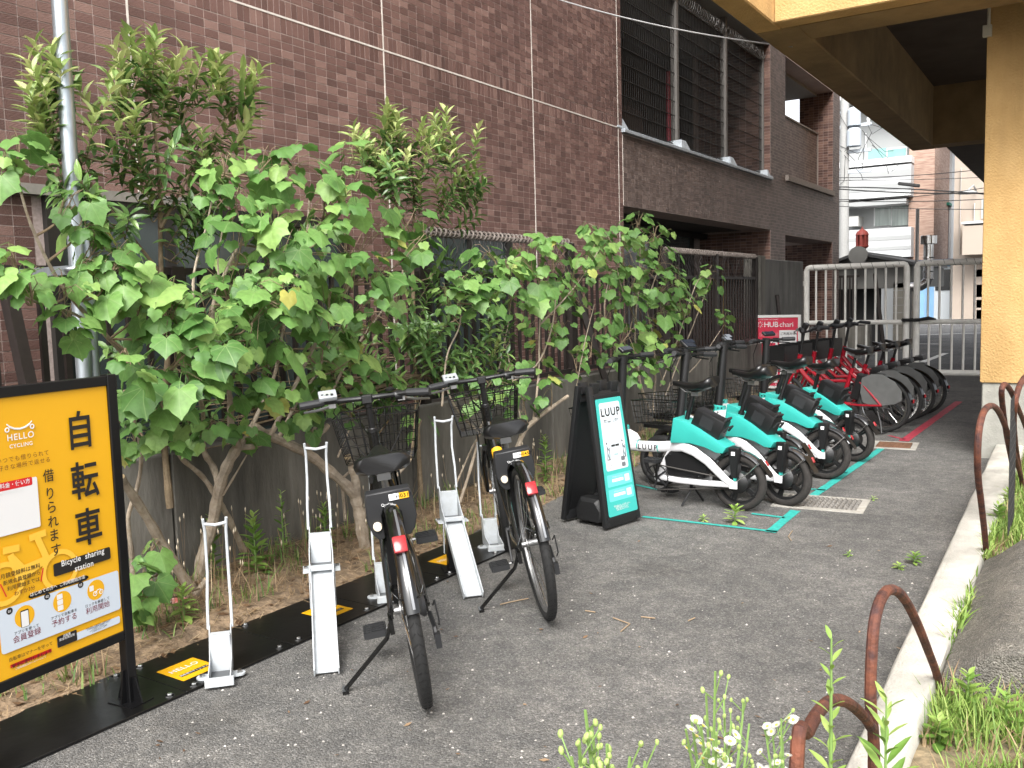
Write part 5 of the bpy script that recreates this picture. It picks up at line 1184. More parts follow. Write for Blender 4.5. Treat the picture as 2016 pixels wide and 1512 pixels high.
q = ony(1690, 503, Y-.26); MB().lathe([(0,-.05),(.2,-.04),(.2,.04),(0,.05)], (q.x,Y-.28,q.z), 'y', 14).build('ridge_cap', shg, t)
w0 = ony(1759,560,Y); xa, xb = w0.x, Rr_.x
for i in range(9): MB().bx(xa, xb, Y+.01*(i % 2), Y+.2, .02+i*.16, .17+i*.16).build('block', cb, t)
MB().bx(ony(1735,560,Y).x, xa-.005, Y+.01, Y+.1, 0, 1.6).build('door', mat('pale_door', (.5,.53,.55), .5), t)
MB().bx(L0.x, ony(1735,560,Y).x-.01, Y+.5, Y+.6, 0, 2).build('back_wall', mat('dark_recess', (.03,.03,.03), .9), t)
for i in range(12): x = ony(1625+i*6.2,560,Y).x; MB().bx(x-.015, x+.015, Y-.4, Y-.37, .6, 1.62).build('bar', fence_m, t)
MB().bx(ony(1620,560,Y).x, ony(1700,560,Y).x, Y-.41, Y-.36, 1.6, 1.65).build('rail', fence_m, t); MB().bx(ony(1610,560,Y).x, ony(1722,560,Y).x, Y-.6, Y-.3, 0, .6).build('plinth', cw_m, t)
p = ony(1697,500,Y+.5); rc = mat('red_cowl', (.27,.045,.035), .6, var=.2, vscale=9)
mb = MB().cyl((p.x,p.y,p.z-.2),(p.x,p.y,p.z+.13),.085,n=10); mb.lathe([(.10,.12),(.145,.16),(.145,.18)], (p.x,p.y,p.z), 'z', 10); mb.lathe([(.15,.42),(.11,.50),(.03,.55),(0,.62)], (p.x,p.y,p.z), 'z', 10)
for i in range(8): a = 2*math.pi*i/8; mb.bar((p.x+.125*math.cos(a),p.y+.125*math.sin(a),p.z+.17),(p.x+.125*math.cos(a),p.y+.125*math.sin(a),p.z+.44),.05,.012,up=(math.cos(a),math.sin(a),0))
mb.cyl((p.x,p.y,p.z+.1),(p.x,p.y,p.z+.45),.07,n=10); mb.build('chimney_cowl', rc, t)
MB().bar((ony(1722,548,18).x,18,1.62),(ony(1760,700,18).x,17.2,0),.06,.05).build('prop', fence_m, t)
# flue duct and thin post
Y = 18.; p = ony(1828,500,Y); t = thing('flue_duct', 'stainless steel flue duct with a bend and rain cap behind the gate', 'duct', (p.x, Y, 0), world=True); z1 = ony(1828,480,Y).z; z0 = ony(1828,548,Y).z
mb = MB().tube([(p.x,Y,z1),(p.x,Y,z0),(p.x-.03,Y,z0-.08),(p.x-.12,Y,z0-.14),(p.x-.3,Y,z0-.15)], .085, 14); mb.build('duct', chrome, t)
mb = MB()
for z in (z1-.25, z0-.02, z1-.5): mb.torus((p.x,Y,z), .088, .012, 'z', 16, 6)
mb.build('seam', chrome, t); MB().lathe([(.0,.16),(.13,.15),(.14,.14),(.14,.0),(.10,-.01)], (p.x,Y,z1), 'z', 16).build('rain_cap', chrome, t); MB().bar((p.x-.3,Y,z0-.15),(p.x-.3,Y,0),.06,.06).build('support', shg, t)
p = ony(1805,520,20.5); t0 = MB().cyl((p.x,20.5,0),(p.x,20.5,ony(1805,412,20.5).z),.035,n=10).build('vent_post', steel); tag(t0, 'thin grey vent pipe rising beside the shed roof', 'pipe')
# utility pole and wires
Y = 30.; p = ony(1662,400,Y); t = thing('utility_pole', 'concrete utility pole with transformers and wires behind the tiled building', 'utility pole', (p.x, Y, 0), world=True)
pole_m = mat('pole_concrete', (.35,.35,.34), .8, var=.1); MB().cyl((p.x,Y,0),(p.x,Y,10.5),.16,.11,14).build('shaft', pole_m, t)
tr = mat('transformer_grey', (.42,.46,.5), .5)
for z, s_ in ((ony(1662,235,Y).z,.2),(ony(1662,275,Y).z,.22)): MB().lathe([(0,.32),(s_*.7,.3),(s_,.22),(s_,-.25),(0,-.28)], (p.x+.3,Y-.1,z), 'z', 14).build('transformer', tr, t)
for y_ in (222, 250, 300, 340): z = ony(1662,y_,Y).z; MB().bx(p.x-.7, p.x+.8, Y-.05, Y+.05, z-.05, z+.05).build('crossarm', tr, t)
mb = MB()
for y_ in (222, 250):
    z = ony(1662,y_,Y).z
    for dx in (-.6,-.2,.3,.7): mb.lathe([(0,.2),(.04,.18),(.06,.1),(.04,.05),(.05,0)], (p.x+dx,Y,z+.05), 'z', 8)
mb.build('insulator', mat('white_ceramic', (.65,.66,.66), .3), t)
mb = MB()
for i in range(14):
    a = Vector((p.x+rng.uniform(-.3,.9), Y-.1, ony(1662,rng.uniform(205,300),Y).z)); b = a+Vector((rng.uniform(-.5,.9), rng.uniform(-.3,.1), rng.uniform(-1.4,.2))); mb.tube([a, a.lerp(b,.5)+Vector((rng.uniform(-.3,.5),0,-.3)), b], .008, 4)
mb.build('loose_wire', mat('black_wire', (.02,.02,.02), .6), t)
WL = ['thin black overhead wire running highest in front of the white house', 'thick black overhead cable bundle crossing in front of the white house', 'second thick black cable beside the splice case', 'sagging thin wire below the thick cables', 'thin wire passing in front of the lower balcony', 'lowest thin wire above the shed roof', 'very thin wire between the upper balcony and the cables']
for k, (y0, y1, sag, r_) in enumerate(((350,330,5,.018),(372,380,4,.03),(368,384,-3,.03),(393,366,7,.018),(396,391,3,.02),(406,412,2,.018),(355,348,2,.014))):
    Yw = 27.+k*.4; pts = [ony(1650+310*i/20, y0+(y1-y0)*i/20+sag*4*(i/20)*(1-i/20), Yw) for i in range(21)]
    o = MB().tube(pts, r_*.62, 5).build('overhead_wire', MATS['black_wire']); tag(o, WL[k], 'wire', 'overhead wires over the street')
q = ony(1788,363,26.9); MB_ = MB().bar(ony(1768,361,26.9), ony(1811,366,26.9), .09, .09); o = MB_.build('wire_closure', mat('black_closure', (.03,.03,.03), .6), bevel=.02); tag(o, 'black splice case hanging on the overhead wires', 'splice case')
# ================================================================ rusty hoops, wire mesh
rusty = mat('rusty_steel', (.055,.026,.024), .8, .25, col2=(.16,.055,.03), vscale=22, var=.35, bump=.5, bscale=90, detail=9)
def hoop(px_, x0, x1, label, tail=None, r=.0125):
    pts = [onx(x, y, x0+(x1-x0)*i/(len(px_)-1)) for i, (x, y) in enumerate(px_)]
    if tail == 'l' or tail == 'b': pts = [Vector((pts[0].x, pts[0].y-.02, .02))]+pts
    if tail == 'r' or tail == 'b': pts = pts+[Vector((pts[-1].x, pts[-1].y+.04, .02))]
    sm_ = []
    for i in range(len(pts)-1):        # catmull-rom smoothing
        p0, p1, p2, p3 = pts[max(0,i-1)], pts[i], pts[i+1], pts[min(len(pts)-1,i+2)]
        for k_ in range(6):
            s_ = k_/6; sm_.append(.5*((2*p1)+(p2-p0)*s_+(2*p0-5*p1+4*p2-p3)*s_*s_+(3*p1-p0-3*p2+p3)*s_**3))
    sm_.append(pts[-1])
    o = MB().tube(sm_, r, 10).build('border_hoop', rusty); tag(o, label, 'hoop', 'rusty border hoops along the kerb'); return o
hoop([(1720,1480),(1714,1380),(1716,1290),(1722,1222),(1735,1178),(1752,1161),(1775,1172),(1800,1215),(1825,1275),(1846,1335)], -.375, -.370, 'rusty steel hoop with one leg at the corner of the concrete block', 'b')
hoop([(1568,1512),(1590,1440),(1615,1397),(1640,1379),(1668,1383),(1695,1405),(1712,1428),(1722,1470)], -.36, -.365, 'low rusty steel hoop overlapping the hoop by the concrete block', 'b', .0112)
hoop([(1941,1080),(1933,1000),(1925,930),(1926,860),(1935,815),(1950,799),(1966,810),(1983,850),(2000,905),(2011,945)], -.372, -.315, 'rusty steel hoop past the concrete block, in front of the yellow pier', 'b', .0135)
hoop([(1994,930),(1982,860),(1974,800),(1972,770),(1978,757),(1990,770),(2003,800),(2018,838),(2030,880)], -.35, -.30, 'narrow rusty steel hoop beside the yellow pier', 'b', .0135)
hoop([(2012,950),(2000,880),(1996,820),(2003,772),(2018,742),(2040,730),(2065,760),(2080,850)], -.34, -.22, 'rusty steel hoop carrying black wire mesh', 'b', .0145)
mb = MB()
for i in range(9):
    mb.tube([(-.30+.0*i, 5.0+i*.05, .12), (-.30, 5.0+i*.05, .80)], .003, 5)
for k in range(13): mb.tube([(-.30, 5.0, .14+k*.05), (-.30, 5.42, .14+k*.05)], .003, 5)
tag(mb.build('wire_mesh_panel', mat('black_mesh', (.02,.02,.02), .6)), 'small black wire mesh panel behind the rusty hoops', 'mesh panel')
# ================================================================ vegetation
def leaf_grid(outline, cen, zf, petiole=.0, pr=.012):
    """fan of faces from the centre, folded and drooping"""
    mb = MB(); vs = [(cen[0], cen[1], zf(*cen))]+[(x, y, zf(x, y)) for x, y in outline]; n = len(outline)
    mid = [((x+cen[0])/2, (y+cen[1])/2) for x, y in outline]; vs += [(x, y, zf(x, y)+.012) for x, y in mid]
    fs = [(0, n+1+i, n+1+(i+1) % n) for i in range(n)]+[(n+1+i, 1+i, 1+(i+1) % n, n+1+(i+1) % n) for i in range(n)]; mb.add(vs, fs)
    if petiole: mb.tube([(0, -.0, 0), (0, -petiole*.5, .03), (0, -petiole, -.02)], [pr*.8, pr*.8, pr], 3, cap=False)
    return mb
def hib_outline(r_):
    half = [(.05,-.02),(.16,-.15),(.30,-.18),(.43,-.13),(.52,-.02),(.60,.12),(.575,.22),(.555,.32),(.59,.44),(.60,.56),(.50,.60),(.38,.68),(.22,.84),(.08,.96)]
    half = [(x*(1+r_.uniform(-.07,.07)), y*(1+r_.uniform(-.06,.06))) for x, y in half]
    return [(0,.04)]+half+[(0,1.06)]+[(-x*(1+r_.uniform(-.05,.05)), y) for x, y in reversed(half)]
lr = random.Random(3)
hib_cols = [(0, (.075,.175,.04)), (.4, (.13,.27,.066)), (.75, (.19,.345,.09)), (.975, (.28,.43,.12)), (1, (.46,.42,.1))]
hib_m = mat('hibiscus_leaf', (.1,.2,.05), .5, rndcols=hib_cols, sss=.36, var=.16, vscale=5)
hib_mi = mat('hibiscus_leaf_joined', (.1,.2,.05), .5, rndcols=hib_cols, island=True, sss=.36, var=.16, vscale=30)
priv_cols = [(0, (.06,.125,.035)), (.45, (.10,.2,.055)), (.8, (.155,.27,.075)), (1, (.22,.34,.1))]
priv_m = mat('glossy_leaf', (.06,.13,.03), .32, rndcols=priv_cols, sss=.2); priv_mi = mat('glossy_leaf_joined', (.06,.13,.03), .32, rndcols=priv_cols, island=True, sss=.2)
young_cols = [(0, (.2,.3,.09)), (.5, (.33,.42,.14)), (1, (.5,.53,.23))]
young_m = mat('young_leaf', (.3,.4,.1), .4, rndcols=young_cols, sss=.3); young_mi = mat('young_leaf_joined', (.3,.4,.1), .4, rndcols=young_cols, island=True, sss=.3)
def add_veins(m):
    n = m.node_tree.nodes; l = m.node_tree.links; b = n['Principled BSDF']; src = b.inputs['Base Color'].links[0].from_socket
    tc = n.new('ShaderNodeTexCoord'); sp = n.new('ShaderNodeSeparateXYZ'); l.new(tc.outputs['Object'], sp.inputs[0])
    def mth(op, a, b_=None):
        q = n.new('ShaderNodeMath'); q.operation = op
        for i, v in enumerate((a, b_)):
            if v is None: continue
            if isinstance(v, (int, float)): q.inputs[i].default_value = v
            else: l.new(v, q.inputs[i])
        return q.outputs[0]
    an = mth('ARCTAN2', sp.outputs[0], sp.outputs[1]); s_ = mth('ABSOLUTE', mth('SINE', mth('MULTIPLY', an, 4.2)))
    rad = mth('SQRT', mth('ADD', mth('MULTIPLY', sp.outputs[0], sp.outputs[0]), mth('MULTIPLY', sp.outputs[1], sp.outputs[1])))
    d = mth('MULTIPLY', s_, rad); mr = n.new('ShaderNodeMapRange'); mr.inputs[1].default_value = .02; mr.inputs[2].default_value = .075; mr.inputs[3].default_value = .5; mr.inputs[4].default_value = 0; l.new(d, mr.inputs[0])
    mx_ = n.new('ShaderNodeMix'); mx_.data_type = 'RGBA'; mx_.inputs[7].default_value = (.30,.42,.16,1); l.new(mr.outputs[0], mx_.inputs[0]); l.new(src, mx_.inputs[6]); l.new(mx_.outputs[2], b.inputs['Base Color'])
add_veins(hib_m)
HIB = []
for v in range(5):
    dr, fd = lr.uniform(.18,.42), lr.uniform(.05,.16); ph = lr.uniform(0, 6)
    HIB.append(leaf_grid(hib_outline(lr), (0, .12), lambda x, y, dr=dr, fd=fd, ph=ph: -dr*max(0, y)**2-fd*2.2*x*x+.03*math.sin(8*x+ph)+.02*math.sin(9*y+ph), .75))
PRV = []
for v in range(4):
    cu = lr.uniform(.15,.5); o_ = [(0,0),(.09,.12),(.15,.32),(.165,.5),(.125,.72),(.05,.9),(0,1),(-.05,.9),(-.125,.72),(-.165,.5),(-.15,.32),(-.09,.12)]
    PRV.append(leaf_grid(o_, (0,.42), lambda x, y, cu=cu: -cu*y*y+1.1*abs(x)*.5, .12, .02))
hib_me = [m_.mesh('leaf', hib_m, smooth=60) for m_ in HIB]; prv_me = [m_.mesh('leaf', priv_m, smooth=60) for m_ in PRV]; yng_me = [m_.mesh('leaf', young_m, smooth=60) for m_ in PRV]
def leaf_mat(pos, tip, up, size):
    y = Vector(tip).normalized(); z = Vector(up); z = (z-y*z.dot(y)); z = z.normalized() if z.length > 1e-4 else y.orthogonal().normalized(); x = y.cross(z)
    return Matrix(((x.x*size,y.x*size,z.x*size,pos[0]),(x.y*size,y.y*size,z.y*size,pos[1]),(x.z*size,y.z*size,z.z*size,pos[2]),(0,0,0,1)))
def emit_leaves(t, leaves, src, mes, mi, name='leaf', limit=300):
    """leaves: (variant, matrix, size); the largest in view become objects, the rest one joined part"""
    def sc(l):
        p = l[1].translation; v = p-CAM; d = v.dot(FW)
        if d < .2: return 0
        return l[2]/d
    leaves.sort(key=sc, reverse=True)
    for v, M, s_ in leaves[:limit]: obj(name, mes[v], t, M=M)
    rest = leaves[limit:]
    if rest:
        j = MB()
        for v, M, s_ in rest:
            b = len(j.v); j.v.extend([tuple(M @ Vector(p)) for p in src[v].v]); j.f.extend([tuple(i+b for i in f_) for f_ in src[v].f])
        me = bpy.data.meshes.new('foliage'); me.from_pydata(j.v, [], j.f); me.materials.append(mi); me.shade_smooth(); o = obj('foliage', me, t); o['kind'] = 'stuff'
bark = mat('pale_bark', (.27,.215,.155), .85, col2=(.38,.32,.25), vscale=30, var=.25, bump=.5, bscale=60, detail=6)
bark_d = mat('twig_bark', (.16,.115,.07), .85, col2=(.25,.19,.12), vscale=30, var=.2)
cutw = mat('cut_wood', (.6,.45,.26), .8)
def smooth_path(pts, k=5):
    out = []
    for i in range(len(pts)-1):
        p0, p1, p2, p3 = pts[max(0,i-1)], pts[i], pts[i+1], pts[min(len(pts)-1,i+2)]
        for q in range(k):
            s_ = q/k; out.append(.5*((2*p1)+(p2-p0)*s_+(2*p0-5*p1+4*p2-p3)*s_*s_+(3*p1-p0-3*p2+p3)*s_**3))
    out.append(pts[-1]); return out
def stem(t, px_, r0, r1, m=bark, name='stem', cut=False):
    """px_: (x, y, X) pixel positions with their plane X"""
    pts = smooth_path([onx(x, y, X) for x, y, X in px_]); n = len(pts)
    rr = [(r0+(r1-r0)*i/(n-1))*(1+.12*math.sin(i*1.7)) for i in range(n)]
    MB().tube(pts, rr, 9 if r0 > .008 else 6).build(name, m, t)
    if cut: d = (pts[-1]-pts[-2]).normalized(); MB().cyl(pts[-1]-d*.002, pts[-1]+d*.003, rr[-1]*.92, n=9).build('cut_end', cutw, t)
    return pts
def hib_clusters(t, blobs, stems_pts, seed, per=12, smin=.07, smax=.17):
    r_ = random.Random(seed); leaves = []; tw = MB()
    allp = [p for s_ in stems_pts for p in s_[len(s_)//3:]]
    for (x, y, rad, X, f_) in blobs:
        c = onx(x, y, X); dist = (c-CAM).length; R3 = rad*dist/F_PX
        base = min(allp, key=lambda p: (p-c).length+max(0, p.z-c.z)*1.5); mid = base.lerp(c, .55)+Vector((r_.uniform(-.03,.03), r_.uniform(-.03,.03), r_.uniform(-.05,.02)))
        axis = smooth_path([base, mid, c+Vector((0,0,R3*.35))], 4); tw.tube(axis, [.0055-.003*i/(len(axis)-1) for i in range(len(axis))], 5)
        n = max(4, int(per*f_))
        for k_ in range(n):
            a = r_.uniform(0, 2*math.pi); h = r_.uniform(-.75, 1.0); rr = math.sqrt(max(.05, 1-h*h*.8))*r_.uniform(.45, 1.0)
            p = c+Vector((math.cos(a)*rr*R3*.8, math.sin(a)*rr*R3, h*R3*.8))
            out = (p-c); out.z = 0; out = out.normalized() if out.length > .01 else Vector((1,0,0))
            out = (out*.75+Vector((.55,-.25,0))*r_.uniform(.3,1.1)).normalized()
            dr = R(r_.uniform(18, 68) if h < .6 else r_.uniform(5, 40)); tip = out*math.cos(dr)-Vector((0,0,1))*math.sin(dr)
            up = Vector((r_.uniform(-.25,.45), r_.uniform(-.4,.2), 1))
            s_ = smin+(smax-smin)*r_.random()**1.5
            if X > -3.0 and x > 280: s_ *= 1.12
            if r_.random() < .08: s_ *= 1.45
            p = p+(CAM-p)*0
            leaves.append((r_.randrange(len(HIB)), leaf_mat(p, tip, up, s_), s_))
            if r_.random() < .8: q = axis[r_.randrange(len(axis)//2, len(axis))]; M_ = leaves[-1][1]; e = M_ @ Vector((0,-.7,-.02)); tw.tube([q, q.lerp(e,.6)+Vector((0,0,.02)), e], .0016, 3, cap=False)
    tw.build('twig', bark_d, t)['kind'] = 'stuff'; emit_leaves(t, leaves, HIB, hib_me, hib_mi)
# --- shrub A: forked trunk beside the low rack
b0 = onx(392, 1130, -3.68)
tA = thing('hibiscus_shrub', 'large leafy hibiscus shrub with a forked pale trunk behind the low white rack', 'shrub', (b0.x, b0.y, 0), world=True, group='hibiscus shrubs in the planting bed')
SA = [stem(tA, [(392,1150,-3.62),(398,1100,-3.6),(420,1020,-3.58),(432,960,-3.5),(448,915,-3.45),(468,880,-3.4)], .032, .024),
      stem(tA, [(468,880,-3.4),(455,840,-3.35),(452,780,-3.3),(430,690,-3.2),(420,600,-3.15),(470,480,-3.15)], .02, .006),
      stem(tA, [(468,880,-3.4),(500,878,-3.38),(530,860,-3.33),(560,800,-3.28),(590,740,-3.25),(640,640,-3.2),(690,560,-3.2)], .017, .005),
      stem(tA, [(474,878,-3.4),(500,830,-3.4),(540,740,-3.4),(560,640,-3.35),(600,480,-3.3),(610,380,-3.25)], .013, .005),
      stem(tA, [(432,960,-3.52),(420,920,-3.6),(402,890,-3.6),(400,850,-3.6),(395,790,-3.5),(350,700,-3.3),(330,650,-3.2)], .018, .006),
      stem(tA, [(480,1085,-3.66),(450,1020,-3.62),(430,985,-3.6),(400,940,-3.6),(360,905,-3.55),(345,880,-3.5)], .017, .009),
      stem(tA, [(438,975,-3.5),(460,940,-3.45),(486,895,-3.42)], .008, .003),
      stem(tA, [(380,1165,-3.5),(330,1090,-3.5),(290,1020,-3.48),(238,940,-3.42)], .026, .018, cut=True),
      stem(tA, [(262,1140,-3.6),(258,1080,-3.58),(252,1020,-3.56),(270,960,-3.52),(278,900,-3.45),(268,840,-3.4),(245,770,-3.3)], .012, .006),
      stem(tA, [(300,760,-3.3),(250,705,-3.2),(190,640,-3.1),(120,560,-3.05),(60,440,-3.0),(30,330,-3.0)], .010, .004),
      stem(tA, [(270,720,-3.2),(220,670,-3.15),(150,620,-3.1),(60,590,-3.0),(10,560,-3.0)], .008, .003),
      stem(tA, [(385,1170,-3.4),(400,1150,-3.38),(405,1140,-3.37)], .016, .012, cut=True),
      stem(tA, [(400,700,-3.2),(380,560,-3.2),(405,450,-3.2),(430,340,-3.2)], .008, .003), stem(tA, [(470,640,-3.2),(430,540,-3.15),(440,440,-3.15)], .006, .003)]
bl = [(40,300,45,-3.0,.6),(20,335,40,-2.95,.5),(150,425,55,-3.05,.8),(170,470,45,-3.05,.6),(20,520,40,-2.95,.6),(60,570,55,-2.95,.7),(130,590,60,-3.0,.8),(200,500,60,-3.05,.9),(245,525,60,-3.0,1),(215,560,60,-3.0,.8),(285,570,60,-3.1,.8),(140,640,45,-2.95,.5),
      (350,640,95,-2.95,1.3),(420,660,90,-2.85,1.2),(370,720,70,-2.85,.9),(250,735,50,-2.85,.4),(300,790,80,-3.05,1),(390,790,90,-3.0,1.2),(330,850,60,-3.1,.8),(440,600,90,-3.05,1.2),(520,640,95,-2.9,1.2),(545,560,90,-2.95,1.2),(480,500,90,-3.05,1.1),(550,455,90,-2.95,1.1),(465,415,70,-3.05,.9),
      (600,345,75,-3.0,1),(535,335,60,-3.05,.8),(700,330,65,-3.0,.9),(640,415,90,-3.0,1.2),(700,390,70,-2.95,.9),(740,440,70,-3.05,.9),(620,520,100,-2.95,1.3),(700,560,90,-2.95,1.1),(735,605,55,-2.85,.6),(650,640,90,-3.0,1.1),(810,450,55,-3.1,.7),(835,480,50,-3.05,.6),(770,540,65,-3.05,.8),(640,700,80,-3.1,1),(560,735,85,-3.05,1.1),(480,745,85,-3.0,1.1),(520,815,60,-3.15,.7),(610,800,60,-3.2,.6),(690,730,60,-3.2,.7),(440,330,45,-3.1,.6),(415,370,45,-3.15,.6),(440,700,80,-2.95,1),(580,650,80,-2.95,1),(560,590,70,-2.85,.7),
      (330,600,70,-3.2,.9),(300,660,70,-3.15,.9),(480,580,80,-3.3,1),(600,600,80,-3.3,1),(680,480,80,-3.3,1),(420,850,50,-3.3,.5),(480,860,40,-3.35,.4),(265,880,30,-3.4,.4),(300,1090,35,-3.3,.5),(275,1150,45,-3.2,.8),(260,1195,40,-3.15,.6)]
hib_clusters(tA, bl, SA, 11, 16, .038, .105)
# --- shrub A2: thick leaning trunk with sawn ends
b0 = onx(710, 1085, -3.32)
tB = thing('hibiscus_shrub', 'pruned hibiscus shrub with a thick leaning trunk and sawn branch ends', 'shrub', (b0.x, b0.y, 0), world=True, group='hibiscus shrubs in the planting bed')
SB = [stem(tB, [(722,1095,-3.30),(712,1040,-3.3),(705,1000,-3.3),(690,965,-3.3),(640,920,-3.34),(600,890,-3.36),(540,862,-3.38),(500,840,-3.38)], .036, .020),
      stem(tB, [(704,1000,-3.3),(700,950,-3.28),(692,915,-3.27),(686,900,-3.26)], .024, .022, cut=True),
      stem(tB, [(605,890,-3.37),(625,860,-3.36),(645,838,-3.35)], .018, .016, cut=True), stem(tB, [(715,1010,-3.32),(760,960,-3.25),(808,905,-3.2)], .011, .009, cut=True),
      stem(tB, [(680,1025,-3.45),(675,970,-3.45),(672,945,-3.42),(700,920,-3.38)], .010, .006), stem(tB, [(550,860,-3.38),(580,800,-3.35),(620,740,-3.3),(650,680,-3.3)], .010, .004),
      stem(tB, [(600,885,-3.37),(640,800,-3.4),(690,700,-3.4),(760,600,-3.35),(800,520,-3.3)], .010, .004), stem(tB, [(665,900,-3.3),(690,840,-3.35),(640,960,-3.4)][:2], .006, .004)]
hib_clusters(tB, [(620,770,60,-3.35,.8),(680,680,70,-3.3,.9),(740,640,70,-3.25,.9),(790,590,60,-3.25,.8),(600,830,45,-3.35,.5),(680,800,55,-3.4,.6),(750,740,60,-3.4,.8),(820,780,40,-3.4,.5),(830,840,35,-3.35,.3),(660,760,40,-3.2,.4)], SB, 12, 16, .04, .095)
# --- shrub C: slender stems behind the second bicycle
b0 = onx(985, 960, -3.3)
tC = thing('hibiscus_shrub', 'slender hibiscus shrub with bright leaves behind the bicycle at the teal board', 'shrub', (b0.x, b0.y, 0), world=True, group='hibiscus shrubs in the planting bed')
SC = [stem(tC, [(1010,930,-3.3),(1020,880,-3.28),(1035,845,-3.25),(1075,810,-3.2),(1118,780,-3.15)], .024, .012), stem(tC, [(905,990,-3.35),(930,910,-3.33),(940,855,-3.3),(915,825,-3.3),(890,790,-3.3),(870,740,-3.3)], .011, .005),
      stem(tC, [(940,855,-3.3),(985,770,-3.3),(1055,720,-3.3),(1085,650,-3.3),(1095,580,-3.3)], .009, .004), stem(tC, [(1050,830,-3.25),(1060,740,-3.3),(1062,650,-3.32),(1065,570,-3.3),(1050,540,-3.3)], .009, .004),
      stem(tC, [(870,800,-3.3),(880,700,-3.3),(905,640,-3.25),(905,575,-3.2)], .007, .003), stem(tC, [(895,960,-3.4),(930,880,-3.4),(960,820,-3.4),(1000,640,-3.35),(1005,570,-3.3)], .007, .003),
      stem(tC, [(1062,640,-3.32),(1110,590,-3.3),(1150,540,-3.25),(1180,490,-3.25)], .007, .003), stem(tC, [(1130,790,-3.3),(1150,680,-3.3),(1170,600,-3.3)], .006, .003), stem(tC, [(1030,850,-3.26),(1000,700,-3.35),(985,640,-3.3)], .006, .003)]
hib_clusters(tC, [(905,560,48,-3.2,.8),(880,590,35,-3.2,.4),(960,515,55,-3.25,.8),(1000,555,55,-3.2,.9),(945,590,50,-3.15,.8),(1045,510,60,-3.25,.9),(1090,520,65,-3.2,1),(1060,570,60,-3.25,.9),(1130,560,65,-3.2,1),(1165,530,55,-3.2,.9),(1190,495,45,-3.25,.7),(1010,595,50,-3.25,.6),(970,770,60,-3.15,.7),(1005,740,60,-3.1,.7),(940,800,50,-3.2,.5),(1070,700,45,-3.3,.5),(1110,650,40,-3.3,.5),(1085,770,35,-3.15,.3),(1030,800,40,-3.25,.4),(1165,690,45,-3.3,.6),(1130,720,40,-3.35,.5),(1060,620,50,-3.4,.6),(1130,600,50,-3.4,.6)], SC, 13, 21, .04, .1)
# --- shrub D: behind the electric bicycles
b0 = onx(1270, 790, -3.35)
tD = thing('hibiscus_shrub', 'upright hibiscus shrub growing behind the electric bicycles', 'shrub', (b0.x, b0.y, 0), world=True, group='hibiscus shrubs in the planting bed')
SD = [stem(tD, [(1280,810,-3.35),(1265,770,-3.35),(1255,720,-3.35),(1250,640,-3.35),(1258,560,-3.35),(1260,480,-3.3)], .014, .005), stem(tD, [(1285,810,-3.35),(1290,740,-3.35),(1285,660,-3.35),(1275,600,-3.35),(1300,520,-3.3)], .012, .004),
      stem(tD, [(1310,780,-3.35),(1340,700,-3.3),(1365,640,-3.3),(1395,560,-3.25)], .008, .003), stem(tD, [(1225,790,-3.4),(1215,700,-3.35),(1190,620,-3.3),(1200,540,-3.3)], .009, .004), stem(tD, [(1320,760,-3.35),(1370,720,-3.3),(1425,640,-3.25)], .006, .003), stem(tD, [(1262,650,-3.35),(1225,570,-3.3),(1200,470,-3.3),(1160,440,-3.35)], .007, .003), stem(tD, [(1300,760,-3.35),(1330,680,-3.35),(1370,560,-3.3),(1390,545,-3.3)], .007, .003)]
hib_clusters(tD, [(1255,455,45,-3.25,.9),(1290,475,45,-3.25,.9),(1230,495,60,-3.25,1),(1300,520,55,-3.2,1),(1260,550,60,-3.2,1.1),(1310,575,55,-3.2,1),(1245,610,55,-3.25,1),(1300,630,55,-3.2,1),(1335,600,45,-3.25,.8),(1240,675,55,-3.25,.9),(1290,690,50,-3.2,.9),(1330,555,40,-3.3,.6),(1395,550,35,-3.25,.8),(1360,605,40,-3.25,.6),(1423,630,26,-3.25,.6),(1195,640,45,-3.25,.7),(1340,680,40,-3.25,.6),(1250,735,40,-3.2,.7),(1210,560,50,-3.3,.8),(1190,480,40,-3.3,.7),(1160,455,25,-3.35,.5),(1210,700,40,-3.3,.6),(1300,730,40,-3.3,.5)], SD, 14, 22, .04, .1)
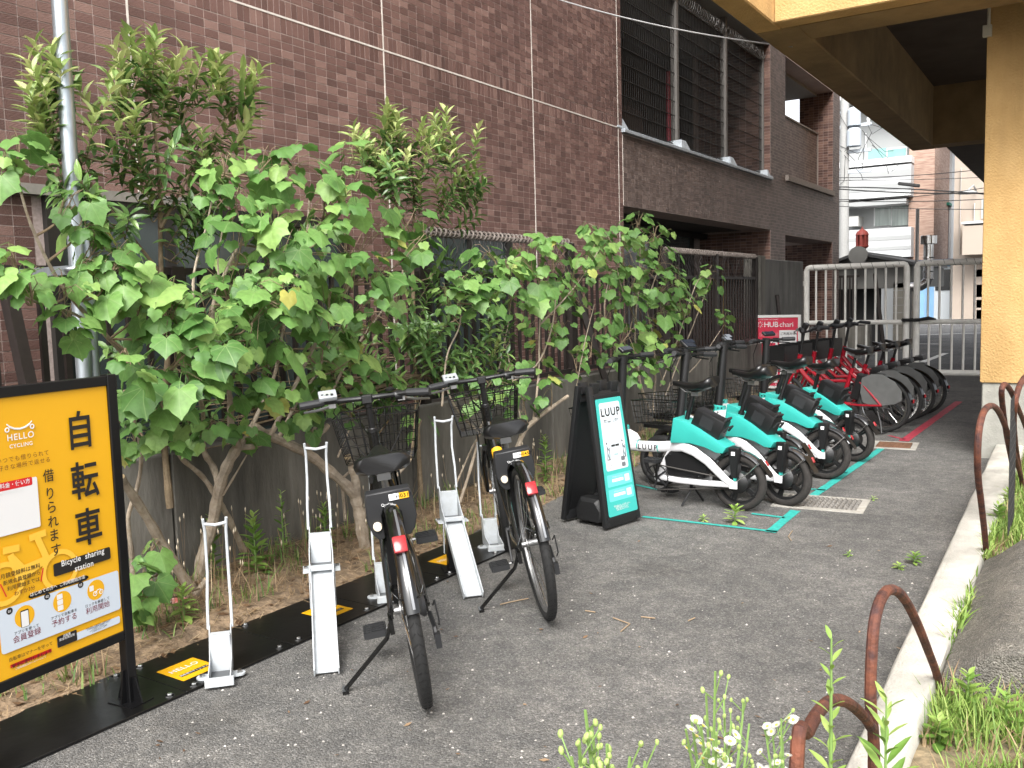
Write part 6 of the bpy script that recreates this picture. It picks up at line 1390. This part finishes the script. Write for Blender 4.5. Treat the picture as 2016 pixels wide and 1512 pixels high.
# --- broad-leaved evergreen trees
def privet(t, shoots, stems_pts, seed):
    r_ = random.Random(seed); old, yng = [], []; tw = MB(); allp = [p for s_ in stems_pts for p in s_[len(s_)//3:]]
    for (x, y, X, ln, young) in shoots:
        c = onx(x, y, X); base = min(allp, key=lambda p: (p-c).length+max(0, p.z-c.z+.05)*2)
        d = ((c-base).normalized()*.6+Vector((r_.uniform(-.3,.3), r_.uniform(-.3,.3), .9 if young else .45))).normalized()
        tip = c+d*ln*.5; st_ = c-d*ln*.5; path = smooth_path([base, base.lerp(st_,.6)+Vector((0,0,-.02)), st_, tip], 3); tw.tube(path, [.004-.0026*i/(len(path)-1) for i in range(len(path))], 4)
        n = max(4, int(ln/.024)); a = r_.uniform(0, 6)
        side = d.orthogonal().normalized(); bin_ = d.cross(side)
        for k_ in range(n):
            f_ = k_/(n-1); p = st_.lerp(tip, f_); a += math.pi/2
            for s_ in (0, math.pi):
                o_ = side*math.cos(a+s_)+bin_*math.sin(a+s_); el = .35+.5*f_; tipd = (o_*(1-.35*f_)+d*el*.8+Vector((0,0,.3 if young else -.1))).normalized()
                sz = r_.uniform(.075,.105)*(1-.25*abs(f_-.55)); up = d*.8+Vector((.2,-.2,.8)) - o_*.1
                (yng if young and f_ > .25 else old).append((r_.randrange(4), leaf_mat(p, tipd, up, sz), sz))
    tw.build('twig', bark_d, t)['kind'] = 'stuff'; emit_leaves(t, old, PRV, prv_me, priv_mi, limit=150); emit_leaves(t, yng, PRV, yng_me, young_mi, limit=150)
def scatter(r_, boxes):
    out = []
    for (x0, x1, y0, y1, X0, X1, n, young) in boxes:
        for _ in range(int(n*.72+.5)): out.append((r_.uniform(x0,x1), r_.uniform(y0,y1), r_.uniform(X0,X1), r_.uniform(.14,.24), young if isinstance(young, bool) else r_.random() < young))
    return out
r_ = random.Random(21)
b0 = onx(330, 800, -3.55); tE = thing('evergreen_tree', 'young evergreen tree with pale new shoots beside the steel pole', 'tree', (b0.x, b0.y, 0), world=True, group='evergreen trees along the wall')
SE = [stem(tE, [(335,1000,-3.66),(320,820,-3.66),(330,700,-3.6),(318,560,-3.55),(315,420,-3.5),(310,300,-3.45),(290,150,-3.4)], .018, .005, bark_d, 'trunk'), stem(tE, [(318,540,-3.55),(240,440,-3.5),(160,330,-3.45),(110,180,-3.4)], .008, .003, bark_d), stem(tE, [(316,450,-3.5),(380,330,-3.45),(430,250,-3.4),(470,200,-3.4)], .008, .003, bark_d), stem(tE, [(314,400,-3.5),(250,280,-3.45),(260,140,-3.4)], .006, .003, bark_d), stem(tE, [(312,380,-3.5),(360,240,-3.4),(400,120,-3.4)], .006, .003, bark_d)]
privet(tE, scatter(r_, [(240,300,95,200,-3.5,-3.35,14,1.),(300,350,130,240,-3.5,-3.3,9,.9),(370,440,110,190,-3.5,-3.35,12,1.),(430,515,180,290,-3.5,-3.35,14,.9),(85,150,100,210,-3.5,-3.35,10,.95),(55,120,200,300,-3.5,-3.35,8,.8),(150,240,170,280,-3.5,-3.3,9,.8),(200,420,220,330,-3.55,-3.3,17,.5),(110,450,300,420,-3.55,-3.3,26,.2),(250,420,380,480,-3.55,-3.35,14,False)]), SE, 31)
b0 = onx(800, 800, -3.55); tF = thing('evergreen_tree', 'rounded evergreen tree with pale top leaves in front of the middle wall joint', 'tree', (b0.x, b0.y, 0), world=True, group='evergreen trees along the wall')
SF = [stem(tF, [(830,1000,-3.66),(820,800,-3.66),(815,640,-3.6),(812,500,-3.55),(815,380,-3.5),(800,270,-3.45)], .018, .005, bark_d, 'trunk'), stem(tF, [(813,480,-3.55),(870,400,-3.5),(910,330,-3.45)], .007, .003, bark_d), stem(tF, [(813,470,-3.55),(770,380,-3.5),(740,300,-3.45)], .007, .003, bark_d), stem(tF, [(815,700,-3.6),(880,640,-3.55),(960,600,-3.5)], .008, .003, bark_d), stem(tF, [(815,760,-3.6),(860,720,-3.5),(960,700,-3.4)], .007, .003, bark_d)]
privet(tF, scatter(r_, [(750,800,235,310,-3.5,-3.35,14,1.),(820,900,255,330,-3.5,-3.35,14,1.),(700,760,285,350,-3.5,-3.35,10,.95),(880,945,270,400,-3.5,-3.35,12,.9),(740,920,310,390,-3.55,-3.3,24,.7),(780,930,370,440,-3.55,-3.35,15,.25),
    (760,1000,520,620,-3.65,-3.45,22,False),(780,1010,600,760,-3.65,-3.35,34,False),(900,1000,640,740,-3.4,-3.25,12,.1),(700,860,640,800,-3.65,-3.5,20,False),(560,740,620,800,-3.68,-3.55,18,False),(250,420,640,860,-3.68,-3.55,16,False),(420,560,560,760,-3.68,-3.55,14,False)]), SF, 32)
# ================================================================ weeds, grass, litter
def grass_mat(name, cols): return mat(name, cols[0][1], .6, rndcols=cols, island=True, sss=.25)
straw = grass_mat('dry_straw', [(0,(.2,.13,.07)),(.5,(.33,.23,.13)),(1,(.47,.36,.22))])
green_g = grass_mat('green_grass', [(0,(.06,.13,.025)),(.5,(.13,.23,.05)),(1,(.25,.32,.09))])
lime_g = grass_mat('lime_grass', [(0,(.11,.2,.035)),(.5,(.2,.32,.06)),(1,(.34,.42,.12))])
litter_m = grass_mat('leaf_litter', [(0,(.1,.055,.03)),(.5,(.22,.13,.07)),(1,(.36,.25,.15))])
gr = random.Random(5)
def blade(mb, p, h, wd, az, lean, curl=.5):
    d = Vector((math.cos(az), math.sin(az), 0)); s_ = Vector((-d.y, d.x, 0)); P = []
    for i, f_ in enumerate((0, .4, .75, 1)):
        c = Vector(p)+d*(lean*h*f_**1.6)+Vector((0,0,h*(f_-curl*lean*.4*f_*f_))); wv = wd*(1, .9, .6, .05)[i]; P += [c-s_*wv/2, c+s_*wv/2]
    mb.add(P, [(0,1,3,2),(2,3,5,4),(4,5,7,6)])
def finish(mb, name, m, label=None, cat=None, kind='stuff'):
    me = bpy.data.meshes.new(name); me.from_pydata(mb.v, [], mb.f); me.materials.append(m); me.shade_smooth(); o = obj(name, me)
    return tag(o, label, cat, kind=kind)
def clumpy(x, y, sc=3., ph=0): return noise.noise(Vector((x*sc, y*sc, ph)))
# straw and litter over the bed
mb = MB()
for _ in range(5500):
    y = gr.uniform(1.2, 5.6) if gr.random() < .85 else gr.uniform(5.6, 11); x = gr.uniform(-3.72, -2.98); z = bed_z(x, y)
    a = gr.uniform(0, 6.28); L_ = gr.uniform(.02, .09); c = Vector((x, y, z+gr.uniform(.004,.02))); d = Vector((math.cos(a), math.sin(a), gr.uniform(-.15,.35)))*L_; s_ = Vector((-d.y, d.x, 0)).normalized()*.0014
    mb.add([c-s_, c+s_, c+d+s_, c+d-s_], [(0,1,2,3)])
finish(mb, 'straw_litter', straw, 'dry straw scattered over the planting bed', 'straw')
mb = MB()
for _ in range(1500):
    y = gr.uniform(1.2, 11); x = gr.uniform(-3.7, -2.95); z = bed_z(x, y); a = gr.uniform(0, 6.28); s_ = gr.uniform(.008,.028); c = Vector((x,y,z+.006)); u = Vector((math.cos(a),math.sin(a),gr.uniform(-.3,.3)))*s_; v = Vector((-math.sin(a),math.cos(a),gr.uniform(-.3,.3)))*s_*.5
    mb.add([c-u, c-v, c+u, c+v], [(0,1,2,3)])
finish(mb, 'leaf_litter', litter_m, 'small brown dead leaves lying on the planting bed', 'leaf litter')
mb = MB()
for _ in range(1500):
    y = gr.uniform(1.2, 11.5); x = gr.uniform(-3.7, -3.0)
    if clumpy(x, y, 3.2, 2)+(.1 if x < -3.4 else -.05) < .02: continue
    blade(mb, (x, y, bed_z(x,y)-.005), gr.uniform(.06,.24), gr.uniform(.003,.006), gr.uniform(0,6.28), gr.uniform(.05,.7))
finish(mb, 'dry_grass', straw, 'thin dry grass stalks standing in the planting bed', 'dry grass')
mb = MB()
for _ in range(5200):
    y = gr.uniform(1.2, 11.5); x = gr.uniform(-3.7, -2.98)
    if clumpy(x, y, 2.6, 9) < .03: continue
    blade(mb, (x, y, bed_z(x,y)-.005), gr.uniform(.03,.15), gr.uniform(.003,.008), gr.uniform(0,6.28), gr.uniform(.1,.9))
finish(mb, 'bed_grass', green_g, 'green grass tufts between the shrubs', 'grass')
# seed heads on thin stalks in front of the concrete wall
mb = MB(); mh_ = MB()
for _ in range(75):
    p = onx(gr.choice([gr.uniform(270,480), gr.uniform(560,720), gr.uniform(860,1090)]), 1000, gr.uniform(-3.6,-3.2)); z0 = .02; h = gr.uniform(.12,.36); q = Vector((p.x, p.y, z0)); top = q+Vector((gr.uniform(-.04,.04), gr.uniform(-.04,.04), h))
    mb.tube([q, top], .0009, 3, cap=False); mh_.tube([top, top+Vector((0,0,.012)), top+Vector((0,0,.026))], [.0015,.0038,.0008], 5)
finish(mb, 'seed_stalks', straw, 'thin brown stalks with seed heads in front of the concrete wall', 'stalks'); finish(mh_, 'seed_heads', mat('cream_seed', (.62,.53,.4), .8), 'tiny cream seed heads on thin stalks by the concrete wall', 'seed heads')
# verge grass
mb = MB(); mb2 = MB()
for _ in range(26000):
    y = gr.uniform(.5, 7.8)**1; x = -.37+abs(gr.gauss(0, .35))
    if x > 1.2 or (3.12 < y < 4.70 and x < 1.6) : continue
    c_ = clumpy(x, y, 4, 3)
    if c_ < -.22: continue
    (blade(mb if c_ > -.14 else mb2, (x, y, rbed_z(x,y)-.005), gr.uniform(.03,.13), gr.uniform(.003,.007), gr.uniform(0,6.28), gr.uniform(.1,1.)))
for _ in range(260):     # joint between kerb and block
    y = gr.choice([gr.gauss(3.75,.18), gr.uniform(4.6,5.2)]); x = -.375+gr.uniform(-.012,.02); blade(mb, (x, y, .09), gr.uniform(.03,.09), gr.uniform(.004,.009), gr.uniform(0,6.28), gr.uniform(.2,1.2))
finish(mb, 'verge_grass', lime_g, 'short bright green grass on the verge behind the kerb', 'grass'); finish(mb2, 'verge_dry_grass', straw, 'dry yellow grass mixed into the verge', 'dry grass')
# broad weed leaves on the verge
wl_me = MB().add([(0,0,0),(.16,.3,.03),(.2,.55,.02),(.1,.85,-.04),(0,1,-.1),(-.1,.85,-.04),(-.2,.55,.02),(-.16,.3,.03),(0,.5,-.01)], [(0,1,8),(1,2,8),(2,3,8),(3,4,8),(4,5,8),(5,6,8),(6,7,8),(7,0,8)])
weed_m = mat('weed_leaf', (.12,.24,.04), .5, rndcols=[(0,(.1,.2,.035)),(.5,(.18,.32,.06)),(1,(.3,.44,.1))], sss=.3)
weed_y = mat('young_weed_leaf', (.3,.42,.1), .5, rndcols=[(0,(.22,.36,.07)),(1,(.38,.5,.14))], sss=.3)
wl = wl_me.mesh('leaf', weed_m, smooth=60); wly = wl_me.mesh('leaf', weed_y, smooth=60)
stem_g = mat('weed_stem', (.16,.26,.07), .6)
def weed(label, base, h, n, ln, spread=.6, lean=(0,0), young=False, name='weed', whorl=True, wdt=1., group=None):
    t = thing(name, label, 'weed', base, world=False, group=group); top = Vector((lean[0], lean[1], h))
    MB().tube([(0,0,-.02), top*.5+Vector((0,0,.0)), top], [.004+h*.003, .003+h*.002, .0015], 6).build('stem', stem_g, t)
    for i in range(n):
        f_ = (i+.6)/n; a = i*2.4+gr.uniform(-.3,.3); p = top*f_; el = spread*(1.05-.85*f_)+gr.uniform(-.15,.15); L_ = ln*(1-.55*f_**2)*gr.uniform(.8,1.15)
        d = Vector((math.cos(a), math.sin(a), 1.25-1.5*el)); M_ = leaf_mat(p, d, Vector((0,0,1)), L_) @ Matrix.Diagonal((wdt,1,1,1)); obj('leaf', wly if young or f_ > .85 else wl, t, M=M_)
    return t
GW = 'weeds growing in the planting bed'
p = onx(505,1140,-3.45); weed('bushy bright green weed with narrow leaves in front of the concrete wall', (p.x,p.y,.03), .30, 46, .10, .75, group=GW)
p = onx(420,1100,-3.6); weed('dark green weed beside the forked shrub trunk', (p.x,p.y,.03), .30, 34, .075, .8, group=GW)
p = onx(640,1050,-3.5); weed('leafy weed beside the thick leaning shrub trunk', (p.x,p.y,.03), .24, 34, .08, .9, group=GW)
p = onx(365,1250,-3.2); weed('low spreading weed behind the orange station board', (p.x,p.y,.03), .16, 30, .08, 1., young=True, group=GW)
p = onx(1075,960,-3.3); weed('leafy weed next to the teal advertising board', (p.x,p.y,.02), .34, 40, .085, .8, group=GW)
p = onx(560,1110,-3.55); weed('thin weed between the forked shrub and the leaning shrub', (p.x,p.y,.03), .36, 26, .06, .8, group=GW)
p = onz(1447,1030); weed('small bright weed sprouting from the asphalt by the teal line', (p.x,p.y,0), .10, 22, .085, .95, young=True)
p = onz(1385,1026); weed('flat weed tuft on the teal line beside the kickstand', (p.x,p.y,0), .03, 16, .045, 1.15, young=True)
p = onz(1800,1110); weed('grass-like weed tuft on the asphalt near the kerb', (p.x,p.y,0), .05, 18, .06, .9)
p = onz(1770,1120); weed('flat pale weed tuft on the asphalt near the kerb', (p.x,p.y,0), .02, 16, .05, 1.2, young=True)
p = onz(1672,1095); weed('tiny weed tuft in the middle of the asphalt', (p.x,p.y,0), .02, 12, .035, 1.1)
p = onz(1720,985); weed('tiny weed at the corner of the drain grate', (p.x,p.y,0), .02, 10, .04, 1.1, young=True)
p = onz(1540,985); weed('brownish weed under the wheel by the drain grate', (p.x,p.y,0), .07, 18, .03, 1.)
GV = 'tall weeds on the verge'
def at_v(x, y, X): q = onx(x, y, X); return q
q = at_v(1637,1256,-.31); weed('tall slender weed stalk with a budding tip in front of the kerb', (q.x,q.y,.04), q.z-.04, 70, .055, .62, young=True, wdt=.8, group=GV)
q = at_v(1745,1372,-.30); weed('narrow-leaved weed beside the low rusty hoop', (q.x,q.y,.04), q.z-.04, 50, .10, .6, wdt=.6, group=GV)
for x, y, hh_, n_, lab in ((1905,1400,.22,26,'broad-leaved weed on the verge below the concrete block'),(1980,1440,.2,24,'leafy weed at the foot of the concrete block'),(1850,1460,.12,22,'low weed rosette on the verge next to the kerb')):
    q = onz(x, y, .06); weed(lab, (q.x,q.y,.05), hh_*.6, n_, .07, .9, wdt=1.2, group=GV)
q = onz(1985,990,.08); weed('yellow-green weed clump behind the concrete block', (q.x,q.y,.06), .10, 30, .07, 1., young=True, group=GV)
q = onz(1965,1030,.08); weed('grassy weed clump between the concrete block and the kerb', (q.x,q.y,.06), .12, 28, .08, .9, group=GV)
# fleabane with small daisies
petal_m = mat('daisy_petal', (.8,.8,.74), .6, sss=.3); disc_m = mat('daisy_disc', (.62,.5,.06), .7); bud_m = mat('flower_bud', (.3,.4,.12), .6)
def daisy_mesh():
    mb = MB()
    for i in range(22):
        a = 2*math.pi*i/22; d = Vector((math.cos(a), math.sin(a), 0)); s_ = Vector((-d.y, d.x, 0)); mb.add([d*.3-s_*.05, d*.3+s_*.05, d*.98+s_*.07+Vector((0,0,.12)), d*.98-s_*.07+Vector((0,0,.12))], [(0,1,2,3)])
    return mb
dz = daisy_mesh().mesh('flower', petal_m); dd = MB().lathe([(0,.16),(.2,.13),(.34,.03),(.34,-.03),(.12,-.2)], (0,0,0), 'z', 10).mesh('disc', disc_m); bd = MB().lathe([(0,.7),(.3,.55),(.45,.1),(.35,-.35),(.08,-.6)], (0,0,0), 'z', 8).mesh('bud', bud_m)
def fleabane(label, tops, X, seed, daisies):
    r_ = random.Random(seed); tp = [onx(x, y, X+r_.uniform(-.02,.02)) for x, y in tops]; c = sum(tp, Vector())/len(tp); base = Vector((c.x+.03, c.y+.02, .05)); t = thing('fleabane', label, 'wildflower', base, world=True, group='flowering weeds on the verge')
    mb = MB(); fork = base.lerp(Vector((c.x, c.y, min(p.z for p in tp)-.06)), .9); mb.tube([base, base.lerp(fork,.5)+Vector((.01,.0,0)), fork], [.0035,.003,.0025], 6)
    for k_, p in enumerate(tp):
        m_ = fork.lerp(p, .5)+Vector((r_.uniform(-.006,.006), r_.uniform(-.006,.006), -.008)); mb.tube([fork, m_, p], [.0024,.0019,.0012], 5)
        for b_ in range(r_.randint(5,8)):
            q = m_.lerp(p, r_.uniform(.2,.95)); e = q+Vector((r_.uniform(-.014,.014), r_.uniform(-.014,.014), r_.uniform(.008,.026))); mb.tube([q, e], .0007, 4, cap=False)
            if k_ in daisies and r_.random() < .55:
                M_ = Matrix.Translation(e) @ Euler((r_.uniform(-.7,.7), r_.uniform(-.7,.7), r_.uniform(0,6))).to_matrix().to_4x4() @ Matrix.Scale(r_.uniform(.0052,.0068), 4); o = obj('flower', dz, t, M=M_); o2 = obj('disc', dd, o)
            else: obj('bud', bd, t, M=Matrix.Translation(e) @ Euler((r_.uniform(-.4,.4), r_.uniform(-.4,.4), 0)).to_matrix().to_4x4() @ Matrix.Scale(r_.uniform(.0038,.0055), 4))
    mb.build('stem', stem_g, t)
    for i in range(7): f_ = .55+.06*i; a = i*2.4; obj('leaf', wl, t, M=leaf_mat(base.lerp(fork, f_), Vector((math.cos(a), math.sin(a), .8)), Vector((0,0,1)), .05) @ Matrix.Diagonal((.6,1,1,1)))
fleabane('budding wild fleabane with yellow-green heads at the edge of the verge', [(1152,1398),(1165,1430),(1125,1490),(1195,1465),(1185,1500),(1240,1490),(1270,1498),(1140,1455)], -.30, 41, ())
fleabane('flowering wild fleabane with small white daisies in front of the asphalt', [(1408,1322),(1425,1370),(1390,1368),(1360,1408),(1380,1430),(1350,1436),(1410,1445),(1465,1380),(1440,1420),(1475,1425),(1400,1490),(1430,1490)], -.31, 42, (3,4,5,6,8,10,11))
fleabane('small wild fleabane with a few daisies next to the taller flowering one', [(1505,1422),(1538,1415),(1520,1440),(1540,1448),(1525,1505)], -.31, 43, (0,1,2,3))
# litter and twigs
q = onz(350,1190,.03); mb = MB(); n_ = 14
mb.add([(q.x+.05*math.cos(2*math.pi*i/n_)*(1+.3*math.sin(i*2.3)), q.y+.03*math.sin(2*math.pi*i/n_)*(1+.3*math.cos(i*1.7)), .05+.018*math.sin(i*2.1)) for i in range(n_)]+[(q.x,q.y,.06)], [(i,(i+1) % n_,n_) for i in range(n_)])
o = mb.build('snack_wrapper', mat('wrapper_print', (.6,.05,.03), .3, col2=(.8,.75,.7), vscale=28, var=.1)); tag(o, 'crumpled red and white snack wrapper on the planting bed', 'litter')
twig_m = mat('dry_twig', (.3,.22,.14), .8)
for i, pl in enumerate((((1207,1216),(1240,1228),(1222,1243)),((985,1190),(1000,1186),(1040,1178)),((1262,1214),(1290,1217)),((1152,1202),(1172,1205)),((1355,1222),(1368,1216)),((1560,1045),(1552,1056),(1558,1064)))):
    pts = [onz(x, y, .006) for x, y in pl]; o = MB().tube(pts, .0028, 5).build('twig', twig_m); tag(o, ['bent dry twig lying on open asphalt in front of the bicycles', 'long thin twig beside the bicycle kickstand', 'short straight twig on the asphalt', 'short twig near the bicycle tyre', 'tiny pale twig on the open asphalt', 'small forked twig next to the teal corner line'][i], 'twig', 'dry twigs on the asphalt')
st = MB().lathe([(0,.5),(.6,.4),(1,.0),(.7,-.3)], (0,0,0), 'z', 6).mesh('pebble', mat('pale_pebble', (.42,.4,.37), .8, rnd=.3))
mb = MB(); 
for _ in range(420):
    x, y = gr.uniform(100,1900), gr.uniform(1060,1500); p = onz(x, y)
    if p.x > -.56 or p.x < -2.6: continue
    s_ = gr.uniform(.002,.0065); v = [Vector((gr.uniform(-1,1), gr.uniform(-1,1), gr.uniform(0,.9))) for _ in range(5)]
    mb.add([p+a*s_ for a in [Vector((1,0,0)),Vector((0,1,.1)),Vector((-1,.2,0)),Vector((-.1,-1,0)),Vector((.1,.1,.8))]], [(0,1,4),(1,2,4),(2,3,4),(3,0,4)])
finish(mb, 'gravel', mat('pale_grit', (.4,.38,.35), .85, rnd=.3, island=True), 'loose pale grit scattered on the asphalt', 'gravel')
mb = MB()
for _ in range(80):
    x, y = gr.uniform(300,1900), gr.uniform(1000,1500); p = onz(x, y)
    if p.x > -.56 or p.x < -2.6: continue
    a = gr.uniform(0,6.28); s_ = gr.uniform(.006,.018); u = Vector((math.cos(a),math.sin(a),.15))*s_; v = Vector((-math.sin(a),math.cos(a),.2))*s_*.4; c = p+Vector((0,0,.006)); mb.add([c-u,c-v,c+u,c+v],[(0,1,2,3)])
finish(mb, 'dead_leaves', litter_m, 'a few small dead leaves on the asphalt', 'dead leaves')
bpy.data.objects.remove(_to)
